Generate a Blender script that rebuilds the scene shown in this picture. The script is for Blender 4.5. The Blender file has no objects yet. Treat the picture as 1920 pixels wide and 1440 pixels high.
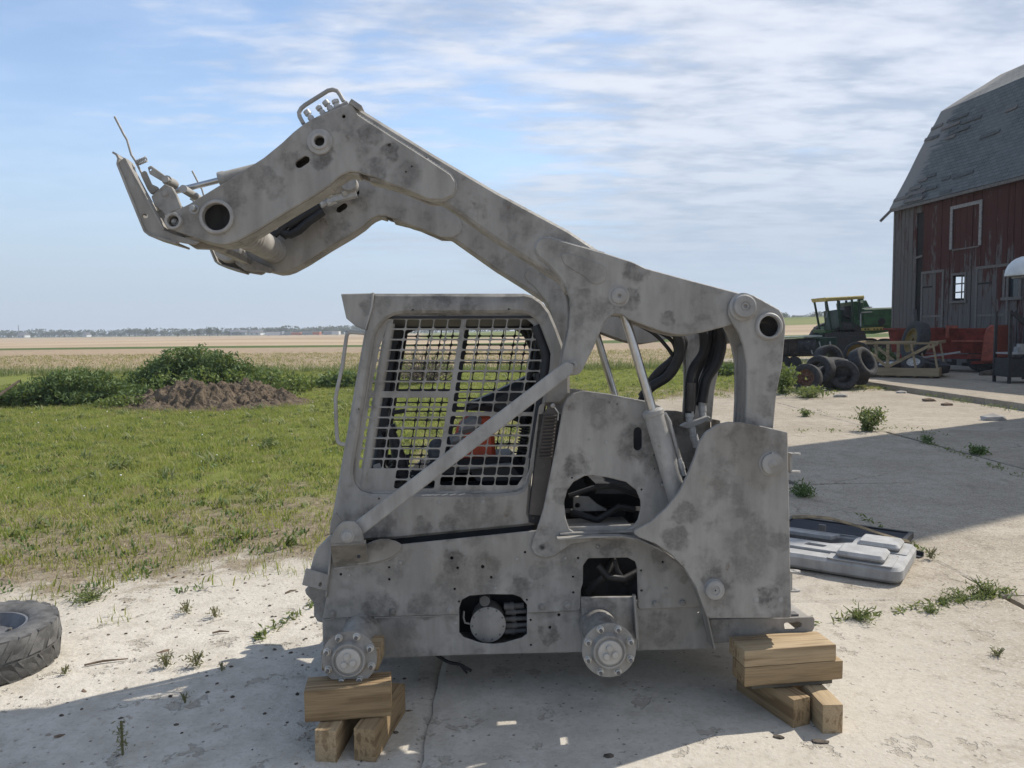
import bpy, bmesh, math, random
from math import sin, cos, tan, pi, radians, atan2, sqrt, exp
from mathutils import Vector, Matrix, noise as mnoise
import numpy as np

random.seed(7)
SC = bpy.context.scene
COL = SC.collection

# ------------------------------------------------------------------ camera, world, sun, exposure
FPX, CXP, CYP, CAMZ = 1442.0, 960.0, 720.0, 1.70
PITCH, ROLL = math.atan(100.0 / FPX), radians(-0.6)
CAMROT = Matrix.Rotation(pi / 2 - PITCH, 3, 'X') @ Matrix.Rotation(ROLL, 3, 'Z')
CAM = Vector((0, 0, CAMZ))
cd = bpy.data.cameras.new('camera')
cd.sensor_fit = 'HORIZONTAL'
cd.sensor_width = 36.0
cd.lens = 36.0 * FPX / 1920.0
cd.clip_start, cd.clip_end = 0.05, 9000.0
cam = bpy.data.objects.new('camera', cd)
COL.objects.link(cam)
cam.matrix_world = Matrix.Translation(CAM) @ CAMROT.to_4x4()
SC.camera = cam

SUN = Vector((0.83, 0.48, 1.0)).normalized()
SUN_EL = math.asin(SUN.z)
SUN_AZ = atan2(SUN.x, SUN.y)
w = bpy.data.worlds.new('World')
SC.world = w
w.use_nodes = True
SKY_STRENGTH = 0.136
def build_world():
    nt = w.node_tree
    nt.nodes.clear()
    n = nt.nodes.new
    L = nt.links.new
    out = n('ShaderNodeOutputWorld')
    bg = n('ShaderNodeBackground')
    bg.inputs['Strength'].default_value = SKY_STRENGTH
    sky = n('ShaderNodeTexSky')
    sky.sky_type = 'NISHITA'
    sky.sun_disc = False
    sky.sun_elevation = SUN_EL
    sky.sun_rotation = SUN_AZ
    sky.altitude = 300
    sky.air_density = 1.0
    sky.dust_density = 0.25
    sky.ozone_density = 1.2
    tc = n('ShaderNodeTexCoord')
    sep = n('ShaderNodeSeparateXYZ')
    L(tc.outputs['Generated'], sep.inputs[0])
    def m(op, a, b=None, c=None):
        x = n('ShaderNodeMath')
        x.operation = op
        for i, v in enumerate((a, b, c)):
            if v is None: continue
            if isinstance(v, (int, float)): x.inputs[i].default_value = v
            else: L(v, x.inputs[i])
        return x.outputs[0]
    def ramp(f, a, b, c0=0.0, c1=1.0):
        x = n('ShaderNodeMapRange')
        x.interpolation_type = 'SMOOTHSTEP'
        L(f, x.inputs['Value'])
        x.inputs['From Min'].default_value = a
        x.inputs['From Max'].default_value = b
        x.inputs['To Min'].default_value = c0
        x.inputs['To Max'].default_value = c1
        return x.outputs['Result']
    def noise(v, s, d, r=0.55, dist=0.0):
        x = n('ShaderNodeTexNoise')
        L(v, x.inputs['Vector'])
        x.inputs['Scale'].default_value = s
        x.inputs['Detail'].default_value = d
        x.inputs['Roughness'].default_value = r
        x.inputs['Distortion'].default_value = dist
        return x.outputs['Fac']
    z = m('MAXIMUM', sep.outputs['Z'], 0.0)
    den = m('ADD', z, 0.10)
    u = m('DIVIDE', sep.outputs['X'], den)
    v = m('DIVIDE', sep.outputs['Y'], den)
    cmb = n('ShaderNodeCombineXYZ')
    L(u, cmb.inputs[0]); L(v, cmb.inputs[1])
    mp = n('ShaderNodeMapping')
    L(cmb.outputs[0], mp.inputs[0])
    mp.inputs['Rotation'].default_value = (0, 0, radians(-14))
    mp.inputs['Scale'].default_value = (0.62, 1.25, 1)
    P = mp.outputs[0]
    big = noise(P, 0.5, 3, 0.5, 0.2)
    mid = noise(P, 1.9, 6, 0.55, 0.25)
    fine = noise(P, 6.5, 5, 0.55, 0.2)
    # a broad layered sheet, thicker to the right, broken open at the upper left
    s = m('ADD', m('MULTIPLY', big, 0.95), m('ADD', m('MULTIPLY', mid, 0.42), m('MULTIPLY', fine, 0.42)))
    s = m('ADD', s, m('MULTIPLY', sep.outputs['X'], 0.46))
    s = m('ADD', s, m('MULTIPLY', ramp(sep.outputs['X'], -0.25, 0.35), 0.10))
    s = m('SUBTRACT', s, 0.055)
    s = m('SUBTRACT', s, m('MULTIPLY', sep.outputs['Z'], 0.10))
    cov = ramp(s, 0.62, 0.95)
    cov = m('MULTIPLY', cov, ramp(sep.outputs['Z'], 0.0, 0.12, 0.45, 1.0))
    cov = m('MAXIMUM', m('MULTIPLY', cov, 0.93), 0.16)
    # ripples and rolls in the sheet: bluish grey bellies, pale tops
    roll = noise(P, 3.2, 4, 0.5, 0.35)
    tiny = noise(P, 14.0, 4, 0.6, 0.3)
    tone = m('ADD', m('MULTIPLY', mid, 0.40), m('ADD', m('MULTIPLY', roll, 0.40), m('ADD', m('MULTIPLY', fine, 0.40), m('MULTIPLY', tiny, 0.20))))
    tone = ramp(tone, 0.54, 0.82)
    cc = n('ShaderNodeMix'); cc.data_type = 'RGBA'
    cc.inputs[6].default_value = (2.35, 2.72, 3.4, 1)
    cc.inputs[7].default_value = (4.05, 4.25, 4.7, 1)
    L(tone, cc.inputs[0])
    mx = n('ShaderNodeMix'); mx.data_type = 'RGBA'
    L(cov, mx.inputs[0])
    L(sky.outputs[0], mx.inputs[6])
    L(cc.outputs[2], mx.inputs[7])
    # pale haze low over the land
    hz = n('ShaderNodeMix'); hz.data_type = 'RGBA'
    L(ramp(sep.outputs['Z'], 0.30, 0.02, 0.0, 0.92), hz.inputs[0])
    L(mx.outputs[2], hz.inputs[6])
    hz.inputs[7].default_value = (2.35, 2.85, 3.55, 1)
    L(hz.outputs[2], bg.inputs['Color'])
    L(bg.outputs[0], out.inputs[0])
build_world()

sl = bpy.data.lights.new('sun', 'SUN')
sl.energy = 3.65
sl.angle = radians(0.53)
sl.color = (1.0, 0.945, 0.86)
so = bpy.data.objects.new('sun', sl)
COL.objects.link(so)
so.location = (30, 18, 40)
so.rotation_euler = SUN.to_track_quat('Z', 'Y').to_euler()

vs = SC.view_settings
SC.display_settings.display_device = 'sRGB'
vs.view_transform = 'Standard'
vs.look = 'None'
vs.exposure = 0.58
vs.gamma = 1.0
vs.use_curve_mapping = False

# ------------------------------------------------------------------ helpers: pixels of the photograph to places
def ray(px, py):
    return CAMROT @ Vector(((px - CXP) / FPX, -(py - CYP) / FPX, -1.0))
def G(px, py, z=0.0):
    d = ray(px, py)
    t = (z - CAMZ) / d.z
    return CAM + d * t
def AT(px, py, y):
    d = ray(px, py)
    return CAM + d * (y / d.y)

# the loader stands with a slight lean: its own axes
MY = ray(910, 705).normalized()
MX = (CAMROT @ Vector((1, 0, 0)))
MX = (MX - MY * MX.dot(MY)).normalized()
MZ = MX.cross(MY)
MO = Vector((-0.10, 3.10, 0.0))
MROT = Matrix((MX, MY, MZ)).transposed()
MINV = MROT.inverted()
CAML = MINV @ (CAM - MO)
def T(px, py, d):
    r = MINV @ ray(px, py)
    t = (d - CAML.y) / r.y
    p = CAML + r * t
    return (p.x, p.z)
def T3(px, py, d):
    x, z = T(px, py, d)
    return Vector((x, d, z))
def PX(d):
    return (d - CAML.y) / FPX          # metres per photo pixel on the loader plane d

# ------------------------------------------------------------------ node helpers
class NM:
    def __init__(s, name, rough=0.7, metal=0.0, spec=0.35):
        s.m = bpy.data.materials.new(name)
        s.m.use_nodes = True
        s.t = s.m.node_tree
        s.b = s.t.nodes['Principled BSDF']
        s.b.inputs['Roughness'].default_value = rough
        s.b.inputs['Metallic'].default_value = metal
        s.b.inputs['Specular IOR Level'].default_value = spec
        s.tc = None
    def n(s, t): return s.t.nodes.new(t)
    def L(s, a, b): s.t.links.new(a, b)
    def set(s, sock, v):
        if isinstance(v, (int, float)): sock.default_value = v
        elif isinstance(v, (tuple, list)):
            sock.default_value = tuple(v) + ((1,) if len(v) == 3 and len(sock.default_value) == 4 else ())
        else: s.L(v, sock)
    def co(s, kind='Object'):
        if s.tc is None: s.tc = s.n('ShaderNodeTexCoord')
        return s.tc.outputs[kind]
    def pos(s): return s.n('ShaderNodeNewGeometry').outputs['Position']
    def rnd(s): return s.n('ShaderNodeObjectInfo').outputs['Random']
    def map(s, v, scale=(1, 1, 1), rot=(0, 0, 0), loc=(0, 0, 0)):
        x = s.n('ShaderNodeMapping')
        s.L(v, x.inputs[0])
        s.set(x.inputs['Scale'], scale); s.set(x.inputs['Rotation'], rot); s.set(x.inputs['Location'], loc)
        return x.outputs[0]
    def vadd(s, a, b):
        x = s.n('ShaderNodeVectorMath'); x.operation = 'ADD'
        s.set(x.inputs[0], a); s.set(x.inputs[1], b)
        return x.outputs[0]
    def noise(s, v, scale, det=4, rough=0.55, dist=0.0, out='Fac'):
        x = s.n('ShaderNodeTexNoise')
        s.L(v, x.inputs['Vector'])
        s.set(x.inputs['Scale'], scale); s.set(x.inputs['Detail'], det); s.set(x.inputs['Roughness'], rough); s.set(x.inputs['Distortion'], dist)
        return x.outputs[out]
    def voro(s, v, scale, feat='F1', out='Distance', rand=1.0):
        x = s.n('ShaderNodeTexVoronoi'); x.feature = feat
        s.L(v, x.inputs['Vector']); s.set(x.inputs['Scale'], scale); s.set(x.inputs['Randomness'], rand)
        return x.outputs[out]
    def wave(s, v, scale, dist=2, det=2, dirn='X', dscale=1.0, typ='BANDS'):
        x = s.n('ShaderNodeTexWave'); x.wave_type = typ
        if typ == 'BANDS': x.bands_direction = dirn
        else: x.rings_direction = dirn
        s.L(v, x.inputs['Vector']); s.set(x.inputs['Scale'], scale); s.set(x.inputs['Distortion'], dist); s.set(x.inputs['Detail'], det); s.set(x.inputs['Detail Scale'], dscale)
        return x.outputs['Fac']
    def mr(s, f, a, b, c=0.0, d=1.0, smooth=True):
        x = s.n('ShaderNodeMapRange')
        if smooth: x.interpolation_type = 'SMOOTHSTEP'
        s.set(x.inputs['Value'], f)
        for k, v in zip(('From Min', 'From Max', 'To Min', 'To Max'), (a, b, c, d)): s.set(x.inputs[k], v)
        return x.outputs['Result']
    def ma(s, op, a, b=None):
        x = s.n('ShaderNodeMath'); x.operation = op
        s.set(x.inputs[0], a)
        if b is not None: s.set(x.inputs[1], b)
        return x.outputs[0]
    def mix(s, f, a, b, mode='MIX'):
        x = s.n('ShaderNodeMix'); x.data_type = 'RGBA'; x.blend_type = mode
        s.set(x.inputs[0], f); s.set(x.inputs[6], a); s.set(x.inputs[7], b)
        return x.outputs[2]
    def sep(s, v):
        x = s.n('ShaderNodeSeparateXYZ'); s.L(v, x.inputs[0])
        return x.outputs
    def base(s, c): s.set(s.b.inputs['Base Color'], c)
    def rough(s, r): s.set(s.b.inputs['Roughness'], r)
    def bump(s, h, dist=0.01, strength=1.0):
        x = s.n('ShaderNodeBump')
        s.set(x.inputs['Height'], h); s.set(x.inputs['Distance'], dist); s.set(x.inputs['Strength'], strength)
        s.L(x.outputs[0], s.b.inputs['Normal'])

MAT = {}
def plain(name, col, rough=0.6, metal=0.0, var=0.25, scale=9.0, spec=0.35, bump=0.0):
    k = NM(name, rough, metal, spec)
    v = k.vadd(k.co(), k.rnd())
    n1 = k.noise(v, scale, 5, 0.6)
    c = Vector(col)
    k.base(k.mix(k.mr(n1, 0.3, 0.7), tuple(c * (1 - var)), tuple(c * (1 + var))))
    if bump: k.bump(k.noise(v, scale * 6, 3), bump)
    MAT[name] = k.m
    return k.m

SMUDGES = [  # photo pixel, radius in pixels, plane of the part
    (640, 225, 34, .2), (692, 252, 24, .2), (488, 330, 30, .2), (512, 352, 24, .2), (730, 284, 20, .2), (702, 318, 28, .2), (768, 324, 26, .2), (604, 286, 30, .2), (440, 372, 22, .2), (548, 300, 18, .2),
    (1095, 500, 40, .2), (1192, 506, 26, .2), (1084, 562, 26, .2), (1046, 458, 30, .2), (1180, 560, 22, .2), (1250, 600, 16, .2),
    (780, 574, 18, .37), (822, 570, 28, .37), (876, 574, 20, .37), (830, 553, 46, .37), (958, 556, 18, .37), (700, 988, 44, .37), (892, 952, 44, .37), (934, 982, 20, .37), (846, 986, 26, .37), (790, 990, 22, .37), (690, 575, 16, .37),
    (857, 1056, 28, .31), (908, 1066, 34, .31), (846, 1096, 30, .31), (730, 1086, 28, .31), (978, 1102, 26, .31), (650, 1052, 22, .31), (640, 1144, 30, .31), (710, 1140, 34, .31), (790, 1138, 30, .31), (760, 1180, 30, .32), (1030, 1186, 22, .32), (1116, 1150, 46, .30), (1242, 1048, 26, .31), (1276, 1082, 16, .31), (1150, 1030, 30, .31), (1240, 1180, 36, .32), (1010, 1070, 18, .31),
    (1192, 832, 40, .30), (1226, 872, 24, .30), (1132, 772, 36, .30), (1080, 872, 28, .30), (1056, 930, 20, .30), (1028, 1030, 16, .30),
    (1334, 866, 28, .135), (1400, 818, 44, .135), (1286, 962, 26, .135), (1396, 1040, 58, .135), (1346, 1086, 34, .135), (1268, 1010, 28, .135), (1462, 1012, 22, .135), (1440, 1120, 26, .135), (1456, 722, 24, .18), (1432, 764, 22, .18), (1330, 700, 20, .2)]
def steel(name, light, dark, amount=0.75, rough=0.62, metal=0.0, scale=4.5, marks=False):
    k = NM(name, rough, metal, 0.35)
    co = k.co()
    v = k.vadd(co, k.rnd())
    n1 = k.noise(v, scale, 3, 0.55, 0.4)
    n2 = k.noise(v, scale * 3.6, 5, 0.6)
    n3 = k.noise(v, 70, 4, 0.7)
    n4 = k.noise(k.map(v, (1, 1, 0.22)), scale * 2.4, 5, 0.62)
    # broad smoky tone
    blob = k.mr(k.ma('ADD', n1, k.ma('MULTIPLY', k.ma('SUBTRACT', n2, 0.5), 0.45)), 0.47, 0.70, 0, 0.6)
    dk = blob
    if marks:
        wn = k.noise(co, 15, 5, 0.62, 0, 'Color')
        wv = k.vadd(co, k.map(wn, (0.12, 0.0, 0.12), (0, 0, 0), (-.06, 0, -.06)))
        wv = k.map(wv, (1, .35, 1))
        acc = None
        for i, (px, py, r, d) in enumerate(SMUDGES):
            p = T3(px, py, d)
            x = k.n('ShaderNodeVectorMath'); x.operation = 'DISTANCE'
            k.L(wv, x.inputs[0]); x.inputs[1].default_value = (p.x, p.y * .35, p.z)
            R = r * PX(d)
            f = k.mr(x.outputs['Value'], R * 1.12, R * .66, 0, .5 + .5 * ((i * 37) % 10) / 10)
            acc = f if acc is None else k.ma('MAXIMUM', acc, f)
        dk = k.ma('MAXIMUM', blob, acc)
    dk = k.ma('MULTIPLY', k.ma('MULTIPLY', dk, k.mr(n2, 0.34, 0.62, 0.32, 1.0)), amount)
    dk = k.ma('MULTIPLY', dk, k.mr(n3, 0.3, 0.65, 0.68, 1.0))
    lt = k.mix(k.mr(n4, 0.28, 0.72), tuple(Vector(light) * 0.80), tuple(Vector(light) * 1.14))
    c = k.mix(dk, lt, dark)
    # tan cast and thin rusty runs in places
    c = k.mix(k.ma('MULTIPLY', k.mr(k.noise(v, 2.1, 4), 0.48, 0.72), 0.34), c, (0.185, 0.155, 0.115))
    run = k.noise(k.map(v, (34, 34, 2.2)), 1.0, 4, 0.6)
    c = k.mix(k.ma('MULTIPLY', k.mr(run, 0.62, 0.76), k.mr(n1, .45, .62, 0, .4)), c, (0.12, 0.095, 0.07))
    ru = k.ma('MULTIPLY', k.mr(k.noise(v, 9, 6, 0.7), 0.63, 0.70), k.mr(n1, 0.5, 0.62, 0, .6))
    c = k.mix(ru, c, (0.115, 0.070, 0.042))
    sp = k.noise(v, 150, 2, 0.5)
    c = k.mix(k.mr(sp, 0.70, 0.76, 0, .5), c, (0.09, 0.075, 0.06))
    k.base(c)
    k.rough(k.mr(n3, 0.3, 0.7, rough - 0.08, rough + 0.12))
    k.bump(k.ma('ADD', n3, k.ma('MULTIPLY', n2, 0.8)), 0.0016, 0.8)
    MAT[name] = k.m
    return k.m

def wood(name, a, b, knots=True, rough=0.75, scale=1.0):
    k = NM(name, rough, 0, 0.25)
    v = k.vadd(k.co(), k.map(k.rnd_vec() if hasattr(k, 'rnd_vec') else k.vadd(k.rnd(), (0, 0, 0)), (3, 7, 5)))
    st = k.map(v, (1.2 * scale, 9 * scale, 9 * scale))
    wv = k.noise(k.map(v, (1.1 * scale, 26 * scale, 26 * scale)), 1.0, 5, 0.55, 0.5)
    wv = k.ma('MULTIPLY', k.mr(wv, .30, .70), k.mr(k.wave(k.map(v, (0.5 * scale, 4 * scale, 2.6 * scale)), 3.0, 10.0, 3, 'Y', 1.0), 0, .6, .45, 1))
    fib = k.noise(k.map(v, (6 * scale, 150 * scale, 150 * scale)), 1.0, 3, 0.6)
    nn = k.noise(st, 1.0, 4, 0.6)
    c = k.mix(k.mr(wv, 0.25, 0.9), a, b)
    c = k.mix(k.ma('MULTIPLY', k.mr(fib, 0.4, 0.7), 0.35), c, tuple(Vector(b) * 0.6))
    c = k.mix(k.ma('MULTIPLY', k.mr(nn, 0.5, 0.75), 0.4), c, tuple(Vector(b) * 0.75))
    k.base(c)
    k.bump(fib, 0.0015, 0.6)
    MAT[name] = k.m
    return k.m

# ------------------------------------------------------------------ object helpers
def tag(o, label=None, cat=None, group=None, kind=None):
    if label: o['label'] = label
    if cat: o['category'] = cat
    if group: o['group'] = group
    if kind: o['kind'] = kind
    return o
def empty(name, label, cat, loc=(0, 0, 0), rz=0.0, group=None, rot=None):
    o = bpy.data.objects.new(name, None)
    o.empty_display_size = 0.1
    COL.objects.link(o)
    o.location = loc
    o.rotation_euler = rot if rot is not None else (0, 0, rz)
    return tag(o, label, cat, group)
def add(name, me, parent=None, m=None):
    o = bpy.data.objects.new(name, me)
    COL.objects.link(o)
    if parent is not None: o.parent = parent
    if m is not None:
        me.materials.clear()
        me.materials.append(MAT[m] if isinstance(m, str) else m)
    return o
def dup(o, parent=None, loc=None, keep=True):
    c = o.copy()
    COL.objects.link(c)
    if parent is not None: c.parent = parent
    if loc is not None: c.location = loc
    for ch in list(o.children): dup(ch, c)
    return c
def basis(axis):
    a = Vector(axis).normalized()
    h = Vector((0, 0, 1)) if abs(a.z) < 0.9 else Vector((1, 0, 0))
    u = a.cross(h).normalized()
    return u, a.cross(u).normalized(), a

class MB:
    def __init__(s): s.v, s.f = [], []
    def quad_box(s, c8):
        b = len(s.v); s.v += [tuple(p) for p in c8]
        s.f += [tuple(b + i for i in q) for q in ((0, 3, 2, 1), (4, 5, 6, 7), (0, 1, 5, 4), (1, 2, 6, 5), (2, 3, 7, 6), (3, 0, 4, 7))]
        return s
    def box(s, c, size, rot=None):
        c = Vector(c); h = Vector(size) * 0.5
        pts = []
        for z in (-1, 1):
            for x, y in ((-1, -1), (1, -1), (1, 1), (-1, 1)):
                p = Vector((x * h.x, y * h.y, z * h.z))
                if rot is not None: p = rot @ p
                pts.append(c + p)
        return s.quad_box(pts)
    def beam(s, a, b, wy, wz, up=(0, 0, 1)):
        a, b = Vector(a), Vector(b)
        x = (b - a); L = x.length; x = x / L
        y = Vector(up).cross(x)
        if y.length < 1e-5: y = Vector((0, 1, 0)).cross(x)
        y.normalize(); z = x.cross(y)
        R = Matrix((x, y, z)).transposed()
        return s.box((a + b) / 2, (L, wy, wz), R)
    def ringpts(s, c, u, w_, r, n, ph=0.0):
        return [c + (u * cos(2 * pi * i / n + ph) + w_ * sin(2 * pi * i / n + ph)) * r for i in range(n)]
    def tube(s, pts, r, n=10, cap=True):
        pts = [Vector(p) for p in pts]
        rs = r if isinstance(r, (list, tuple)) else [r] * len(pts)
        b = len(s.v); prev = None
        for i, p in enumerate(pts):
            if i == 0: t = pts[1] - pts[0]
            elif i == len(pts) - 1: t = pts[-1] - pts[-2]
            else: t = (pts[i + 1] - p).normalized() + (p - pts[i - 1]).normalized()
            t = t.normalized()
            if prev is None: u, v, _ = basis(t)
            else:
                u = (prev - t * prev.dot(t)).normalized(); v = t.cross(u)
            prev = u
            for q in s.ringpts(p, u, v, rs[i], n): s.v.append(tuple(q))
        for i in range(len(pts) - 1):
            for j in range(n):
                a0, a1 = b + i * n + j, b + i * n + (j + 1) % n
                s.f.append((a0, a1, a1 + n, a0 + n))
        if cap:
            s.f.append(tuple(b + j for j in reversed(range(n))))
            e = b + (len(pts) - 1) * n
            s.f.append(tuple(e + j for j in range(n)))
        return s
    def lathe(s, c, axis, prof, n=32, cap0=True, cap1=True, ph=0.0):
        """prof: list of (offset along axis, radius)"""
        c = Vector(c); u, v, a = basis(axis)
        b = len(s.v)
        for (h, r) in prof:
            for q in s.ringpts(c + a * h, u, v, max(r, 1e-4), n, ph): s.v.append(tuple(q))
        for i in range(len(prof) - 1):
            for j in range(n):
                a0, a1 = b + i * n + j, b + i * n + (j + 1) % n
                s.f.append((a0, a1, a1 + n, a0 + n))
        if cap0: s.f.append(tuple(b + j for j in reversed(range(n))))
        if cap1:
            e = b + (len(prof) - 1) * n
            s.f.append(tuple(e + j for j in range(n)))
        return s
    def mesh(s, name, smooth=40):
        me = bpy.data.meshes.new(name)
        me.from_pydata(s.v, [], s.f)
        bm = bmesh.new(); bm.from_mesh(me)
        bmesh.ops.recalc_face_normals(bm, faces=bm.faces)
        bm.to_mesh(me); bm.free()
        if smooth:
            me.polygons.foreach_set('use_smooth', [True] * len(me.polygons))
            me.set_sharp_from_angle(angle=radians(smooth))
        me.update()
        return me
    def build(s, name, m, parent=None, smooth=40):
        return add(name, s.mesh(name, smooth), parent, m)

def bevel_mesh(me, w_=0.004, seg=2, ang=30):
    bm = bmesh.new(); bm.from_mesh(me)
    bm.normal_update()
    ed = [e for e in bm.edges if len(e.link_faces) == 2 and e.calc_face_angle(0) > radians(ang)]
    bmesh.ops.bevel(bm, geom=ed, offset=w_, segments=seg, affect='EDGES', profile=0.6, clamp_overlap=True)
    bm.to_mesh(me); bm.free()
    me.polygons.foreach_set('use_smooth', [True] * len(me.polygons))
    me.set_sharp_from_angle(angle=radians(50))
    me.update()
    return me

def fillet(pts, r, seg=5):
    n = len(pts); out = []
    P = [Vector((p[0], p[1])) for p in pts]
    for i in range(n):
        ri = pts[i][2] if len(pts[i]) > 2 else r
        a, p, b = P[i - 1], P[i], P[(i + 1) % n]
        u, v = (a - p), (b - p)
        la, lb = u.length, v.length
        if ri <= 0 or la < 1e-6 or lb < 1e-6:
            out.append(p); continue
        u /= la; v /= lb
        ang = u.angle(v, pi)
        if ang > radians(177):
            out.append(p); continue
        d = min(ri / max(tan(ang / 2), 1e-3), 0.48 * la, 0.48 * lb)
        s0, s1 = p + u * d, p + v * d
        for k in range(seg + 1):
            t = k / seg
            out.append(s0 * (1 - t) ** 2 + p * 2 * t * (1 - t) + s1 * t ** 2)
    return out
def circ(x, y, r, n=18):
    return [(x + r * cos(2 * pi * i / n), y + r * sin(2 * pi * i / n)) for i in range(n)]
def slot(x0, y0, x1, y1, r, n=8):
    a = atan2(y1 - y0, x1 - x0)
    return [(x1 + r * cos(a - pi / 2 + pi * i / n), y1 + r * sin(a - pi / 2 + pi * i / n)) for i in range(n + 1)] + \
           [(x0 + r * cos(a + pi / 2 + pi * i / n), y0 + r * sin(a + pi / 2 + pi * i / n)) for i in range(n + 1)]

def flat_mesh(name, loops, t, bev=0.002, res=1):
    """loops in metres (x, up): first the outline, then the holes; extruded about y = 0, thickness t, edges eased"""
    from mathutils.geometry import delaunay_2d_cdt
    b = min(bev, t * 0.45)
    LS = []
    for i, lp_ in enumerate(loops):
        P = []
        for p in lp_:
            p = Vector((p[0], p[1]))
            if not P or (p - P[-1]).length > 2e-5: P.append(p)
        if len(P) > 1 and (P[0] - P[-1]).length < 2e-5: P.pop()
        ar = sum(P[k].x * P[(k + 1) % len(P)].y - P[(k + 1) % len(P)].x * P[k].y for k in range(len(P)))
        if (ar > 0) != (i == 0): P.reverse()
        LS.append(P)
    def inset(P, d):
        out = []; n = len(P)
        for k in range(n):
            e1 = (P[k] - P[k - 1]).normalized(); e2 = (P[(k + 1) % n] - P[k]).normalized()
            n1 = Vector((-e1.y, e1.x)); n2 = Vector((-e2.y, e2.x))
            m = (n1 + n2) / max(1 + n1.dot(n2), 0.45)
            out.append(P[k] + m * d)
        return out
    per = [sum((P[k] - P[k - 1]).length for k in range(len(P))) for P in LS]
    bl = [b if (i == 0 or per[i] > .5) else min(b, 0.0012) for i in range(len(LS))]
    IN = [inset(P, bl[i]) for i, P in enumerate(LS)]
    V2, E = [], []
    for P in IN:
        o = len(V2); V2 += P
        E += [(o + k, o + (k + 1) % len(P)) for k in range(len(P))]
    vo, eo, fo, *_ = delaunay_2d_cdt(V2, E, [], 0, 1e-7)
    A = np.array([(V2[i].x, V2[i].y) for i, j in E]); B_ = np.array([(V2[j].x, V2[j].y) for i, j in E])
    C = np.array([(sum(vo[k].x for k in f) / 3, sum(vo[k].y for k in f) / 3) for f in fo])
    cr = np.zeros(len(C), int)
    for s0 in range(0, len(C), 400):
        c = C[s0:s0 + 400, None, :]
        cond = (A[None, :, 1] > c[:, :, 1]) != (B_[None, :, 1] > c[:, :, 1])
        with np.errstate(divide='ignore', invalid='ignore'):
            xi = A[None, :, 0] + (c[:, :, 1] - A[None, :, 1]) * (B_[None, :, 0] - A[None, :, 0]) / (B_[None, :, 1] - A[None, :, 1])
        cr[s0:s0 + 400] = (cond & (xi > c[:, :, 0])).sum(1)
    keep = [f for f, k in zip(fo, cr) if k % 2 == 1]
    h = t / 2; V, F = [], []
    n = len(vo)
    V += [(v.x, -h, v.y) for v in vo] + [(v.x, h, v.y) for v in vo]
    for f in keep:
        F.append(tuple(f)); F.append(tuple(n + k for k in reversed(f)))
    for P, I, bb in zip(LS, IN, bl):
        m = len(P); o = len(V)
        V += [(p.x, -h, p.y) for p in I] + [(p.x, -h + bb, p.y) for p in P] + [(p.x, h - bb, p.y) for p in P] + [(p.x, h, p.y) for p in I]
        for r in range(3):
            for k in range(m):
                q = (k + 1) % m
                F.append((o + r * m + k, o + r * m + q, o + (r + 1) * m + q, o + (r + 1) * m + k))
    me = bpy.data.meshes.new(name); me.from_pydata(V, [], F)
    bm = bmesh.new(); bm.from_mesh(me)
    bmesh.ops.remove_doubles(bm, verts=bm.verts, dist=1e-6)
    bmesh.ops.recalc_face_normals(bm, faces=bm.faces)
    bm.to_mesh(me); bm.free()
    me.polygons.foreach_set('use_smooth', [True] * len(me.polygons))
    me.set_sharp_from_angle(angle=radians(40))
    me.update()
    return me
def shift(me, dx=0, dy=0, dz=0):
    me.transform(Matrix.Translation((dx, dy, dz))); return me
def plate(name, parent, outer, holes=(), d=0.3, t=0.01, m='steel', r=4, bev=0.002, ref=None):
    """an outline on the loader plane d, t thick (towards the far side)"""
    q = d if ref is None else ref
    lo = [[T(p[0], p[1], q) for p in fillet(outer, r)]]
    lo += [[T(p[0], p[1], q) for p in h] for h in holes]
    me = shift(flat_mesh(name, lo, t, bev), 0, d + t / 2, 0)
    return add(name, me, parent, m)

# ------------------------------------------------------------------ terrain
def sm(a, b, x):
    t = min(max((x - a) / (b - a), 0.0), 1.0)
    return t * t * (3 - 2 * t)
def border(x):
    """front edge of the lawn (world y) for a world x"""
    P = [(-60, -6.0), (-12, 1.5), (-3.3, 4.75), (-1.4, 5.75), (-0.4, 8.6), (0.7, 12.2), (2.1, 17.2), (6, 20.0), (10.2, 21.0), (30, 36), (80, 60)]
    for (x0, y0), (x1, y1) in zip(P, P[1:]):
        if x <= x1:
            t = (x - x0) / (x1 - x0)
            return y0 + (y1 - y0) * max(t, -1)
    return 60
def lawnd(x, y):
    e = 0.05
    s = (border(x + e) - border(x - e)) / (2 * e)
    return (y - border(x)) / sqrt(1 + s * s)
def gh(x, y):
    r = sqrt(x * x + y * y)
    ld = lawnd(x, y)
    z = 0.0
    if r < 70:
        z += 0.05 * sm(0.2, 3, ld) * (mnoise.noise(Vector((x * 0.5, y * 0.5, 3.1))) + 0.4) * (1 - sm(50, 70, r))
        z += 0.02 * mnoise.noise(Vector((x * 1.7, y * 1.7, 1.3)))  * sm(-1.5, 0.5, ld)
        if ld < 0 and x > -0.6:
            z -= 0.06 * sm(0.05, 0.35, -ld) * sm(-0.42, -0.30, x) * (1 - sm(26, 30, y))
        z += 0.01 * mnoise.noise(Vector((x * 2.5, y * 2.5, 7.3)))
    if y > 0:
        a = x / max(y, 1.0)
        z += 4.6 * sm(55, 230, r) * sm(-0.22, 0.42, a)
        # gentle crest in the field on the left
        z += 0.55 * exp(-((x + 45) / 42) ** 2 - ((y - 175) / 80) ** 2)
    return z

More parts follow.
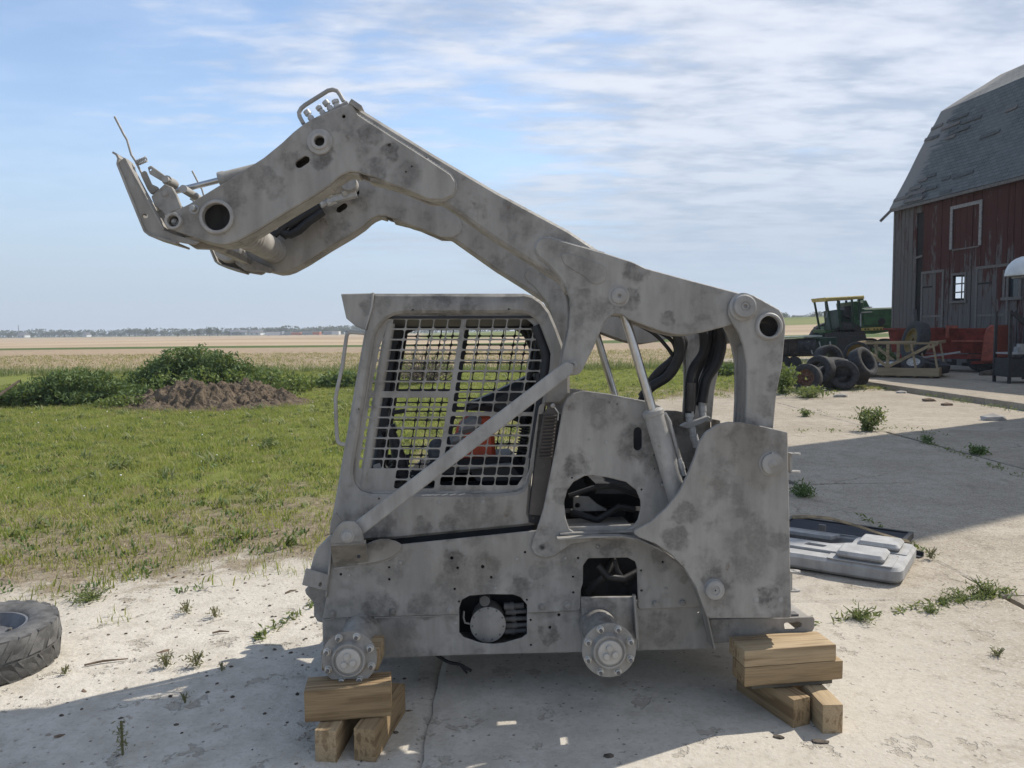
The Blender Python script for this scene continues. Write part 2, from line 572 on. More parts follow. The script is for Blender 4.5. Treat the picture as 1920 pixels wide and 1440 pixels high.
def build_ground():
    rad = [0.0] + [0.5 + 0.22 * i for i in range(125)]
    while rad[-1] < 2500: rad.append(rad[-1] * 1.055 + 0.1)
    ang = []
    a = -180.0
    while a < 180:
        ang.append(radians(a)); a += 0.7 if -72 < a < 62 else 4.0
    na = len(ang)
    V, F, D = [], [], []
    for r in rad[1:]:
        for t in ang:
            x, y = r * sin(t), r * cos(t)
            V.append((x, y, gh(x, y))); D.append(lawnd(x, y))
    for i in range(len(rad) - 2):
        for j in range(na):
            k = (j + 1) % na
            F.append((i * na + j, i * na + k, (i + 1) * na + k, (i + 1) * na + j))
    F.append(tuple(range(na)))
    me = bpy.data.meshes.new('ground')
    me.from_pydata(V, [], F)
    at = me.attributes.new('lawn', 'FLOAT', 'POINT')
    at.data.foreach_set('value', D)
    me.polygons.foreach_set('use_smooth', [True] * len(me.polygons))
    me.update()
    o = add('ground', me, None, ground_mat())
    tag(o, kind='structure')
    return o

def concrete_nodes(k, P):
    """shared look of the yard: weathered concrete under pale blasting dust"""
    s = k.sep(P)
    n1 = k.noise(P, 0.9, 6, 0.62)
    n2 = k.noise(P, 6.0, 6, 0.68)
    n3 = k.noise(P, 38, 4, 0.7)
    ag = k.voro(P, 95, 'F1', 'Color')
    agf = k.sep(ag)[0]
    base = k.mix(k.mr(n1, 0.3, 0.7), (0.285, 0.242, 0.182), (0.38, 0.33, 0.26))
    base = k.mix(k.ma('MULTIPLY', k.mr(n2, 0.42, 0.68), 0.55), base, (0.215, 0.18, 0.135))
    base = k.mix(k.mr(agf, 0.86, 0.93, 0, 0.65), base, (0.12, 0.10, 0.08))
    base = k.mix(k.mr(agf, 0.13, 0.08, 0, 0.5), base, (0.5, 0.46, 0.40))
    dx = k.ma('MULTIPLY', k.ma('ADD', s[0], 0.9), 0.23)
    dy = k.ma('MULTIPLY', k.ma('SUBTRACT', s[1], 3.6), 0.30)
    rr = k.ma('SQRT', k.ma('ADD', k.ma('MULTIPLY', dx, dx), k.ma('MULTIPLY', dy, dy)))
    du = k.mr(k.ma('ADD', rr, k.ma('MULTIPLY', k.ma('SUBTRACT', n2, 0.5), 1.1)), 1.15, 0.35)
    du = k.ma('MULTIPLY', du, k.mr(n3, 0.25, 0.55, 0.55, 1.0))
    dust = k.mix(k.mr(n2, 0.3, 0.7), (0.43, 0.395, 0.335), (0.60, 0.56, 0.49))
    c = k.mix(k.ma('MULTIPLY', du, 0.85), base, dust)
    # fine cracks
    cr = k.voro(k.vadd(P, k.map(k.noise(P, 5, 4, 0.7, 0, 'Color'), (0.22, 0.22, 0.22))), 0.30, 'DISTANCE_TO_EDGE')
    cm = k.ma('MULTIPLY', k.mr(cr, 0.005, 0.001), k.mr(n1, 0.50, 0.62))
    c = k.mix(k.ma('MULTIPLY', cm, 0.75), c, (0.09, 0.075, 0.055))
    # stains, tyre scuffs and spalled patches
    st = k.noise(P, 1.6, 5, 0.6, 0.8)
    c = k.mix(k.mr(st, 0.58, 0.72, 0, 0.5), c, (0.17, 0.145, 0.115))
    sp = k.noise(P, 4.2, 6, 0.7)
    spm = k.mr(sp, 0.60, 0.64)
    c = k.mix(k.ma('MULTIPLY', spm, 0.45), c, (0.24, 0.205, 0.16))
    # dark grit
    g = k.voro(P, 26, 'F1', 'Distance')
    gc = k.sep(k.voro(P, 26, 'F1', 'Color'))[1]
    gm = k.ma('MULTIPLY', k.mr(g, 0.20, 0.13), k.mr(gc, 0.80, 0.82))
    c = k.mix(k.ma('MULTIPLY', gm, 0.7), c, (0.10, 0.085, 0.07))
    h = k.ma('ADD', k.ma('MULTIPLY', n2, 0.7), k.ma('ADD', k.ma('MULTIPLY', n3, 0.45), k.ma('MULTIPLY', cm, -0.7)))
    h = k.ma('ADD', h, k.ma('ADD', k.ma('MULTIPLY', gm, 0.25), k.ma('MULTIPLY', spm, -0.5)))
    return c, h

def ground_mat():
    k = NM('ground_mat', 0.95, 0, 0.1)
    P = k.pos()
    s = k.sep(P)
    at = k.n('ShaderNodeAttribute'); at.attribute_name = 'lawn'
    ld = at.outputs['Fac']
    con, ch = concrete_nodes(k, P)
    n1 = k.noise(P, 0.35, 5, 0.6); n2 = k.noise(P, 2.2, 6, 0.65); n3 = k.noise(P, 14, 5, 0.7)
    fine = k.noise(P, 60, 3, 0.7)
    # lawn: soil, thatch, grass tint
    soil = k.mix(k.mr(n3, 0.3, 0.7), (0.15, 0.115, 0.075), (0.30, 0.25, 0.175))
    grass = k.mix(k.mr(n2, 0.3, 0.7), (0.125, 0.155, 0.032), (0.20, 0.215, 0.055))
    grass = k.mix(k.mr(fine, 0.45, 0.8), grass, (0.10, 0.11, 0.035))
    grass = k.mix(k.mr(n1, 0.45, 0.7, 0, 0.55), grass, (0.17, 0.17, 0.055))
    gm = k.mr(k.ma('ADD', ld, k.ma('MULTIPLY', k.ma('SUBTRACT', n2, 0.5), 9.0)), 1.0, 4.0)
    grass = k.mix(k.mr(k.noise(k.map(P, (1, 1.8, 1)), 0.9, 5, 0.65), 0.52, 0.66, 0, .75), grass, (0.16, 0.13, 0.07))
    lawn = k.mix(gm, soil, grass)
    lm = k.mr(k.ma('ADD', ld, k.ma('ADD', k.ma('MULTIPLY', k.ma('SUBTRACT', n2, 0.5), 2.6), k.ma('MULTIPLY', k.ma('SUBTRACT', n3, 0.5), 1.4))), -0.25, 0.55)
    c = k.mix(lm, con, lawn)
    # fields
    yy = k.ma('ADD', s[1], k.ma('MULTIPLY', k.ma('SUBTRACT', n1, 0.5), 3.0))
    st1 = k.noise(k.map(P, (1.2, 3.4, 1), (0, 0, radians(12))), 1.0, 6, 0.8)
    rows = k.wave(k.map(P, (1, 1, 1), (0, 0, radians(-62))), 0.42, 1.5, 2, 'X', 0.6)
    stub = k.mix(k.mr(st1, 0.35, 0.65), (0.20, 0.145, 0.095), (0.40, 0.32, 0.225))
    stub = k.mix(k.ma('MULTIPLY', rows, 0.18), stub, (0.16, 0.12, 0.08))
    stub = k.mix(k.mr(k.noise(P, 0.045, 4), 0.4, 0.62, 0, 0.5), stub, (0.34, 0.25, 0.165))
    c = k.mix(k.mr(yy, 33.0, 35.5), c, stub)
    strip = (0.075, 0.105, 0.03)
    sm_ = k.ma('MULTIPLY', k.mr(yy, 82.0, 86.0), k.mr(yy, 97.0, 93.0))
    c = k.mix(sm_, c, strip)
    tan_ = k.mix(k.mr(k.noise(k.map(P, (0.012, 0.05, 1)), 1.0, 4), 0.35, 0.65), (0.30, 0.225, 0.150), (0.40, 0.315, 0.215))
    c = k.mix(k.mr(yy, 94.0, 97.0), c, tan_)
    # green crop on the rise to the right
    ax = k.ma('DIVIDE', s[0], k.ma('MAXIMUM', s[1], 1.0))
    gr = k.mix(k.mr(k.noise(P, 0.05, 4), 0.4, 0.6), (0.12, 0.145, 0.045), (0.165, 0.175, 0.065))
    c = k.mix(k.ma('MULTIPLY', k.mr(yy, 128.0, 134.0), k.mr(ax, -0.125, -0.105)), c, gr)
    c = k.mix(k.ma('MULTIPLY', k.mr(yy, 520.0, 640.0), 0.8), c, (0.10, 0.12, 0.05))
    k.base(c)
    h = k.ma('ADD', k.ma('MULTIPLY', ch, k.ma('SUBTRACT', 1.0, lm)), k.ma('MULTIPLY', k.ma('ADD', n3, fine), lm))
    k.bump(h, 0.02, 0.8)
    return k.m

def concrete_mat():
    k = NM('concrete', 0.93, 0, 0.15)
    c, h = concrete_nodes(k, k.pos())
    r = k.rnd()
    k.base(k.mix(0.14, c, k.mix(r, (0.22, 0.19, 0.15), (0.45, 0.41, 0.34))))
    k.bump(h, 0.012, 0.8)
    MAT['concrete'] = k.m
concrete_mat()
GROUND = build_ground()

def slab(x0, x1, y0, y1, z, th=0.12, tilt=(0, 0), seed=0):
    """one cast slab with slightly chipped, uneven edges"""
    rs = random.Random(seed)
    pts = []
    def edge(a, b):
        n = max(2, int((Vector(b) - Vector(a)).length / 0.12))
        for i in range(n):
            t = i / n
            p = Vector(a).lerp(Vector(b), t)
            k = 0.012 * mnoise.noise(Vector((p.x * 3 + seed, p.y * 3, 0))) + 0.008 * rs.uniform(-1, 1)
            d = Vector((b[0] - a[0], b[1] - a[1])).normalized()
            pts.append((p.x - d.y * k, p.y + d.x * k))
    c = [(x0, y0), (x1, y0), (x1, y1), (x0, y1)]
    c = [(p[0] + rs.uniform(-.06, .06), p[1] + rs.uniform(-.06, .06)) for p in c]
    for i in range(4): edge(c[i], c[(i + 1) % 4])
    n = len(pts); cx, cy = (x0 + x1) / 2, (y0 + y1) / 2
    def zz(p): return z + (p[0] - cx) * tilt[0] + (p[1] - cy) * tilt[1]
    V = [(p[0], p[1], zz(p) - 0.008) for p in pts] + [(p[0], p[1], zz(p) - th) for p in pts]
    inn = [((p[0] - cx) * (1 - 0.03 / max(.5, abs(x1 - x0) / 2)) + cx, (p[1] - cy) * (1 - 0.03 / max(.5, abs(y1 - y0) / 2)) + cy) for p in pts]
    V += [(p[0], p[1], zz(p)) for p in inn]
    F = [(i, n + i, n + (i + 1) % n, (i + 1) % n) for i in range(n)]
    F += [(i, (i + 1) % n, 2 * n + (i + 1) % n, 2 * n + i) for i in range(n)]
    F.append(tuple(2 * n + i for i in range(n)))
    me = bpy.data.meshes.new('slab'); me.from_pydata(V, [], F)
    bm = bmesh.new(); bm.from_mesh(me); bmesh.ops.recalc_face_normals(bm, faces=bm.faces); bm.to_mesh(me); bm.free()
    return me
yard = bpy.data.objects.new('concrete_yard', None); COL.objects.link(yard); tag(yard, kind='structure')
SL = []
g = 0.012
xs = {'a': (-0.42, 3.05), 'b': (3.05, 6.05), 'c': (6.05, 10.12)}
for i, (col, y0, y1, x0) in enumerate([
    ('a', 0.6, 4.68, None), ('a', 4.68, 8.3, None), ('a', 8.3, 12.4, 0.75), ('a', 12.4, 17.0, 2.2),
    ('b', 0.6, 4.72, None), ('b', 4.72, 8.25, None), ('b', 8.25, 12.4, None), ('b', 12.4, 18.6, None),
    ('c', -4, 4.7, None), ('c', 4.7, 8.3, None), ('c', 8.3, 12.45, None), ('c', 12.45, 16.4, None), ('c', 16.4, 20.3, None)]):
    a, b = xs[col]
    if x0 is not None: a = x0
    rs = random.Random(i)
    o = add('slab', slab(a + g, b - g, y0 + g, y1 - g, 0.004 + rs.uniform(-.006, .010), 0.12, (rs.uniform(-.003, .003), rs.uniform(-.003, .003)), i), yard, 'concrete')
apron = bpy.data.objects.new('raised_apron', None); COL.objects.link(apron); tag(apron, kind='structure')
for i, (y0, y1) in enumerate([(-6, 2), (2, 9), (9, 15.8), (15.8, 22), (22, 29), (29, 40)]):
    for j, (x0, x1) in enumerate([(10.2, 13.6), (13.6, 18.5)]):
        add('slab', slab(x0 + g, x1 - g, y0 + g, y1 - g, 0.15 + 0.012 * ((i * 7 + j * 3) % 5 - 2) / 2, 0.30, (0.004, 0), 40 + i * 2 + j), apron, 'concrete')

# ------------------------------------------------------------------ barn
BD = Vector((0.1253, -0.9921, 0)).normalized()
BA = Vector((16.82, 34.06, 0.12))
BROT = Matrix((BD, Vector((-BD.y, BD.x, 0)), Vector((0, 0, 1)))).transposed()
BI = BROT.inverted()
def B(px, py, wv=0.0):
    """pixel -> (u along the wall from its far end, height) on the barn's long wall"""
    r = BI @ ray(px, py); c = BI @ (CAM - BA)
    t = (wv - c.y) / r.y
    p = c + r * t
    return p.x, p.z
def board_mat(name, cols, red_lo, red_hi):
    k = NM(name, 0.92, 0, 0.1)
    P = k.pos(); s = k.sep(P)
    v = k.vadd(k.co(), k.map(k.vadd(k.rnd(), (0, 0, 0)), (11, 17, 5)))
    grain = k.noise(k.map(v, (26, 26, 1.3)), 1.0, 5, 0.65)
    big = k.noise(k.map(v, (2, 2, 0.6)), 1.0, 4, 0.6)
    grey = k.mix(grain, (0.055, 0.050, 0.048), (0.18, 0.165, 0.155))
    red = k.mix(grain, (0.042, 0.018, 0.016), (0.105, 0.042, 0.036))
    wear = k.ma('ADD', k.ma('MULTIPLY', k.rnd(), 0.35), k.ma('ADD', k.ma('MULTIPLY', big, 0.6), k.ma('MULTIPLY', grain, 0.35)))
    hgt = k.mr(s[2], 1.0, 5.6, red_lo, red_hi, False)
    peel = k.noise(k.map(v, (9, 9, 2.2)), 1.0, 6, 0.7)
    c = k.mix(k.mr(k.ma('SUBTRACT', k.ma('SUBTRACT', hgt, wear), k.ma('MULTIPLY', k.ma('SUBTRACT', peel, 0.5), 1.1)), -0.06, 0.10), grey, red)
    k.base(c)
    k.bump(grain, 0.01, 0.7)
    MAT[name] = k.m
board_mat('barn_red', None, 0.40, 0.94)
board_mat('barn_grey', None, 0.22, 0.62)
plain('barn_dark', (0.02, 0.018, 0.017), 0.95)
plain('trim_grey', (0.145, 0.132, 0.122), 0.9, 0, 0.3, 20)
plain('trim_white', (0.26, 0.245, 0.235), 0.9, 0, 0.3, 14)
def shingle_mat():
    k = NM('shingle', 0.9, 0, 0.2)
    v = k.co('Object')
    br = k.n('ShaderNodeTexBrick')
    k.L(v, br.inputs['Vector'])
    br.inputs['Scale'].default_value = 1.0
    br.inputs['Brick Width'].default_value = 0.33
    br.inputs['Row Height'].default_value = 0.17
    br.inputs['Mortar Size'].default_value = 0.008
    k.set(br.inputs['Color1'], (0.10, 0.108, 0.108)); k.set(br.inputs['Color2'], (0.135, 0.143, 0.142)); k.set(br.inputs['Mortar'], (0.02, 0.02, 0.02))
    n = k.noise(v, 0.5, 5, 0.65); n2 = k.noise(k.map(v, (1.0, 3.0, 1)), 1.1, 5, 0.65)
    c = k.mix(k.mr(n, 0.35, 0.7, 0, 0.5), br.outputs['Color'], (0.165, 0.17, 0.165))
    c = k.mix(k.mr(n2, 0.60, 0.68, 0, 0.6), c, (0.06, 0.062, 0.06))
    s = k.sep(v)
    # bare, silvered sheathing where shingles are lost near the far gable
    edge = k.mr(s[0], 2.2, 0.2)
    bare = k.ma('MULTIPLY', k.mr(k.ma('ADD', k.ma('MULTIPLY', edge, 0.35), k.noise(k.map(v, (0.7, 4.2, 1)), 1.0, 4, 0.6)), 0.68, 0.74), edge)
    c = k.mix(bare, c, (0.24, 0.225, 0.205))
    k.base(c)
    k.bump(k.ma('ADD', br.outputs['Fac'], k.ma('MULTIPLY', n2, 1.0)), -0.02, 0.8)
    MAT['shingle'] = k.m
shingle_mat()

EAVE = 6.68        # above the barn base
BLEN, BWID = 24.0, 13.2
barn = empty('barn', 'weathered red gambrel barn with a patched grey shingle roof and peeling boards', 'barn', BA, 0)
barn.rotation_euler = BROT.to_euler()
def build_barn():
    # holes in the visible wall
    gx0, gx1 = B(1717, 500)[0], B(1729, 500)[0]
    wu0, wz1 = B(1788, 517); wu1, wz0 = B(1809, 563)
    w2u0, w2z1 = B(1887, 512); w2u1, w2z0 = B(1911, 556)
    holes = [(gx0, gx1, 0.1, 6.3), (wu0, wu1, wz0, wz1), (w2u0, w2u1, w2z0, w2z1)]
    u = 0.0; rs = random.Random(3)
    while u < BLEN:
        wd = rs.uniform(0.22, 0.31) if u < 13 else 0.6
        u1 = u + wd
        segs = [(0.05, EAVE + 0.12)]
        skip = False
        a, b = u, u1
        for (h0, h1, z0, z1) in holes:
            if a < h1 and b > h0:
                if h0 <= a + .02 and b - .02 <= h1:
                    ns = []
                    for (s0, s1) in segs:
                        if z0 > s0 + .05: ns.append((s0, min(z0, s1)))
                        if z1 < s1 - .05: ns.append((max(z1, s0), s1))
                    segs = ns
                elif a < h0 < b and h0 - a > 0.08: u1 = b = h0
                elif a < h1 < b: 
                    ns = []
                    u1 = b = h1
                    for (s0, s1) in segs:
                        if z0 > s0 + .05: ns.append((s0, min(z0, s1)))
                        if z1 < s1 - .05: ns.append((max(z1, s0), s1))
                    segs = ns
                else: u1 = b = max(h0, a + 0.05)
        m = 'barn_grey' if (u < gx0 or (u < 3.5 and rs.random() < .15)) else 'barn_red'
        for (s0, s1) in segs:
            bt = s0 + (rs.uniform(-0.05, 0.25) if s0 < 0.2 else 0)
            mb = MB().box(((a + b) / 2, 0.02 + rs.uniform(-.022, .016), (bt + s1) / 2), (b - a - 0.014, 0.028, s1 - bt))
            add('board', mb.mesh('board', 0), barn, m)
        u = u1
    # near-black sheet added behind the boards so gaps read dark, closed shell behind
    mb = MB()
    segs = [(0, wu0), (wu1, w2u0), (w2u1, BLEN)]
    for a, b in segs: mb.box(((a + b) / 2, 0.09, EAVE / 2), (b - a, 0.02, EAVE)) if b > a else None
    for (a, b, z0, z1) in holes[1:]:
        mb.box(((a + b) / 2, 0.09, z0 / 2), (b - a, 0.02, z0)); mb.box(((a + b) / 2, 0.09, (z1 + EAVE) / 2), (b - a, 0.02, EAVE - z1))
    mb.build('shade_backing', 'barn_dark', barn, 0)
    # far long wall, and a window in the far gable that is seen through the near one
    MB().box((BLEN / 2, BWID, EAVE / 2), (BLEN, 0.05, EAVE)).build('far_wall', 'barn_grey', barn, 0)
    c = BI @ (CAM - BA)
    def thru(uu, zz):
        p = Vector((uu, 0, zz)); d = p - c; t = (0.0 - c.x) / d.x
        q = c + d * t
        return q.y, q.z
    q0, q1 = thru(wu0, wz0), thru(wu1, wz1)
    g0, g1 = min(q0[0], q1[0]), max(q0[0], q1[0])
    gz0, gz1 = min(q0[1], q1[1]) + .12, max(q0[1], q1[1]) - .10
    gable_hole = [(g0 + .12, gz0), (g1 + .4, gz0), (g1 + .4, gz1), (g0 + .12, gz1)]
    # gambrel profile from the silhouette of the far gable
    hb = 0.0
    prof = [(-0.22, EAVE + 0.02), (2.1, 10.95), (4.9, 12.62), (6.6, 13.15), (8.3, 12.62), (11.1, 10.95), (BWID + 0.42, EAVE - 0.05)]
    for u_, nm in ((-0.03, 'end_wall'), (BLEN, 'end_wall')):
        me = flat_mesh(nm, [[(0.0, 0), (BWID, 0), (BWID, EAVE), (11.05, 10.8), (8.3, 12.48), (6.6, 13.0), (4.9, 12.48), (2.15, 10.8), (0.0, EAVE)]] + ([gable_hole] if u_ < 1 else []), 0.06, 0.004)
        me.transform(Matrix.Translation((u_, 0, 0)) @ Matrix.Rotation(pi / 2, 4, 'Z'))
        add(nm, me, barn, 'barn_grey')
    rs = random.Random(9)
    for i in range(6):
        (w0, z0), (w1, z1) = prof[i], prof[i + 1]
        L = sqrt((w1 - w0) ** 2 + (z1 - z0) ** 2)
        nu, nv = 40, 10
        V, F = [], []
        for a in range(nu + 1):
            for b in range(nv + 1):
                U = -0.06 + (BLEN + 0.3) * a / nu; Vv = L * b / nv
                sag = 0.05 * mnoise.noise(Vector((U * 0.35, Vv * 0.5, i * 3.0))) + (0.16 * sin(pi * b / nv) * sin(pi * a / nu) * -1)
                if b in (0, nv): sag = 0.03 * mnoise.noise(Vector((U * 0.4, b, 2.0)))
                V.append((U, Vv, sag))
        for a in range(nu):
            for b in range(nv):
                q = a * (nv + 1) + b
                F.append((q, q + nv + 1, q + nv + 2, q + 1))
        n = len(V)
        V += [(x, y, z - 0.10) for x, y, z in V]
        F += [tuple(n + j for j in reversed(f)) for f in F[:nu * nv]]
        bd = [a * (nv + 1) for a in range(nu + 1)] + [nu * (nv + 1) + b for b in range(1, nv + 1)] + [a * (nv + 1) + nv for a in range(nu - 1, -1, -1)] + [b for b in range(nv - 1, 0, -1)]
        for j in range(len(bd)):
            a, b = bd[j], bd[(j + 1) % len(bd)]
            F.append((a, n + a, n + b, b))
        me = bpy.data.meshes.new('roof'); me.from_pydata(V, [], F)
        bm = bmesh.new(); bm.from_mesh(me); bmesh.ops.recalc_face_normals(bm, faces=bm.faces); bm.to_mesh(me); bm.free()
        o = add('roof', me, barn, 'shingle')
        o.location = (0, w0, z0)
        o.rotation_euler = (atan2(z1 - z0, w1 - w0), 0, 0)
        # lifted shingle courses and bare strips, real pieces lying on the slope
        if i == 0:
            for q in range(34):
                U = rs.uniform(0.0, 12) if q > 18 else rs.uniform(-0.1, 1.6)
                Vv = rs.uniform(0.3, L - 0.3) if q > 24 else rs.choice([rs.uniform(0.1, 1.3), rs.uniform(3.0, 4.2)])
                ln = rs.uniform(0.4, 1.3)
                nz = 0.05 * mnoise.noise(Vector((U * 0.35, Vv * 0.5, 0))) - 0.16 * sin(pi * Vv / L) * sin(pi * max(U, 0) / BLEN)
                mm = MB().box((U + ln / 2, Vv, nz + 0.03), (ln, 0.15, 0.018), Matrix.Rotation(rs.uniform(-.05, .05), 3, 'Z') @ Matrix.Rotation(0.10, 3, 'X'))
                add('shingle', mm.mesh('shingle', 0), o, 'trim_grey' if q <= 24 and q % 2 else 'shingle_lift')
    # fascia along the eave, broken rafter tail at the far end
    MB().box((BLEN / 2, -0.20, EAVE - 0.06), (BLEN + 0.1, 0.03, 0.12)).build('fascia', 'trim_grey', barn, 0)
    MB().beam((-0.03, -0.15, EAVE - 0.02), (-0.40, -0.42, EAVE - 0.45), 0.07, 0.10).build('rafter_tail', 'trim_grey', barn, 0)
    MB().beam((0.03, -0.01, 0.05), (0.03, -0.01, EAVE), 0.10, 0.05).build('corner_board', 'trim_grey', barn, 0)
    # framed hay door
    def frame(nm, pa, pb, wd, m, sill=True, dep=0.035):
        u0, z1 = B(*pa); u1, z0 = B(*pb)
        mb = MB()
        y = -0.012 - dep / 2
        mb.box((u0 - wd / 2, y, (z0 + z1) / 2), (wd, dep, z1 - z0)); mb.box((u1 + wd / 2, y, (z0 + z1) / 2), (wd, dep, z1 - z0))
        mb.box(((u0 + u1) / 2, y, z1 + wd / 2), (u1 - u0 + 2 * wd, dep, wd))
        if sill: mb.box(((u0 + u1) / 2, y - .01, z0 - wd / 2), (u1 - u0 + 2 * wd + .1, dep + .03, wd))
        return mb, u0, u1, z0, z1
    mb, *_ = frame('hay_door', (1788, 393), (1836, 460), 0.13, None, False)
    hd = mb.build('hay_door', 'trim_white', barn, 0)
    MB().box(((_[0] + _[1]) / 2, -0.015, _[2] - 0.03), (_[1] - _[0], 0.02, 0.05)).build('threshold', 'trim_grey', hd, 0)
    mb, a, b, z0, z1 = frame('window', (1788, 517), (1809, 563), 0.09, None)
    wn = mb.build('window', 'trim_grey', barn, 0)
    m2 = MB()
    for f in (1 / 3, 2 / 3): m2.box(((a + b) / 2, 0.05, z0 + (z1 - z0) * f), (b - a, 0.03, 0.05))
    m2.box((a + (b - a) * .62, 0.05, (z0 + z1) / 2), (0.04, 0.03, z1 - z0))
    m2.build('muntin', 'trim_grey', wn, 0)
    mb, a, b, z0, z1 = frame('window', (1887, 512), (1911, 556), 0.11, None)
    wn = mb.build('window', 'trim_grey', barn, 0)
    MB().box(((a + b) / 2, 0.055, (z0 + z1) / 2), (b - a, 0.01, z1 - z0)).build('pane', 'old_glass', wn, 0)
    # plank doors set flush in the wall
    for pa, pb in (((1732, 514), (1765, 625)), ((1835, 505), (1885, 640))):
        mb, a, b, z0, z1 = frame('door', pa, pb, 0.10, None, False)
        z0 = 0.1
        d = mb.build('door', 'trim_grey', barn, 0)
        n = 6
        for i in range(n):
            x = a + (b - a) * (i + .5) / n
            MB().box((x, -0.008 - rs.uniform(0, .006), (z0 + z1) / 2), ((b - a) / n - .012, 0.02, z1 - z0 - .02)).build('plank', 'barn_red' if i % 3 else 'barn_grey', d, 0)
        for hz_ in (.2, .85):
            MB().box((a + (b - a) * .26, -0.035, z0 + (z1 - z0) * hz_), ((b - a) * .5, 0.012, 0.06)).build('strap_hinge', 'barn_dark', d, 0)
        MB().box(((a + b) / 2, -0.03, z0 + (z1 - z0) * .52), (b - a - .05, 0.02, 0.08)).build('ledge', 'trim_grey', d, 0)
    # loose plank leaning out of the gap
    MB().beam((gx1 + 0.15, -0.18, 0.0), (gx0 + 0.05, -0.03, 2.3), 0.03, 0.16, (0, 1, 0)).build('loose_plank', 'trim_grey', barn, 0)
    MB().beam((gx0, 0.0, 4.45), (gx1, 0.0, 4.5), 0.03, 0.08).build('cross_cleat', 'trim_grey', barn, 0)
plain('old_glass', (0.035, 0.045, 0.055), 0.12, 0, 0.2, 3, 0.5)
plain('shingle_lift', (0.085, 0.09, 0.09), 0.9)
build_barn()

# the silo to the right of the view, whose long shadow crosses the yard
plain('silo_concrete', (0.33, 0.31, 0.28), 0.9, 0, 0.2, 3, 0.3, 0.004)
plain('silo_dome', (0.5, 0.5, 0.5), 0.45, 0.6, 0.1, 3)
def build_silo():
    s = empty('silo', 'round concrete silo with steel hoops and a domed cap beyond the right edge', 'silo', (12.25, 13.45, 0.13))
    MB().lathe((0, 0, 0), (0, 0, 1), [(0, 1.92), (12.3, 1.92)], 48, True, True).build('wall', 'silo_concrete', s)
    MB().lathe((0, 0, 12.3), (0, 0, 1), [(0, 1.97)] + [(1.5 * sin(a), 1.97 * cos(a)) for a in (0.2, 0.5, 0.8, 1.1, 1.35, 1.55)], 48).build('cap', 'silo_dome', s)
    me = None
    for i in range(22):
        if me is None:
            o = MB().lathe((0, 0, 0), (0, 0, 1), [(-0.02, 1.93), (-0.02, 1.95), (0.02, 1.95), (0.02, 1.93)], 48, False, False).build('hoop', 'silo_dome', s); me = o.data
        else: o = add('hoop', me, s)
        o.location.z = 0.4 + i * 0.55
build_silo()

# ------------------------------------------------------------------ the stripped loader
steel('steel', (0.296, 0.280, 0.254), (0.068, 0.062, 0.056), 0.9, marks=True)
steel('steel_smooth', (0.33, 0.317, 0.295), (0.15, 0.14, 0.125), 0.6, 0.55, 0.0, 6.0)
steel('steel_dark', (0.13, 0.125, 0.12), (0.06, 0.06, 0.06), 0.6)
plain('rod_chrome', (0.50, 0.49, 0.47), 0.28, 0.9, 0.1, 20)
plain('bare_bolt', (0.36, 0.35, 0.33), 0.45, 0.5, 0.2, 30)
plain('rubber_hose', (0.018, 0.018, 0.019), 0.55, 0, 0.3, 20, 0.4, 0.001)
plain('black_part', (0.022, 0.023, 0.026), 0.5, 0, 0.3, 8)
plain('vent_brown', (0.075, 0.065, 0.058), 0.6, 0, 0.2, 8)
plain('engine_dark', (0.035, 0.036, 0.04), 0.65, 0.1, 0.5, 7)
plain('fitting', (0.42, 0.415, 0.40), 0.5, 0.2, 0.15, 30)
plain('seat_red', (0.42, 0.075, 0.035), 0.6, 0, 0.15, 6)
plain('seat_grey', (0.17, 0.175, 0.185), 0.5, 0, 0.2, 6)
plain('rag_blue', (0.075, 0.08, 0.09), 0.9, 0, 0.3, 30)

plain('hub_pale', (0.40, 0.375, 0.335), 0.65, 0, 0.12, 12)
plain('nut_zinc', (0.50, 0.485, 0.45), 0.4, 0.55, 0.2, 30)
LC = 0.725                       # mid plane of the machine
loader = empty('skid_steer_loader', 'stripped sandblasted grey skid steer loader without wheels propped on wooden blocks', 'loader', MO)
loader.rotation_euler = MROT.to_euler()
def mirror(o, parent=None):
    c = o.copy(); COL.objects.link(c)
    c.parent = parent if parent is not None else o.parent
    if parent is None:
        c.scale = (1, -1, 1); c.location = (0, 2 * LC, 0)
    for ch in o.children: mirror(ch, c)
    return c
def lp(cx, cy, s, ox, oy): return (ox + cx / s, oy + cy / s)
def C1(*p): return [lp(a, b, 3.6, 200, 140) for a, b in p]
def C3(*p): return [lp(a, b, 3.6, 1000, 420) for a, b in p]
def C4(*p): return [lp(a, b, 3.6, 600, 530) for a, b in p]
def C5(*p): return [lp(a, b, 3.4615, 540, 880) for a, b in p]
def C6(*p): return [lp(a, b, 3.214, 1000, 720) for a, b in p]
def C7(*p): return [lp(a, b, 3.097, 1000, 1000) for a, b in p]
YAX = (0, -1, 0)      # towards the viewer side
def boss(name, parent, px, py, d, prof, m='steel', n=28):
    """turned part about the transverse axis; prof = [(height towards near side in m, radius in photo px)]"""
    k = PX(d)
    return MB().lathe(T3(px, py, d), YAX, [(h, r * k) for h, r in prof], n).build(name, m, parent)
def bolt(parent, px, py, d, r=5, h=0.012, m='steel', name='bolt', shank=True):
    k = PX(d)
    b = MB().lathe(T3(px, py, d), YAX, [(0, r * 1.35 * k), (0.002, r * 1.35 * k)], 12)
    b.lathe(T3(px, py, d), YAX, [(0.002, r * k), (h, r * k), (h + .001, r * .85 * k)], 6, False, True, random.random())
    if shank: b.lathe(T3(px, py, d), YAX, [(h, r * .5 * k), (h + 0.005, r * .5 * k)], 8, False, True)
    return b.build(name, m, parent, 30)

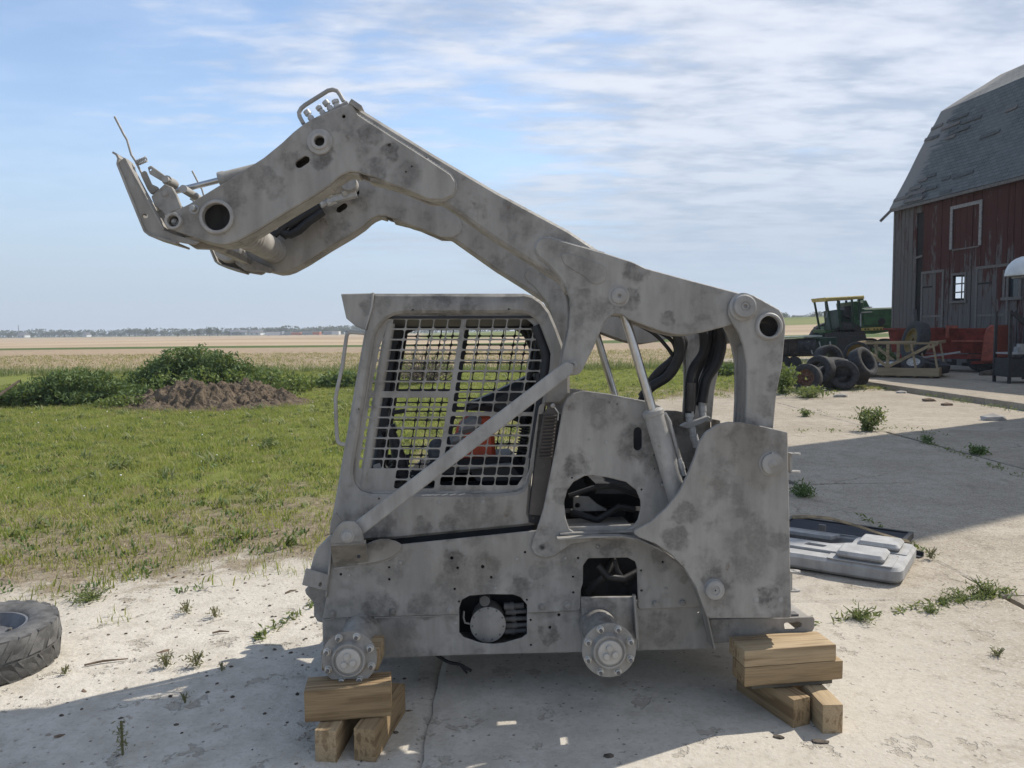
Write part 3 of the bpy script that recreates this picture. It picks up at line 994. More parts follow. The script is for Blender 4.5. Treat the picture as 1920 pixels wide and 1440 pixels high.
def build_arm():
    beam = [(655, 189), (668, 197), (813, 287), (933, 358), (1067, 430), (1133, 474), (1145, 560), (1062, 545), (1053, 527), (1003, 494), (933, 450), (830, 377), (750, 350), (690, 335)]
    A = plate('lift_arm', loader, beam, (), 0.214, 0.115, 'steel', 3, 0.013, .198)
    # goose-neck side plates with their holes
    neck = C1((400, 985), (408, 965), (425, 940), (450, 925), (560, 870), (720, 772), (940, 637), (1060, 560), (1180, 462), (1260, 387), (1330, 332), (1420, 280), (1640, 192)) + \
        [(661, 196), (672, 215), (682, 222), (800, 297), (845, 327), (853, 340), (854, 352), (848, 366), (831, 374), (803, 373), (750, 350), (733, 345), (700, 331), (677, 325)] + \
        C1((1700, 655), (1640, 652), (1590, 672), (1550, 700), (1500, 747), (1400, 815), (1200, 932), (1000, 1058), (880, 1122), (820, 1141), (760, 1146), (620, 1112), (450, 1050), (418, 1030))
    holes = [circ(407.5, 407.5, 25, 32), circ(600, 266, 9.5, 20), slot(561, 307.5, 573, 299.5, 7.5), circ(644.5, 218, 3.4, 12), circ(326, 415, 10.5, 20)]
    small = [circ(730, 272, 3.3, 12), circ(772, 312, 1.8, 8), circ(761, 322, 1.8, 8)]
    P = plate('neck_plate', A, neck, holes + small, 0.198, 0.017, 'steel', 2, 0.004)
    plate('neck_plate', A, neck, holes, 0.322, 0.014, 'steel', 2, 0.003, .198)
    # edge plates closing the neck box
    def strip(pts, d0, d1, th, name):
        mb = MB()
        for a, b in zip(pts, pts[1:]):
            xa, za = T(a[0], a[1], 0.198); xb, zb = T(b[0], b[1], 0.198)
            va = Vector((xb - xa, 0, zb - za)).normalized(); nn = Vector((-va.z, 0, va.x)) * th / 2
            p, q = Vector((xa, 0, za)), Vector((xb, 0, zb))
            c8 = []
            for y in (d0, d1):
                for (pt, sg) in ((p, -1), (q, -1), (q, 1), (p, 1)):
                    v = pt + nn * sg; c8.append((v.x, y, v.z))
            mb.quad_box(c8)
        return mb.build(name, 'steel', A, 60)
    sh = 2
    strip(C1((560, 880), (720, 782), (940, 648), (1060, 571), (1180, 473), (1260, 397), (1330, 343), (1420, 290), (1640, 200)), 0.216, 0.321, 0.014, 'top_strip')
    strip(C1((1700, 662), (1640, 645), (1590, 662), (1550, 690), (1500, 737), (1400, 805), (1200, 922), (1000, 1048), (880, 1112), (820, 1131), (760, 1136), (620, 1102)), 0.216, 0.321, 0.014, 'bottom_strip')
    strip([(657, 190), (676, 203)], 0.19, 0.345, 0.022, 'end_cap')
    # rings
    boss('tube_ring', A, 407.5, 407.5, 0.198, [(-0.01, 25.2), (0.016, 25.2), (0.018, 26.2), (0.018, 29.5), (0.014, 31.5), (0.0, 32), (-0.01, 25.2)], 'steel_smooth', 40)
    boss('pin_ring', A, 600, 266, 0.198, [(-0.01, 9.6), (0.016, 9.6), (0.018, 10.4), (0.018, 15), (0.010, 17), (0.008, 23), (0.0, 24), (-0.01, 9.6)], 'steel_smooth', 32)
    boss('pivot_ring', A, 326, 415, 0.198, [(-0.10, 10.6), (0.012, 10.6), (0.014, 11.5), (0.014, 15.0), (0.0, 16.5), (-0.1, 10.6)], 'steel_smooth', 30)
    bolt(A, 327, 416, 0.225, 5, 0.012, 'bare_bolt')
    boss('grease_plug', A, 364, 392, 0.198, [(0, 9), (0.002, 9), (0.002, 5.6), (0.025, 5.4), (0.027, 4.4)], 'bare_bolt', 16)
    # rear gusset with the leg down to the link bar
    gus = [(1003, 466), (1007, 454), (1016, 446), (1030, 445), (1133, 474), (1186, 491), (1211, 503), (1300, 527), (1396, 552), (1412, 562), (1416, 580), (1408, 596), (1388, 604), (1361, 612), (1319, 623), (1289, 628), (1267, 627.5), (1236, 620), (1178, 598), (1167, 590), (1155, 588), (1147, 591), (1139, 598), (1130, 612), (1122, 631), (1111, 656), (1094, 690), (1090, 698), (1082, 703), (1072, 704), (1062, 700), (1055, 692), (1053, 680), (1056, 664), (1067, 614), (1069, 581), (1068, 559), (1061, 539), (1050, 520), (1028, 495), (1011, 481)]
    gs = plate('gusset_plate', A, gus, [circ(1074, 685, 3, 12)], 0.198, 0.02, 'steel', 6, 0.004)
    plate('gusset_plate', A, gus, [], 0.316, 0.018, 'steel', 6, 0.004, .198)
    # thickness between the two gusset plates along the rear box
    plate('gusset_core', A, [(1062, 545), (1133, 478), (1186, 497), (1300, 533), (1390, 558), (1395, 585), (1310, 615), (1270, 618), (1180, 590), (1140, 590), (1115, 600), (1090, 560)], (), 0.2185, 0.0965, 'steel', 6, 0.004, .198)
    # pressed oblong pad and its rim
    pad = slot(1065, 484, 1117, 512, 18)
    pk = plate('pressed_pad', A, C3((180, 200), (240, 195), (330, 225), (440, 265), (485, 295), (497, 330), (490, 370), (465, 398), (425, 408), (390, 398), (330, 345), (250, 300), (205, 265)), (), 0.194, 0.006, 'steel', 8, 0.0028)
    boss('pin_cap', A, 1160.5, 555, 0.198, [(0, 20), (0.002, 20), (0.003, 15), (0.010, 14.5), (0.012, 13), (0.012, 5), (0.010, 4.6), (0.010, 3.2), (0.004, 3)], 'steel_smooth')
    boss('pin_cap', A, 1073.5, 684.5, 0.198, [(0, 9), (0.006, 9), (0.008, 8), (0.008, 3.5), (-0.01, 3)], 'steel_smooth')
    boss('pivot_boss', A, 326, 415, 0.336, [(-0.07, 12), (-0.066, 22), (-0.066, 28), (-0.05, 31), (0.0, 32)], 'steel_smooth', 28)
    return A
arm = build_arm()
def guards():
    mb = MB()
    pts = [(569, 232), (562, 219), (560.5, 211), (565, 203), (572, 197), (615, 170), (624, 168), (632, 170.5), (637, 177), (644, 190)]
    mb.tube([T3(a, b, 0.265) for a, b in pts], 4.0 * PX(0.265), 10)
    mb.build('coupler_guard', 'steel_smooth', arm)
    for (a, b, c, d_, r) in ((586, 226, 574, 208, 6), (607, 214, 596, 200, 5.5), (622, 207, 609, 190, 6), (633, 202, 628, 188, 6.5)):
        p, q = T3(a, b, 0.27), T3(c, d_, 0.27)
        k = PX(0.27); L = (q - p).length; ax = q - p
        MB().lathe(p, ax, [(0, r * k), (L * .35, r * k), (L * .36, r * .72 * k), (L * .6, r * .72 * k), (L * .61, r * 1.05 * k), (L, r * 1.05 * k), (L + .002, r * .7 * k)], 12).build('quick_coupler', 'fitting', arm)
    plate('coupler_bracket', arm, [(566, 234), (650, 188), (656, 196), (572, 243)], (), 0.23, 0.075, 'steel', 2, 0.003)
    # hose couplers on the inner side at the neck
farm_ = mirror(arm)
guards()
def inner_fittings():
    # cluster of hose ends on the inner face of the far arm
    for i, (x, y, x1, y1, r) in enumerate(((516, 428, 535, 438, 6), (524, 412, 543, 408, 6.5), (532, 402, 552, 398, 5), (520, 420, 540, 424, 5), (600, 384, 622, 378, 6), (612, 366, 640, 357, 7), (640, 362, 668, 352, 8))):
        p, q = T3(x, y, 1.02), T3(x1, y1, 1.05); k = PX(1.03); L = (q - p).length
        MB().lathe(p, q - p, [(0, r * k), (L * .3, r * k), (L * .31, r * .75 * k), (L * .5, r * .75 * k), (L * .51, r * 1.15 * k), (L * .85, r * 1.15 * k), (L * .86, r * .6 * k), (L, r * .6 * k)], 8).build('hose_fitting', 'nut_zinc' if i % 2 else 'fitting', farm_, 30).matrix_parent_inverse = Matrix.Diagonal((1, -1, 1, 1)) @ Matrix.Translation((0, -2 * LC, 0))
    for pts in (((600, 386), (575, 402), (552, 416), (540, 424)), ((606, 396), (580, 414), (560, 432), (545, 440), (528, 436))):
        MB().tube([T3(a, b, 1.04) for a, b in pts], 8 * PX(1.0), 10).build('arm_hose', 'rubber_hose', farm_).matrix_parent_inverse = Matrix.Diagonal((1, -1, 1, 1)) @ Matrix.Translation((0, -2 * LC, 0))
inner_fittings()

# cross tubes between the arms
def between(name, px, py, r, m='steel', d0=0.336, d1=None):
    k = PX(0.2)
    c = T3(px, py, 0.2); d1 = 2 * LC - d0 if d1 is None else d1
    return MB().lathe((c.x, d0, c.z), (0, 1, 0), [(0, r * k), (d1 - d0, r * k)], 32).build(name, m, loader)
def open_tube(name, px, py, r0, r1, m='steel'):
    k = PX(0.2); c = T3(px, py, 0.2)
    d0, d1 = 0.2, 2 * LC - 0.2
    return MB().lathe((c.x, d0, c.z), (0, 1, 0), [(0, r0 * k), (0, r1 * k), (d1 - d0, r1 * k), (d1 - d0, r0 * k), (0.0, r0 * k)], 40, False, False).build(name, m, loader)
open_tube('front_cross_tube', 407.5, 407.5, 25, 28.5)
open_tube('rear_cross_tube', 1441, 612, 19.5, 22.5)
for o in bpy.data.objects:
    if o.name == 'front_cross_tube':
        # ridged repair wraps on the tube
        c = T3(407.5, 407.5, 0.2); k = PX(0.2); b = MB()
        for y in (0.52, 0.57, 0.62, 0.66):
            b.lathe((c.x, y, c.z), (0, 1, 0), [(0, 28.6 * k), (0.006, 30.5 * k), (0.022, 30.5 * k), (0.028, 28.6 * k)], 28, False, False)
        b.build('weld_wrap', 'steel', o)

def build_upright():
    U = plate('upright', loader, [(1397, 551), (1412, 553), (1461, 580), (1469, 592), (1473, 609), (1472, 628), (1467, 684), (1456, 740), (1449, 815), (1397, 815), (1398, 775), (1400, 753), (1400, 684), (1394, 648), (1386, 625), (1372, 602), (1366, 588), (1367, 572), (1375, 557), (1385, 552)], [circ(1441, 612, 19.5, 28)], 0.176, 0.02, 'steel', 5, 0.004)
    plate('upright_web', U, [(1404, 645), (1432, 645), (1462, 645), (1462, 684), (1450, 740), (1444, 815), (1402, 815), (1404, 753), (1404, 684)], (), 0.197, 0.138, 'steel', 4, 0.004, .176)
    plate('upright_inner_plate', U, [(1375, 557), (1397, 551), (1461, 580), (1473, 609), (1467, 684), (1456, 740), (1449, 815), (1397, 815), (1400, 753), (1400, 684), (1394, 648), (1386, 625), (1366, 588)], [circ(1441, 612, 19.5, 28)], 0.336, 0.016, 'steel', 5, 0.004, .176)
    boss('tube_ring', U, 1441, 612, 0.176, [(-0.01, 19.6), (0.014, 19.6), (0.016, 20.3), (0.016, 23.5), (0.010, 26), (0.0, 26.5), (-0.01, 19.6)], 'steel_smooth', 36)
    boss('pin_cap', U, 1393, 575.5, 0.176, [(0, 26.5), (0.006, 26.5), (0.008, 24), (0.012, 22), (0.03, 21), (0.033, 19.5), (0.033, 9.5), (0.030, 9), (0.030, 7), (0.033, 6.5), (0.033, 4), (0.026, 3.5), (0.026, 1)], 'steel_smooth', 32)
    return U
upright = build_upright(); mirror(upright)

def build_link():
    Lk = plate('link_bar', loader, [(662, 984), (668, 977), (1048, 687), (1062, 678), (1076, 684), (1074, 700), (1064, 708), (684, 999), (672, 1006), (660, 1000)], (), 0.155, 0.028, 'steel_smooth', 3, 0.004)
    return Lk
link = build_link(); mirror(link)

def build_rear_plate():
    pl = [(1477, 810, 3), (1477.7, 860), (1484, 1156, 4), (1481, 1158.5), (1330, 1159.5, 5), (1324, 1154), (1317, 1134), (1305, 1100), (1283, 1065), (1258, 1040), (1230, 1020), (1199, 1008), (1189, 1001, 5), (1190, 994, 4), (1218, 980), (1249, 953), (1274, 922), (1289, 891), (1303, 857), (1311, 829), (1324, 810), (1345, 796), (1367, 791), (1392, 792), (1429, 799)]
    R = plate('rear_side_plate', loader, pl, [], 0.135, 0.022, 'steel', 8, 0.003)
    # rolled outer edge at the back and the return that closes it
    plate('rear_edge_flange', R, [(1474, 812), (1477, 812), (1483.6, 1155), (1480.6, 1155)], (), 0.158, 0.16, 'steel', 0, 0.002)
    boss('pivot_cap', R, 1446, 869.5, 0.135, [(0, 24), (0.003, 23.5), (0.004, 20.5), (0.018, 20), (0.020, 18.5), (0.020, 8.8), (0.022, 8.2), (0.024, 6), (0.025, 1)], 'steel_smooth', 32)
    boss('pivot_cap', R, 1338.5, 1104.5, 0.135, [(0, 20), (0.003, 19.5), (0.010, 18.3), (0.022, 17.8), (0.024, 16.5), (0.024, 9.2), (0.020, 8.6), (0.020, 4.2), (0.023, 4.0), (0.023, 2.0), (0.014, 1.5)], 'steel_smooth', 32)
    boss('bolt', R, 1446, 849.5, 0.135, [(0, 2.4), (0.018, 2.2)], 'bare_bolt', 8)
    for a, b in ((1418, 1124.5), (1464, 1124)):
        boss('plug', R, a, b, 0.135, [(-.001, 5.2), (0.002, 5), (0.002, 4.2), (0.0008, 4.0), (0.0008, 1)], 'steel_smooth', 16)
    for i, a in enumerate((1431, 1436, 1441, 1446)):
        MB().box(T3(a, 1125 - (i % 2), 0.134), (0.0045, 0.003, 0.010 if i % 2 else 0.016)).build('stamp', 'steel_dark', R, 0)
    return R
rear_plate = build_rear_plate(); mirror(rear_plate)

def build_hull():
    # upper side panel
    win = [(861, 1140), (866, 1125), (881, 1117), (916, 1114.5), (962, 1115), (976, 1120), (986, 1134), (988, 1154), (988, 1189), (979, 1196), (944, 1206), (924, 1208), (901, 1206), (869, 1195), (862, 1186)]
    D = 0.315
    up = [(622, 1030), (684, 1024), (742, 1022), (1002, 995), (1060, 988), (1200, 985), (1290, 1050), (1330, 1137), (1320, 1138), (1199, 1142.5, 2), (1196.5, 1137, 2), (1194.5, 1065), (1191, 1053), (1177, 1045.5), (1103, 1047), (1093.5, 1060), (1093, 1093), (1089, 1106), (1089, 1140), (1085, 1145.5, 3), (988, 1149.5, 0), (988, 1134, 0), (976, 1120), (962, 1115), (916, 1114.5), (881, 1117), (866, 1125), (861, 1140), (861, 1152.5, 0), (700, 1157), (604, 1160, 2), (606, 1152), (612, 1118)]
    dots = [(729.5, 1064, 2.2), (729.7, 1086.5, 2.4), (639, 1077, 2.6), (847, 1046.5, 3.2), (858, 1065, 2.5), (905, 1062.7, 3.4), (921, 1082.5, 2.6), (852.5, 1104.5, 2.4), (860.5, 1128, 2.0), (984.4, 1035.6, 2.4), (988, 1124.8, 2.0), (1120.5, 1025, 3.2), (1084, 1046.5, 2.2), (1074.5, 1081.5, 2.2), (1075, 1111, 2.2), (1202, 1070, 2.4), (1203, 1107.5, 2.4), (1243, 1054, 2.4)]
    H = plate('side_panel', loader, up, [circ(a, b, r, 12) for a, b, r in dots], D, 0.012, 'steel', 5, 0.003)
    low = [(604, 1154), (861, 1147), (861, 1186, 0), (869, 1195), (901, 1206), (924, 1208), (944, 1206), (979, 1196), (988, 1189, 0), (988, 1143), (1090, 1139), (1195, 1134), (1325, 1130), (1340, 1216), (1326, 1217), (1074, 1223.5), (880, 1228), (720, 1234, 3), (606, 1238)]
    ldots = [(1048, 1153, 3), (1031, 1176.6, 3), (995, 1162.6, 2.2), (995.5, 1209.5, 2.2), (1310, 1149, 1.8)]
    LW = plate('lower_side_panel', loader, low, [circ(a, b, r, 12) for a, b, r in ldots], D + 0.014, 0.012, 'steel', 3, 0.003)
    for a, b, r in ((624, 1150, 5.5), (736, 1146.5, 5.5), (845, 1144, 5.8), (1016, 1137.5, 5), (1064.5, 1134, 5), (1228, 1131.5, 5), (1279, 1129.5, 5.2)):
        bolt(H, a, b, D, r)
    for a, b in ((751, 1054.8), (654, 1077.7), (929, 1103), (1019.5, 1100.5), (1060, 1046), (969, 1048.5), (1249, 1103.5)):
        boss('rivet', H, a, b, D, [(0, 3.2), (0.004, 3), (0.005, 2)], 'steel_smooth', 10)
    for a, b in ((854, 1168), (855.5, 1214.5)):
        boss('rivet', LW, a, b, D + .014, [(0, 3), (0.003, 2.6)], 'steel_smooth', 10)
    # bracket plate around the rear axle with its rib
    plate('axle_bracket', LW, [(1089, 1120), (1192, 1119), (1194, 1180), (1196, 1217), (1150, 1222), (1094, 1223)], (), D - 0.006, 0.018, 'steel', 1, 0.003)
    plate('bracket_rib', LW, [(1187.5, 1117), (1192.5, 1117), (1197, 1200), (1193, 1200)], (), D - 0.035, 0.03, 'steel', 0, 0.002)
    return H, LW
hull, lower = build_hull(); mirror(hull); mirror(lower)

def build_pump():
    # round motor cover and fittings behind the oval window
    d = 0.40
    P = boss('drive_motor', loader, 915, 1170, d, [(-0.14, 30), (0.0, 33), (0.012, 33.5), (0.014, 32.5)], 'steel', 40)
    k = PX(d)
    for i in range(11):
        a = 2 * pi * i / 11 + .15
        boss('bolt', P, 915 + 29.5 * cos(a), 1170 + 29.5 * sin(a), d - 0.014, [(0, 1.7), (0.004, 1.6)], 'steel_dark', 8)
    for y, x0, x1, r in ((1137, 945, 962, 7), (1148, 948, 966, 5), (1161, 947, 968, 5), (1173, 949, 970, 5.5), (1184, 946, 966, 5.5)):
        p, q = T3(x0, y, d + .04), T3(x1 + 20, y - 2, d + .04); kk = PX(d + .04)
        L = (q - p).length
        MB().lathe(p, q - p, [(0, r * kk), (L * .3, r * kk), (L * .31, r * 1.2 * kk), (L * .5, r * 1.2 * kk), (L * .51, r * .8 * kk), (L, r * .8 * kk)], 10).build('hose_fitting', 'steel_dark', P)
    MB().tube([T3(870, 1146, d), T3(869, 1158, d), T3(872, 1168, d), T3(884, 1170, d)], 1.7 * k, 8).build('pipe', 'steel', P)
    boss('port', P, 909, 1126, d, [(-.05, 10), (0.01, 10)], 'steel_dark', 16)
build_pump()

def build_axle(px, py):
    k0 = PX(0.0)
    c = T3(px, py, 0.0)
    A = MB().lathe((c.x, 0.012, c.z), (0, 1, 0), [(0, 27 * k0), (0.10, 27 * k0), (0.13, 30 * k0), (0.20, 30 * k0), (0.24, 36 * k0), (0.325, 40 * k0)], 36).build('axle_tube', 'steel', loader)
    hub = MB().lathe((c.x, 0.012, c.z), YAX, [(-0.004, 50.5 * k0), (0.008, 51.5 * k0), (0.011, 50.5 * k0), (0.0112, 35 * k0), (0.016, 33.5 * k0), (0.03, 32 * k0), (0.036, 31 * k0), (0.037, 27.5 * k0), (0.031, 26.5 * k0), (0.031, 20 * k0)], 48).build('wheel_hub', 'steel', A)
    MB().lathe((c.x, 0.012 - .030, c.z), YAX, [(0, 23 * k0), (0.010, 22.5 * k0), (0.012, 21.5 * k0), (0.0125, 6 * k0)], 40).build('hub_cap', 'hub_pale', hub)
    for i in range(3):
        a = 2 * pi * i / 3 + 1.75
        p = (c.x + 9.5 * k0 * cos(a), 0.012 - 0.042, c.z + 9.5 * k0 * sin(a))
        MB().lathe(p, YAX, [(0, 6.2 * k0), (0.010, 6.0 * k0), (0.012, 5.0 * k0)], 12).build('cap_screw', 'hub_pale', hub)
    for i in range(8):
        a = 2 * pi * i / 8 + radians(22.5 + (4 if px < 900 else 0))
        p = Vector((c.x + 43.5 * k0 * cos(a), 0.012 - 0.010, c.z + 43.5 * k0 * sin(a)))
        p = p + Vector((0, -.0005, 0))
        b = MB().lathe(p, YAX, [(0, 7.2 * k0), (0.003, 7.2 * k0)], 16).lathe(p, YAX, [(0.003, 6.2 * k0), (0.018, 6.0 * k0), (0.0195, 5.0 * k0)], 6, True, True, a)
        b.build('wheel_nut', 'nut_zinc', hub, 25)
        MB().lathe(p, YAX, [(0.019, 3.4 * k0), (0.028, 3.4 * k0), (0.0285, 2.2 * k0)], 10).build('stud', 'steel_dark', hub, 25)
    return A
for q in ((655, 1235), (1142, 1219.5)):
    mirror(build_axle(*q))

def build_chassis():
    D = 0.300
    out = [(999, 1010), (1006, 995), (1019, 953), (1031, 894), (1047, 813), (1056, 762), (1063, 747), (1075, 737), (1093, 732), (1140, 738), (1218, 753), (1238, 760), (1262, 800), (1290, 900), (1300, 990), (1260, 1012), (1187, 1009), (1103, 1015.5), (1072, 1020), (1056, 1031), (1040, 1043.5), (1019, 1047), (1004, 1041), (996, 1027)]
    opening = fillet([(1058, 944), (1059, 936), (1064, 919), (1075, 904), (1096, 892.5), (1112, 891.5), (1140, 895.5), (1174, 904), (1193, 919), (1201, 938), (1202, 952), (1196, 975), (1187, 987), (1174, 994), (1078, 998), (1068, 992), (1061, 972)], 5)
    sl = slot(1196, 809, 1196, 837, 8)
    dots = [(1142, 754.5, 1.6), (1157, 757.5, 1.6), (1072.5, 896, 2), (1203, 918, 2), (1227, 853.5, 1.8), (1227.5, 879.5, 1.8), (1120.5, 1025, 2)]
    ch = plate('chassis_plate', loader, out, [opening, sl] + [circ(a, b, r, 10) for a, b, r in dots], D, 0.014, 'steel', 5, 0.004)
    boss('bolt', ch, 1016.5, 1026, D, [(0, 6), (0.003, 5.8), (0.003, 3.6), (-0.006, 3.4)], 'steel_dark', 16)
    boss('rivet', ch, 1136, 829.5, D, [(0, 3.2), (0.003, 2.8)], 'steel_smooth', 10)
    boss('rivet', ch, 1105, 824, D, [(0, 2.2), (0.003, 2)], 'steel_smooth', 10)
    # ledge along the bottom of the opening and the fender lip
    mb = MB()
    a, b = T3(1050, 1006, 0.29), T3(1192, 1000, 0.29)
    mb.beam((a.x, 0.45, a.z + .012), (b.x, 0.45, b.z + .012), 0.34, 0.008)
    mb.build('engine_tray', 'steel', ch, 0)
    mb = MB()
    pts = [(1044, 1008), (1105, 1004), (1160, 1003), (1192, 1008), (1232, 1026), (1262, 1047), (1288, 1074), (1308, 1110), (1322, 1150), (1336, 1212)]
    for p, q in zip(pts, pts[1:]):
        xa, za = T(*p, 0.27); xb, zb = T(*q, 0.27)
        mb.beam((xa, 0.275, za), (xb, 0.275, zb), 0.085, 0.007, (0, 0, 1) if abs(xb - xa) > abs(zb - za) * .3 else (1, 0, 0))
    mb.build('fender_lip', 'steel', ch, 60)
    boss('stud', ch, 1240, 908, D, [(0, 3), (0.03, 3)], 'steel_smooth', 8)
    return ch
chassis = build_chassis(); far_ch = mirror(chassis)
def welds():
    def bead(pts, d, parent, r=3.0):
        P = []
        F = [Vector(p) for p in fillet([(a, b) for a, b in pts], 0)] if False else [Vector((a, b)) for a, b in pts]
        for a, b in zip(F, F[1:]):
            n = max(2, int((b - a).length / 3.2))
            for i in range(n): P.append(a.lerp(b, i / n))
        Q = [T3(p.x, p.y, d) for p in P]
        rr = [r * PX(d) * (.85 + .3 * (i % 2) + .12 * mnoise.noise(q * 40)) for i, q in enumerate(Q)]
        MB().tube(Q, rr, 6).build('weld_bead', 'steel_smooth', parent)
    bead([(800, 298), (846, 328), (854, 342), (855, 354), (848, 367), (831, 375.5), (805, 374.5)], .2138, arm)
    bead([(672, 216), (684, 224), (800, 297)], .2138, arm, 2.4)
    bead([(1133, 476), (1030, 446.5), (1016, 447.5), (1007, 455), (1003.5, 466), (1011, 481), (1028, 495), (1050, 520), (1061, 539)], .2138, arm)
    bead([(604, 1161), (700, 1158), (861, 1153.5)], .328, hull, 1.6)
    bead([(690, 1057.5), (725, 1050.5), (749, 1036), (754, 1026)], .3135, mount, 2.0)
    bead([(626, 1066), (690, 1057)], .3145, mount, 2.0)
    bead([(1092, 1223), (1094, 1180), (1089.5, 1122)], .327, lower, 2.0)
    bead([(1196.5, 1215), (1193.5, 1122)], .327, lower, 2.0)


def build_bay():
    # floor, bulkheads and a dark engine inside the hull
    D0, D1 = 0.345, 2 * LC - 0.345
    a = T3(608, 1236, 0.33); b = T3(1336, 1214, 0.33)
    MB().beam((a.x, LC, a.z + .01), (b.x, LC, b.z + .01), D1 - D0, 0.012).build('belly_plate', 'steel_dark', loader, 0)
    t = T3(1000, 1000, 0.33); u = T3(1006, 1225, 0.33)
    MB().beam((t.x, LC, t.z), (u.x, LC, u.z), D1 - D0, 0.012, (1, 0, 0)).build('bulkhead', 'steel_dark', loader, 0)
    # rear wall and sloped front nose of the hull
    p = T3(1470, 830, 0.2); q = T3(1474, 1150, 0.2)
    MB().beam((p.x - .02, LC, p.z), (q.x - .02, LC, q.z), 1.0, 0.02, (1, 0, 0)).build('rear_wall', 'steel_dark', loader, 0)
    plate('hull_blackout', loader, [(615, 1030), (990, 1005), (1000, 1225), (612, 1234)], (), .60, .01, 'black_part', 0, .001)  # added black sheet that keeps the panel holes dark
    plate('bay_blackout', loader, [(1050, 790), (1240, 775), (1300, 900), (1310, 1110), (1040, 1110), (1020, 1000)], (), .92, .04, 'black_part', 4, .004)  # black plate added to block daylight seen through the engine opening
    c = T3(1180, 1080, 0.4)
    ee = MB().box((c.x + .06, LC + .05, c.z + .02), (0.52, 0.42, 0.34))
    for i in range(4): ee.lathe((c.x - .12 + i * .12, LC + .05, c.z + .18), (0, 0, 1), [(0, .05), (.07, .05), (.08, .03)], 14)
    ee.lathe((c.x - .22, LC - .05, c.z - .02), (-1, 0, 0), [(0, .13), (.03, .13), (.03, .05), (.06, .05)], 24)
    en = ee.build('engine', 'engine_dark', loader)
    h = MB()
    h.tube([T3(1100, 1110, .45), T3(1130, 1080, .42), T3(1150, 1050, .5)], 9 * PX(.45), 10)
    h.tube([T3(1120, 1060, .40), T3(1140, 1082, .39), T3(1170, 1086, .39), T3(1200, 1070, .42)], 7 * PX(.4), 10)
    h.tube([T3(1152, 1050, .40), T3(1158, 1070, .40), T3(1175, 1095, .41)], 4 * PX(.4), 8)
    h.tube([T3(1066, 930, .48), T3(1110, 915, .5), T3(1150, 912, .5), T3(1200, 930, .5)], 5 * PX(.4), 8)
    h.tube([T3(1070, 960, .55), T3(1120, 975, .5), T3(1160, 950, .5), T3(1190, 955, .5)], 7 * PX(.4), 8)
    h.build('engine_hose', 'rubber_hose', en)
    plate('engine_cover', en, [(1075, 930), (1105, 932), (1120, 945), (1145, 958), (1075, 960)], [circ(1083, 948, 5, 12)], 0.62, 0.02, 'steel_smooth', 4, 0.004)
    # far inner deck and a heat shield between the cab and the bay
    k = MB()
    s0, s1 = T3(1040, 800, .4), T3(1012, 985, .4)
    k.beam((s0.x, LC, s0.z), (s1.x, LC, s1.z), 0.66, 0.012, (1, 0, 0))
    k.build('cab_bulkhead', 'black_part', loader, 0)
    k = MB().beam(T3(1200, 880, .45), T3(1300, 905, .45), 0.05, 0.03)
    c2 = T3(1150, 905, .7)
    k.box((c2.x + .05, LC + .02, c2.z), (0.34, 0.5, 0.05))
    k.lathe((c2.x + .1, LC - .1, c2.z + .02), (0, 0, 1), [(0, .09), (.10, .09), (.12, .06)], 20)
    k.build('air_cleaner', 'engine_dark', en, 40)
build_bay()

def build_nose():
    # sheet metal front of the hull, full width
    D = 0.34
    out = [(620, 1004), (605, 1018), (595, 1027), (588, 1043), (580, 1072), (578, 1100), (571, 1106), (573, 1114), (588, 1131), (588, 1154), (595, 1166), (604, 1168), (620, 1168), (640, 1100), (640, 1020)]
    lo = [[T(a, b, D) for a, b in fillet(out, 5)]]
    me = shift(flat_mesh('nose_panel', lo, 2 * (LC - D), 0.006), 0, LC, 0)
    N = add('nose_panel', me, loader, 'steel')
    plate('tie_down_bracket', N, [(573, 1066, 2), (617, 1078, 2), (613, 1109), (566, 1097, 2)], [slot(600, 1097.5, 601, 1094.5, 2.6)], 0.296, 0.012, 'steel', 2, 0.003)
    plate('corner_flange', N, [(620, 1020), (624, 1020), (613, 1120), (609, 1120)], (), 0.30, 0.03, 'steel', 0, 0.002)
build_nose()

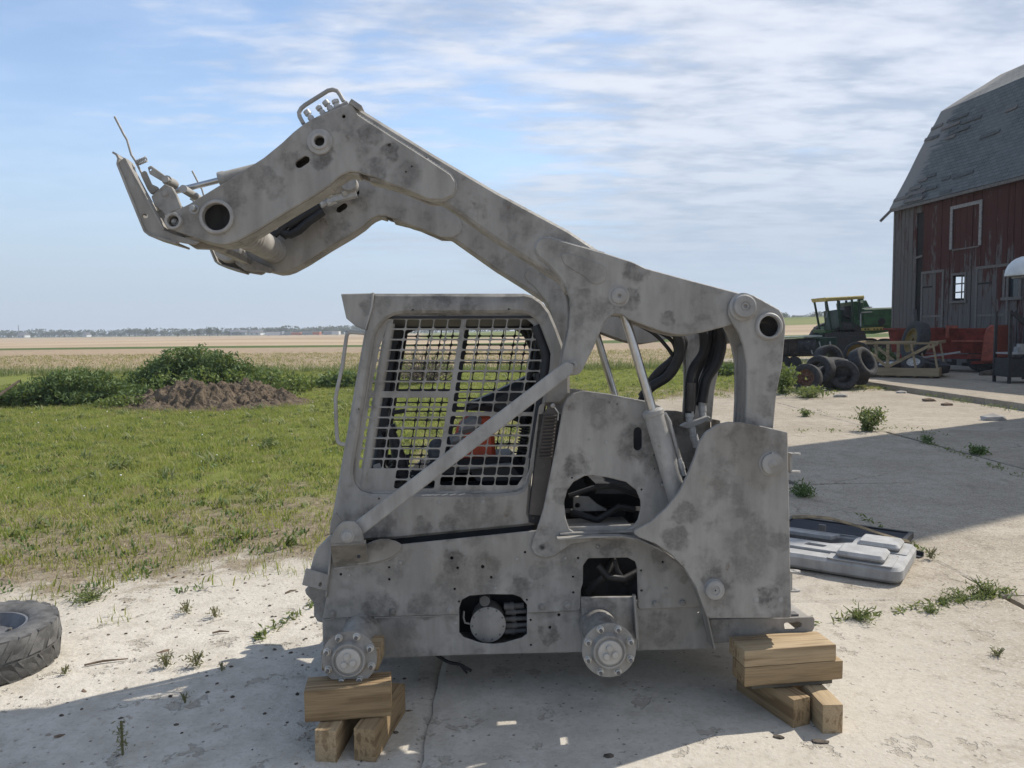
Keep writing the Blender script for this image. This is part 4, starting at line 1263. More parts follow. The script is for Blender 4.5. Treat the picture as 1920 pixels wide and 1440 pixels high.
def build_front_mount():
    D = 0.12
    ear = [(619, 1022, 1), (619, 1008), (624, 1000), (633, 986), (642, 979.5), (655, 977.5), (664, 979), (672, 985), (678, 994), (681, 1007), (683, 1020, 1), (650, 1023)]
    E = plate('link_mount', loader, ear, (), D, 0.02, 'steel', 5, 0.004)
    plate('mount_ear', E, ear, (), D + 0.07, 0.02, 'steel', 5, 0.004)
    boss('pin_head', E, 651, 1005.5, D, [(0, 13), (0.002, 12.5), (0.002, 10.2), (0.010, 9.8), (0.012, 8.5)], 'steel_smooth', 24)
    # shelf and slanting gusset below the ears down to the hull
    mb = MB()
    pts = {}
    a0, a1 = T3(620, 1024, D), T3(686, 1019, D)
    b0, b1 = T3(626, 1066, 0.318), T3(690, 1057, 0.318)
    c0, c1 = T3(622, 1030, 0.32), T3(688, 1026, 0.32)
    mb.quad_box([a0, a1, c1 + Vector((0, 0, .0)), c0, a0 + Vector((0, 0, .012)), a1 + Vector((0, 0, .012)), c1 + Vector((0, 0, .012)), c0 + Vector((0, 0, .012))])
    mb.build('mount_shelf', 'steel', E, 0)
    mb = MB()
    nn = Vector((0, .01, .004))
    mb.quad_box([a0, a1, b1, b0, a0 + nn, a1 + nn, b1 + nn, b0 + nn])
    mb.build('mount_gusset', 'steel', E, 0)
    leaf = [(684, 1022), (698, 1015), (713, 1011), (728, 1011), (742, 1015), (751, 1020), (754, 1026), (749, 1035), (738, 1044), (725, 1050), (706, 1055), (686, 1058), (640, 1064), (660, 1040)]
    plate('mount_pad', E, leaf, (), 0.300, 0.014, 'steel', 6, 0.005)
    # small folded catch in front of the cab
    plate('catch_plate', E, [(618, 1003), (619, 980), (624, 966), (629, 960), (641, 978), (634, 985), (628, 998)], (), 0.28, 0.02, 'steel', 2, 0.003)
    MB().lathe((a0.x + .12, 0.118, a0.z - .045), YAX, [(0, .008), (.002, .008)], 10).build('slot_hole', 'black_part', E)
    return E
mount = build_front_mount(); mirror(mount)
welds()

def build_bumper():
    D = 0.27
    out = [(1330, 1161, 2), (1484, 1158, 0), (1524, 1156, 0), (1528, 1160), (1527, 1178), (1522, 1187), (1515, 1191), (1505, 1195), (1420, 1201), (1339, 1206.5, 3), (1336, 1194)]
    oval = fillet([(1470, 1170), (1476, 1165.5), (1496, 1164.5), (1504, 1169), (1503, 1175), (1490, 1180.5), (1472, 1181)], 3)
    Bm = plate('bumper', loader, out, [oval], D, 0.014, 'steel', 6, 0.003)
    # full width bumper body: top deck with rounded outer corners and rear bar
    x0, z0 = T(1334, 1160, D); x1, _ = T(1526, 1158, D)
    z0 = T(1430, 1161, D)[1]
    w2 = 2 * (LC - D)
    deck = [(x0, 0), (x1 - .10, 0), (x1 - .04, .015), (x1, .06), (x1, w2 - .06), (x1 - .04, w2 - .015), (x1 - .1, w2), (x0, w2)]
    hs = [[(x1 - .06 + .022 * cos(t), .10 + .03 * sin(t)) for t in [2 * pi * i / 14 for i in range(14)]],
          [(x1 - .06 + .022 * cos(t), w2 - .10 + .03 * sin(t)) for t in [2 * pi * i / 14 for i in range(14)]]]
    me = flat_mesh('bumper_deck', [deck] + hs, 0.012, 0.002)
    n = len(me.vertices); a = np.empty(n * 3); me.vertices.foreach_get('co', a); a = a.reshape(-1, 3)
    a = np.stack([a[:, 0], a[:, 2] + D + .001, a[:, 1] * -1 + z0 - .012], 1); me.vertices.foreach_set('co', a.ravel()); me.update()
    add('bumper_deck', me, Bm, 'steel')
    MB().box((x1 - .012, LC, z0 - .055), (0.018, w2 - .14, 0.085)).build('bumper_bar', 'steel', Bm, 0)
    MB().box((x1 - .09, D + .05, z0 + .005), (0.06, 0.05, 0.016)).build('latch_pad', 'steel_dark', Bm, 0)
    # tailgate hinges at the back edge
    for (py, hgt) in ((868, 34), (1090, 36)):
        hx, hz = T(1484, py, 0.24)
        mb = MB()
        k = PX(.24)
        mb.box((hx - .004, 0.26, hz), (0.012, 0.05, hgt * k))
        for s in (-1, 1):
            zc = hz + s * hgt * k * .5
            mb.box((hx + .008, 0.25, zc), (0.03, 0.05, 0.008))
            mb.lathe((hx + .022, 0.25, zc - .004), (0, 0, 1), [(0, .022), (.008, .022)], 14)
        mb.build('tailgate_hinge', 'steel_smooth', loader, 40)
build_bumper()

def build_lift_cylinder():
    D = 0.255; k = PX(D)
    top, mid, bot = T3(1160.5, 555, D), T3(1224, 772, D), T3(1275, 945, D)
    ax = (bot - top).normalized()
    b0 = mid; b1 = bot; L = (b1 - b0).length
    c = MB().lathe(b0, ax, [(-.012, 8.5 * k), (-.010, 17 * k), (-.002, 20.3 * k), (0.016, 20.3 * k), (0.018, 19 * k), (L, 19 * k)], 32).build('lift_cylinder', 'steel_smooth', loader)
    MB().lathe(top, ax, [(0, 8.6 * k), ((b0 - top).length, 8.6 * k)], 24).build('piston_rod', 'rod_chrome', c)
    r = MB()
    o = Vector((22 * k, 0, 3 * k))
    p0 = b0 + ax * .02 + Vector((14 * k, -.01, 0))
    r.tube([p0, p0 + Vector((7 * k, 0, 4 * k)), p0 + Vector((12 * k, 0, -2 * k)) + ax * .02, p0 + Vector((9 * k, 0, 0)) + ax * .20], 3.4 * k, 8)
    r.build('cylinder_pipe', 'steel_smooth', c)
    q = p0 + Vector((9 * k, 0, 0)) + ax * .20
    MB().lathe(q, ax, [(0, 5 * k), (.02, 5 * k), (.02, 6.2 * k), (.05, 6.2 * k), (.05, 5 * k), (.08, 5 * k)], 10).build('pipe_fitting', 'fitting', c)
    MB().tube([q + ax * .07, q + ax * .12, q + ax * .2 + Vector((-.01, .03, 0))], 4.5 * k, 8).build('cylinder_hose', 'rubber_hose', c)
    return c
mirror(build_lift_cylinder())

def build_tilt():
    D = 0.43; k = PX(D)
    piv = T3(600, 266, 0.26); e = T3(330, 358, 0.43)
    a = Vector((piv.x, D, piv.z)); ax = (e - a).normalized()
    # where the barrel ends, in the open above the neck
    m_ = T3(411, 333, D); s = (m_ - a).dot(ax)
    c = MB().lathe(a + ax * .02, ax, [(0, 10 * k), (.02, 13 * k), (s - .05, 13 * k), (s - .045, 14.5 * k), (s - .02, 14.5 * k), (s - .018, 9 * k)], 24).build('tilt_cylinder', 'steel_smooth', loader)
    MB().lathe(a + ax * s * .9, ax, [(0, 5.4 * k), ((e - a).length - s * .9, 5.4 * k)], 16).build('piston_rod', 'rod_chrome', c)
    MB().lathe((a.x, D - .05, a.z), (0, 1, 0), [(0, 17 * k), (.1, 17 * k)], 20).build('rod_eye', 'steel_smooth', c)
    z = basis(ax)
    off = Vector((0.02, -.03, -.045))
    MB().box(a + ax * .07 + off, (0.16, 0.05, 0.035), Matrix.Rotation(atan2(ax.z, -ax.x), 3, 'Y')).build('valve_block', 'fitting', c, 0)
    for t in (.10, .145):
        MB().lathe(a + ax * t + off + Vector((0, 0, -.012)), ax, [(0, .015), (.03, .015), (.03, .019), (.055, .019), (.055, .013), (.08, .013)], 8).build('hose_fitting', 'fitting', c, 30)
    MB().tube([a + ax * .22 + off, a + ax * .30 + off + Vector((0, 0, -.03)), a + ax * .42 + off + Vector((0, 0.02, -.10)), a + ax * .50 + off + Vector((0, 0.05, -.16))], .022, 8).build('tilt_hose', 'rubber_hose', c)
    MB().tube([a + ax * .20 + off + Vector((0, -.02, -.03)), a + ax * .30 + off + Vector((0, -.02, -.07)), a + ax * .40 + off + Vector((0, 0.0, -.14))], .016, 8).build('tilt_hose', 'rubber_hose', c)
    return c
tilt = build_tilt(); mirror(tilt)

def build_coupler():
    """quick-attach frame at the arm tips"""
    D = 0.215
    side = [(221, 303), (232, 296, 4), (238, 300), (255, 335), (308, 431), (330, 440), (350, 446), (376, 453), (364, 459), (345, 456), (335, 454), (332, 458), (305, 451), (281, 443), (272, 437, 4), (262, 415), (221, 312)]
    S = plate('coupler_side', loader, side, [slot(270, 405, 273, 405, 4)], D, 0.012, 'steel', 3, 0.003)
    # front flange, its hooked lip and the lit inner flange
    def strip(pts, d0, d1, th, name, m='steel'):
        mb = MB()
        for a, b in zip(pts, pts[1:]):
            xa, za = T(a[0], a[1], D); xb, zb = T(b[0], b[1], D)
            v = Vector((xb - xa, 0, zb - za)).normalized(); nn = Vector((-v.z, 0, v.x)) * th / 2
            p, q = Vector((xa, 0, za)), Vector((xb, 0, zb)); c8 = []
            for y in (d0, d1):
                for pt, sg in ((p, -1), (q, -1), (q, 1), (p, 1)):
                    w_ = pt + nn * sg; c8.append((w_.x, y, w_.z))
            mb.quad_box(c8)
        return mb.build(name, m, S, 60)
    strip([(212, 286), (219, 290), (223, 298), (221, 308), (240, 356), (262, 410), (272, 434), (281, 441), (331, 456)], D - .006, D + .15, 0.009, 'face_flange')
    strip([(234, 297), (254, 335), (307, 431)], D - .004, D + .05, 0.007, 'inner_flange')
    plate('pivot_web', S, [(287, 386), (300, 391), (311, 405), (316, 431), (306, 431)], (), D + 0.05, 0.012, 'steel', 2, 0.003)
    plate('lock_lever', S, [(283, 368), (308, 345), (322, 350), (330, 364), (339, 386), (338, 392), (322, 397), (312, 407), (303, 395), (290, 387)], (), D + 0.02, 0.02, 'steel', 4, 0.003)
    boss('lever_pin', S, 310, 362, D + .02, [(0, 7), (0.003, 6.5), (0.003, 4.8), (0.006, 4.4)], 'steel_smooth', 16)
    k = PX(D + .06)
    MB().tube([T3(215, 219, D + .06), T3(232, 252, D + .06), T3(238, 262, D + .06), T3(242, 276, D + .06), T3(246, 290, D + .06), T3(254, 302, D + .06), T3(266, 326, D + .06)], 2.1 * k, 8).build('lever_handle', 'steel_smooth', S)
    pts = []
    p, q = T3(256, 306, D + .06), T3(275, 298, D + .06)
    u, v, ax = basis(q - p); L = (q - p).length
    for i in range(60):
        t = i / 59; a = t * 6 * 2 * pi
        pts.append(p + ax * (L * t) + (u * cos(a) + v * sin(a)) * 4.5 * k)
    MB().tube(pts, 1.3 * k, 6).build('lever_spring', 'steel_smooth', S)
    plate('link_strap', S, [(276, 313), (283, 310), (322, 338), (318, 346), (300, 338), (280, 326)], [circ(281.5, 318, 2.5, 10)], D + .055, 0.012, 'steel', 4, 0.003)
    plate('link_strap', S, [(262, 325), (272, 318), (284, 345), (300, 352), (284, 366), (276, 355)], (), D + .05, 0.012, 'steel', 5, 0.003)
    boss('link_pin', S, 318, 341, D + .09, [(-.05, 9), (.03, 9), (.03, 6), (.05, 6)], 'steel_smooth', 14)
    # pivot arms under the neck
    plate('pivot_arm', S, [(318, 398), (338, 402), (352, 425), (410, 452), (402, 462), (376, 458), (345, 457), (322, 442), (312, 420)], (), .342, .03, 'steel', 5, 0.004, .215)
    return S
coupler = build_coupler(); mirror(coupler)
def cross_frame():
    a = T3(350, 436, .215)
    mb = MB()
    mb.beam((a.x, .24, a.z + .0), (a.x, 2 * LC - .24, a.z + .0), 0.035, 0.03)
    b = T3(312, 440, .215)
    mb.build('coupler_crossbar', 'steel', loader, 0)
    c = T3(340, 352, .26)
    MB().lathe((c.x, .28, c.z), (0, 1, 0), [(0, .018), (2 * (LC - .28), .018)], 14).build('lock_shaft', 'steel_smooth', loader)
cross_frame()

def build_cab():
    D = 0.372
    side = [(699, 550, 2), (983, 550), (1000, 554), (1017, 566), (1031, 584), (1044, 614), (1056, 647), (1066, 690), (1069, 708), (1069, 738), (1058, 753), (1050, 760), (1016, 762), (1012, 785), (1000, 863), (994, 930), (991, 962, 0), (1003, 985, 0), (742, 1011), (682, 1014), (616, 1003), (621, 974), (631, 919), (646, 833), (668, 705), (683, 622)]
    rec = fillet([(700, 641), (704, 625), (711, 612), (724, 598), (740, 590), (760, 587), (978, 586), (992, 590), (1004, 598), (1014, 610), (1021, 628), (1033, 663), (1031, 690), (1017, 752), (1000, 863), (988, 906), (980, 918), (968, 923), (933, 926), (694, 926.5), (676, 921), (665, 908), (661, 890), (662, 872)], 6)
    dots = [(774, 581.5, 2), (954, 580, 2), (673.5, 767, 2), (710.5, 935, 1.8), (941, 929.5, 1.8), (1000, 971.5, 2.0)]
    Cb = plate('cab_side', loader, side, [rec] + [circ(a, b, r, 10) for a, b, r in dots], D, 0.03, 'steel', 5, 0.013)
    # pressed rim around the window
    def ring_strip(pts, d0, d1, m, name, parent, inset=0.0):
        mb = MB(); n = len(pts)
        V = []
        for a, b in pts:
            x, z = T(a, b, D)
            V.append((x, z))
        cx = sum(p[0] for p in V) / n; cz = sum(p[1] for p in V) / n
        for x, z in V: mb.v.append((x, d0, z))
        for x, z in V: mb.v.append((cx + (x - cx) * (1 - inset), d1, cz + (z - cz) * (1 - inset)))
        for i in range(n): mb.f.append((i, (i + 1) % n, n + (i + 1) % n, n + i))
        return mb.build(name, m, parent, 50)
    ring_strip(rec, D + .026, D + .034, 'steel', 'window_rim', Cb, 0.022)
    # steel mesh punched with square openings, in four fields
    DM = D + 0.032
    outl = fillet([(694, 645), (704, 618), (724, 593), (760, 583), (980, 582), (1006, 595), (1023, 624), (1036, 663), (1034, 695), (1020, 752), (1003, 863), (990, 912), (974, 926), (933, 929), (690, 929), (668, 920), (658, 900), (659, 872)], 8)
    def clip(poly, cl):
        res = poly
        for i in range(len(cl)):
            a, b = cl[i], cl[(i + 1) % len(cl)]
            inp, res = res, []
            if not inp: break
            def ins(p): return (b[0] - a[0]) * (p[1] - a[1]) - (b[1] - a[1]) * (p[0] - a[0]) >= 0
            for j in range(len(inp)):
                p, q = inp[j], inp[(j + 1) % len(inp)]
                ip, iq = ins(p), ins(q)
                if ip: res.append(p)
                if ip != iq:
                    d1 = (b[0] - a[0]) * (p[1] - a[1]) - (b[1] - a[1]) * (p[0] - a[0])
                    d2 = (b[0] - a[0]) * (q[1] - a[1]) - (b[1] - a[1]) * (q[0] - a[0])
                    t = d1 / (d1 - d2)
                    res.append((p[0] + (q[0] - p[0]) * t, p[1] + (q[1] - p[1]) * t))
        return res
    def area(p): return abs(sum(p[i][0] * p[(i + 1) % len(p)][1] - p[(i + 1) % len(p)][0] * p[i][1] for i in range(len(p)))) / 2
    bound = [lp(a, b, 3.6, 600, 530) for a, b in ((500, 243), (1390, 243), (1450, 290), (1500, 395), (1536, 500), (1536, 590), (1368, 1315), (1330, 1370), (1280, 1390), (262, 1390), (262, 1230), (350, 700), (400, 440), (440, 320))]
    # the corner of the lower left is left solid
    holes = []
    rows_l = [(248 + 70.8 * i, 308 + 70.8 * i) for i in range(7)] + [(776 + 69.8 * i, 835 + 69.8 * i) for i in range(9)]
    rows_r = [(247 + 70.8 * i, 307 + 70.8 * i) for i in range(9)] + [(900 + 68.5 * i, 957.5 + 68.5 * i) for i in range(7)]
    sk = -0.163
    for side_, rows in (('l', rows_l), ('r', rows_r)):
        for (y0, y1) in rows:
            for j in range(-4, 11):
                if (side_ == 'l') != (j < 5): continue
                xb = 490 + 93.6 * j + (26 if j >= 5 else 0)
                if side_ == 'r' and y0 < 260 and False: continue
                w_ = 85.5; 
                q = [(xb + sk * (y0 - 280), y0), (xb + w_ + sk * (y0 - 280), y0), (xb + w_ + sk * (y1 - 280), y1), (xb + sk * (y1 - 280), y1)]
                if y0 > 1255 and q[3][0] < 470: continue
                q = [lp(a, b, 3.6, 600, 530) for a, b in q]
                q = clip(q, bound)
                if len(q) < 3 or area(q) < 60: continue
                holes.append(fillet(q, 4.2, 3))
    M = plate('window_mesh', Cb, outl, holes, DM, 0.006, 'steel', 6, 0.0012)
    for a, b in ((1005, 616),): boss('mesh_bolt', M, a, b, DM, [(0, 3), (.006, 2.6)], 'bare_bolt', 8)
    for a, b in ((824, 942.5), (905.5, 941)): boss('bolt', Cb, a, b, D, [(0, 4.2), (.004, 4), (.006, 2.5)], 'steel_smooth', 10)
    # pale plates painted in for the sky-lit slivers under the window
    for i, x in enumerate((790, 800, 812, 826, 842, 858)):
        plate('skylit_sliver', Cb, [(x, 928.5 - i * .3), (x + 14, 926 - i * .3), (x + 13, 928 - i * .3), (x + 3, 930.5 - i * .3)], (), D - .002, 0.0015, 'fitting', 0, 0.0003)
    return Cb, side, rec
cab, cab_outline, cab_rec = build_cab()
cab_far = mirror(cab)
for ch in cab_far.children:
    if ch.name.startswith('window_mesh'):          # the far mesh is set to black
        ch.material_slots[0].link = 'OBJECT'; ch.material_slots[0].material = MAT['black_part']

def build_cab_shell():
    D = 0.388; W = 2 * (LC - D)
    def wrap(pts, name, th, m, w=W):
        mb = MB()
        for a, b in zip(pts, pts[1:]):
            xa, za = T(a[0], a[1], D); xb, zb = T(b[0], b[1], D)
            v = Vector((xb - xa, 0, zb - za)).normalized(); nn = Vector((-v.z, 0, v.x)) * th / 2
            p, q = Vector((xa, 0, za)), Vector((xb, 0, zb)); c8 = []
            for y in (LC - w / 2, LC + w / 2):
                for pt, sg in ((p, -1), (q, -1), (q, 1), (p, 1)):
                    u = pt + nn * sg; c8.append((u.x, y, u.z))
            mb.quad_box(c8)
        return mb.build(name, m, loader, 60)
    roof = wrap([(684, 556), (960, 555), (984, 556), (1001, 560), (1014, 571), (1026, 589), (1038, 617), (1052, 655)], 'cab_roof', 0.02, 'steel')
    wrap([(716, 595), (1004, 594)], 'headliner', 0.012, 'black_part', W - .02)
    wrap([(1052, 655), (1062, 700), (1062, 750)], 'cab_back', 0.02, 'steel')
    # open rear frame: two posts and a lower panel, dark inside
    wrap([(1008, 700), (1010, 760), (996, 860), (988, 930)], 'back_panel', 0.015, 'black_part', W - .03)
    for s in (0, 1):
        y = D + .03 if s == 0 else 2 * LC - D - .03
        mb = MB()
        pts = [T(1004, 610, D), T(1026, 665, D), T(1018, 730, D), T(1000, 860, D)]
        mb.tube([Vector((x, y, z)) for x, z in pts], 0.028, 10)
        mb.build('rear_post', 'black_part', loader)
    # front door frame
    for s in (0, 1):
        y = D + .035 if s == 0 else 2 * LC - D - .035
        pts = [T(730, 605, D), T(714, 700, D), T(690, 850, D), T(676, 930, D)]
        MB().tube([Vector((x, y, z)) for x, z in pts], 0.024, 10).build('front_post', 'steel' if s == 0 else 'black_part', loader)
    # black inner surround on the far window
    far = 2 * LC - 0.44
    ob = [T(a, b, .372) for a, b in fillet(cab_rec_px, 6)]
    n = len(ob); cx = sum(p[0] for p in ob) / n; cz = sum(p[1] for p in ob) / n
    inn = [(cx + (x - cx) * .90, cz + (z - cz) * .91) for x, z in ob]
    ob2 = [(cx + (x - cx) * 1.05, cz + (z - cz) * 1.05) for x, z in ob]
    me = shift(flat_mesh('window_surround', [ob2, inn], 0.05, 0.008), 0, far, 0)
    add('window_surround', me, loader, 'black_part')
    # floor pan, lap of the cab, foot well
    plate('gap_blackout', loader, [(684, 1003), (1002, 970), (1004, 1012), (690, 1040)], (), .415, .006, 'black_part', 0, .001)  # black strip added to stop light leaking through the gap below the cab
    wrap([(640, 985), (1000, 960)], 'cab_floor', 0.014, 'steel_dark', W - .02)
    wrap([(640, 985), (652, 912)], 'cab_front_sill', 0.014, 'steel', W - .02)
    # front visor with its cut-away corner
    vis = [(639, 551, 2), (699, 549.5, 2), (700, 580), (684, 619), (667, 612, 3), (649, 597, 3)]
    v = plate('front_visor', loader, vis, (), 0.366, 0.014, 'steel', 2, 0.004)
    vt = MB()
    pa, pb = T3(640, 552, .366), T3(699, 550, .366)
    vt.box(((pa.x + pb.x) / 2, LC, (pa.z + pb.z) / 2 - .006), (pb.x - pa.x, W, 0.012))
    pa, pb = T3(640, 552, .366), T3(650, 598, .366)
    vt.beam((pa.x + .004, LC, pa.z - .012), (pb.x + .004, LC, pb.z), W, 0.008, (1, 0, 0))
    vt.build('visor_shell', 'steel', v, 0)
    plate('visor_seam', v, [(697, 548.5), (701, 548.5), (699, 575), (686, 618), (683, 618), (695, 575)], (), .360, .02, 'steel_smooth', 0, 0.002)
    k = PX(.34)
    MB().tube([T3(a, b, .345) for a, b in ((684, 625), (668, 623.5), (659, 622.5), (653, 624), (650, 630), (642, 686), (634, 722), (629, 748), (630.5, 790), (632, 822), (634, 829), (638, 832), (648, 834))], 3.6 * k, 10).build('grab_rail', 'steel_smooth', loader)
cab_rec_px = [(700, 641), (704, 625), (711, 612), (724, 598), (740, 590), (760, 587), (978, 586), (992, 590), (1004, 598), (1014, 610), (1021, 628), (1033, 663), (1031, 690), (1017, 752), (1000, 863), (988, 906), (980, 918), (968, 923), (933, 926), (694, 926.5), (676, 921), (665, 908), (661, 890), (662, 872)]
build_cab_shell()

def build_inside():
    # seat: torn red cushion with grey blocks, levers, lap bar, consoles
    D = 0.72
    sb = plate('seat_back', loader, [(872, 782), (925, 776), (930, 860), (850, 868), (846, 838), (856, 800)], (), D - .10, 0.36, 'seat_red', 8, 0.02)
    plate('seat_bolster', sb, [(864, 790), (890, 776), (904, 784), (900, 806), (872, 814), (858, 812)], (), D - .13, 0.05, 'seat_grey', 8, 0.02)
    plate('seat_bolster', sb, [(842, 818), (868, 808), (870, 828), (846, 836)], (), D - .13, 0.05, 'seat_grey', 5, 0.015)
    sc = plate('seat_base', loader, [(800, 868), (960, 856), (990, 890), (985, 912), (800, 915)], (), D - .2, 0.46, 'black_part', 8, 0.03)
    plate('seat_pan', sc, [(860, 876), (960, 868), (962, 874), (862, 882)], (), D - .23, 0.03, 'seat_grey', 2, 0.006)
    for i, (x, y, x1, y1, d) in enumerate(((700, 905, 712, 835, .55), (752, 900, 735, 812, .62))):
        k = PX(d)
        j = MB().tube([T3(x, y, d), T3((x + x1) / 2 + 4, (y + y1) / 2, d), T3(x1, y1, d)], [20 * k, 13 * k, 8 * k], 14).build('joystick', 'black_part', loader)
        MB().tube([T3(x1, y1 + 4, d), T3(x1 - 2, y1 - 8, d), T3(x1 + 8, y1 - 12, d)], [10 * k, 11 * k, 7 * k], 12).build('grip', 'black_part', j)
        b = MB()
        for t in range(5): b.lathe(T3(x + (x1 - x) * .1 * t, y + (y1 - y) * .1 * t, d), T3(x1, y1, d) - T3(x, y, d), [(0, (25 - 2.4 * t) * k), (.008, (25 - 2.4 * t) * k)], 14)
        b.build('boot', 'rubber_hose', j)
    MB().tube([T3(735, 774, .6), T3(760, 770, .6)], 4 * PX(.6), 8).build('lever', 'black_part', loader)
    p = plate('side_console', loader, [(806, 828), (826, 822), (838, 836), (832, 860), (806, 868), (800, 845)], (), .62, .10, 'rag_blue', 8, 0.02)
    plate('control_box', loader, [(706, 760), (726, 750), (732, 780), (728, 815), (706, 808)], (), .98, .06, 'black_part', 8, .01)
    plate('back_cushion', loader, [(918, 740), (1000, 700), (1012, 760), (990, 800), (920, 772), (872, 770), (870, 760)], (), D - .16, .40, 'black_part', 10, .03)
    mb = MB()
    pts = []
    a, b = T3(984, 795, .5), T3(978, 850, .5); u, v, ax = basis(b - a); L = (b - a).length
    for i in range(90):
        t = i / 89; an = t * 10 * 2 * pi
        pts.append(a + ax * L * t + (u * cos(an) + v * sin(an)) * .022)
    MB().tube(pts, .004, 6).build('seat_spring', 'black_part', loader)
    MB().tube([T3(985, 720, .46), T3(1000, 690, .46), T3(1006, 655, .46), T3(1002, 625, .46)], .012, 8).build('harness_hose', 'rubber_hose', loader)
    MB().tube([T3(975, 740, .52), T3(992, 700, .52), T3(998, 650, .52), T3(990, 615, .52)], .009, 8).build('harness_hose', 'rubber_hose', loader)
    plate('manual_flap', loader, [(700, 872), (712, 868), (716, 880), (714, 905), (700, 905)], (), .50, .004, 'fitting', 1, .001)
build_inside()

def build_vent():
    D = 0.352
    V = plate('vent_panel', loader, [(1019, 775), (1031, 758), (1040, 760), (1048, 775), (1043, 800), (1036, 862), (1034, 866), (1020, 968, 1), (992, 965, 1), (996, 930), (1003, 870)], (), D, 0.01, 'vent_brown', 3, .003)
    plate('vent_backing', V, [(1010, 776), (1052, 776), (1032, 985), (990, 980)], (), D + .02, .01, 'black_part', 0, .001)
    for i in range(13):
        t = i / 12
        xl, xr, y = 1022 - 10.5 * t, 1044 - 9 * t, 780 + 77 * t
        a, b = T3(xl, y, D - .004), T3(xr, y - 1, D - .004)
        MB().beam(a, b, 0.012, 0.0065, (0, -.5, 1)).build('slat', 'vent_brown', V, 0)
    boss('bolt', V, 1036.5, 760.5, D, [(0, 4.6), (.008, 4.4), (.01, 3)], 'bare_bolt', 12)
    boss('bolt', V, 1017, 873, D, [(0, 4.6), (.002, 4.4), (.002, 2)], 'vent_brown', 12)
    MB().tube([T3(1040, 764, D - .01), T3(1047, 774, D - .01), T3(1046, 788, D - .01)], .003, 6).build('wire_clip', 'fitting', V)
build_vent()

def build_hoses():
    def hose(pts, r, name='hydraulic_hose', m='rubber_hose'):
        # smooth through the points
        P = [T3(a, b, d) for a, b, d in pts]
        Q = []
        P2 = [P[0]] + P + [P[-1]]
        for i in range(1, len(P2) - 2):
            for s in range(6):
                t = s / 6
                a, b, c, d = P2[i - 1], P2[i], P2[i + 1], P2[i + 2]
                Q.append(0.5 * ((2 * b) + (c - a) * t + (2 * a - 5 * b + 4 * c - d) * t * t + (3 * b - a - 3 * c + d) * t ** 3))
        Q.append(P[-1])
        rr = [r * PX(.5) * (1 + .10 * mnoise.noise(q * 14)) for q in Q]
        return MB().tube(Q, rr, 10).build(name, m, loader)
    hose(((1250, 612, .5), (1275, 630, .5), (1278, 650, .5), (1262, 676, .52), (1230, 705, .55), (1212, 735, .57), (1202, 760, .58)), 10)
    hose(((1262, 615, .45), (1274, 640, .45), (1272, 672, .46), (1252, 705, .48), (1222, 725, .5), (1204, 745, .52)), 9.5)
    hose(((1180, 600, .5), (1225, 625, .5), (1250, 650, .5), (1262, 668, .5)), 3.6)
    hose(((1200, 605, .5), (1245, 628, .5), (1262, 642, .5), (1268, 660, .5)), 3.6)
    hose(((1315, 612, .5), (1320, 632, .5), (1318, 660, .5), (1300, 690, .5), (1293, 720, .48), (1292, 775, .47)), 8.5)
    hose(((1328, 612, .55), (1327, 640, .55), (1318, 675, .54), (1304, 705, .52), (1300, 735, .5), (1296, 775, .48)), 7)
    hose(((1347, 608, .5), (1353, 640, .5), (1344, 680, .5), (1325, 710, .5), (1318, 740, .5), (1316, 755, .5)), 10)
    hose(((1340, 612, .56), (1338, 650, .56), (1326, 690, .55), (1312, 730, .53), (1310, 760, .52)), 7)
    hose(((1297, 718, .45), (1296, 740, .45), (1294, 770, .46)), 7.5, 'hose_sleeve', 'vent_brown')
    for (x0, y0, x1, y1, d) in ((1293, 757, 1293, 792, .47), (1315, 746, 1318, 782, .5), (1296, 800, 1306, 838, .46)):
        p, q = T3(x0, y0, d), T3(x1, y1, d); k = PX(d); L = (q - p).length
        f = MB().lathe(p, q - p, [(0, 7.6 * k), (L * .22, 7.6 * k), (L * .23, 6.5 * k), (L * .4, 6.5 * k), (L * .41, 8 * k), (L * .7, 8 * k), (L * .72, 6.8 * k), (L, 6.8 * k)], 12).build('hose_coupling', 'fitting', loader)
    # elbow bracket
    c = [(1275, 800), (1288, 793), (1328, 780), (1334, 784), (1318, 794), (1290, 804)]
    plate('coupling_bracket', loader, c, (), .44, .05, 'steel_smooth', 3, .003)
    # tail of a wire loom hanging under the hull
    hose(((815, 1226, .5), (840, 1241, .5), (862, 1246, .5), (884, 1258, .5)), 3, 'loom_tail')
    hose(((862, 1246, .5), (876, 1262, .5)), 2.4, 'loom_tail')
    # far deck rail seen between the uprights
build_hoses()

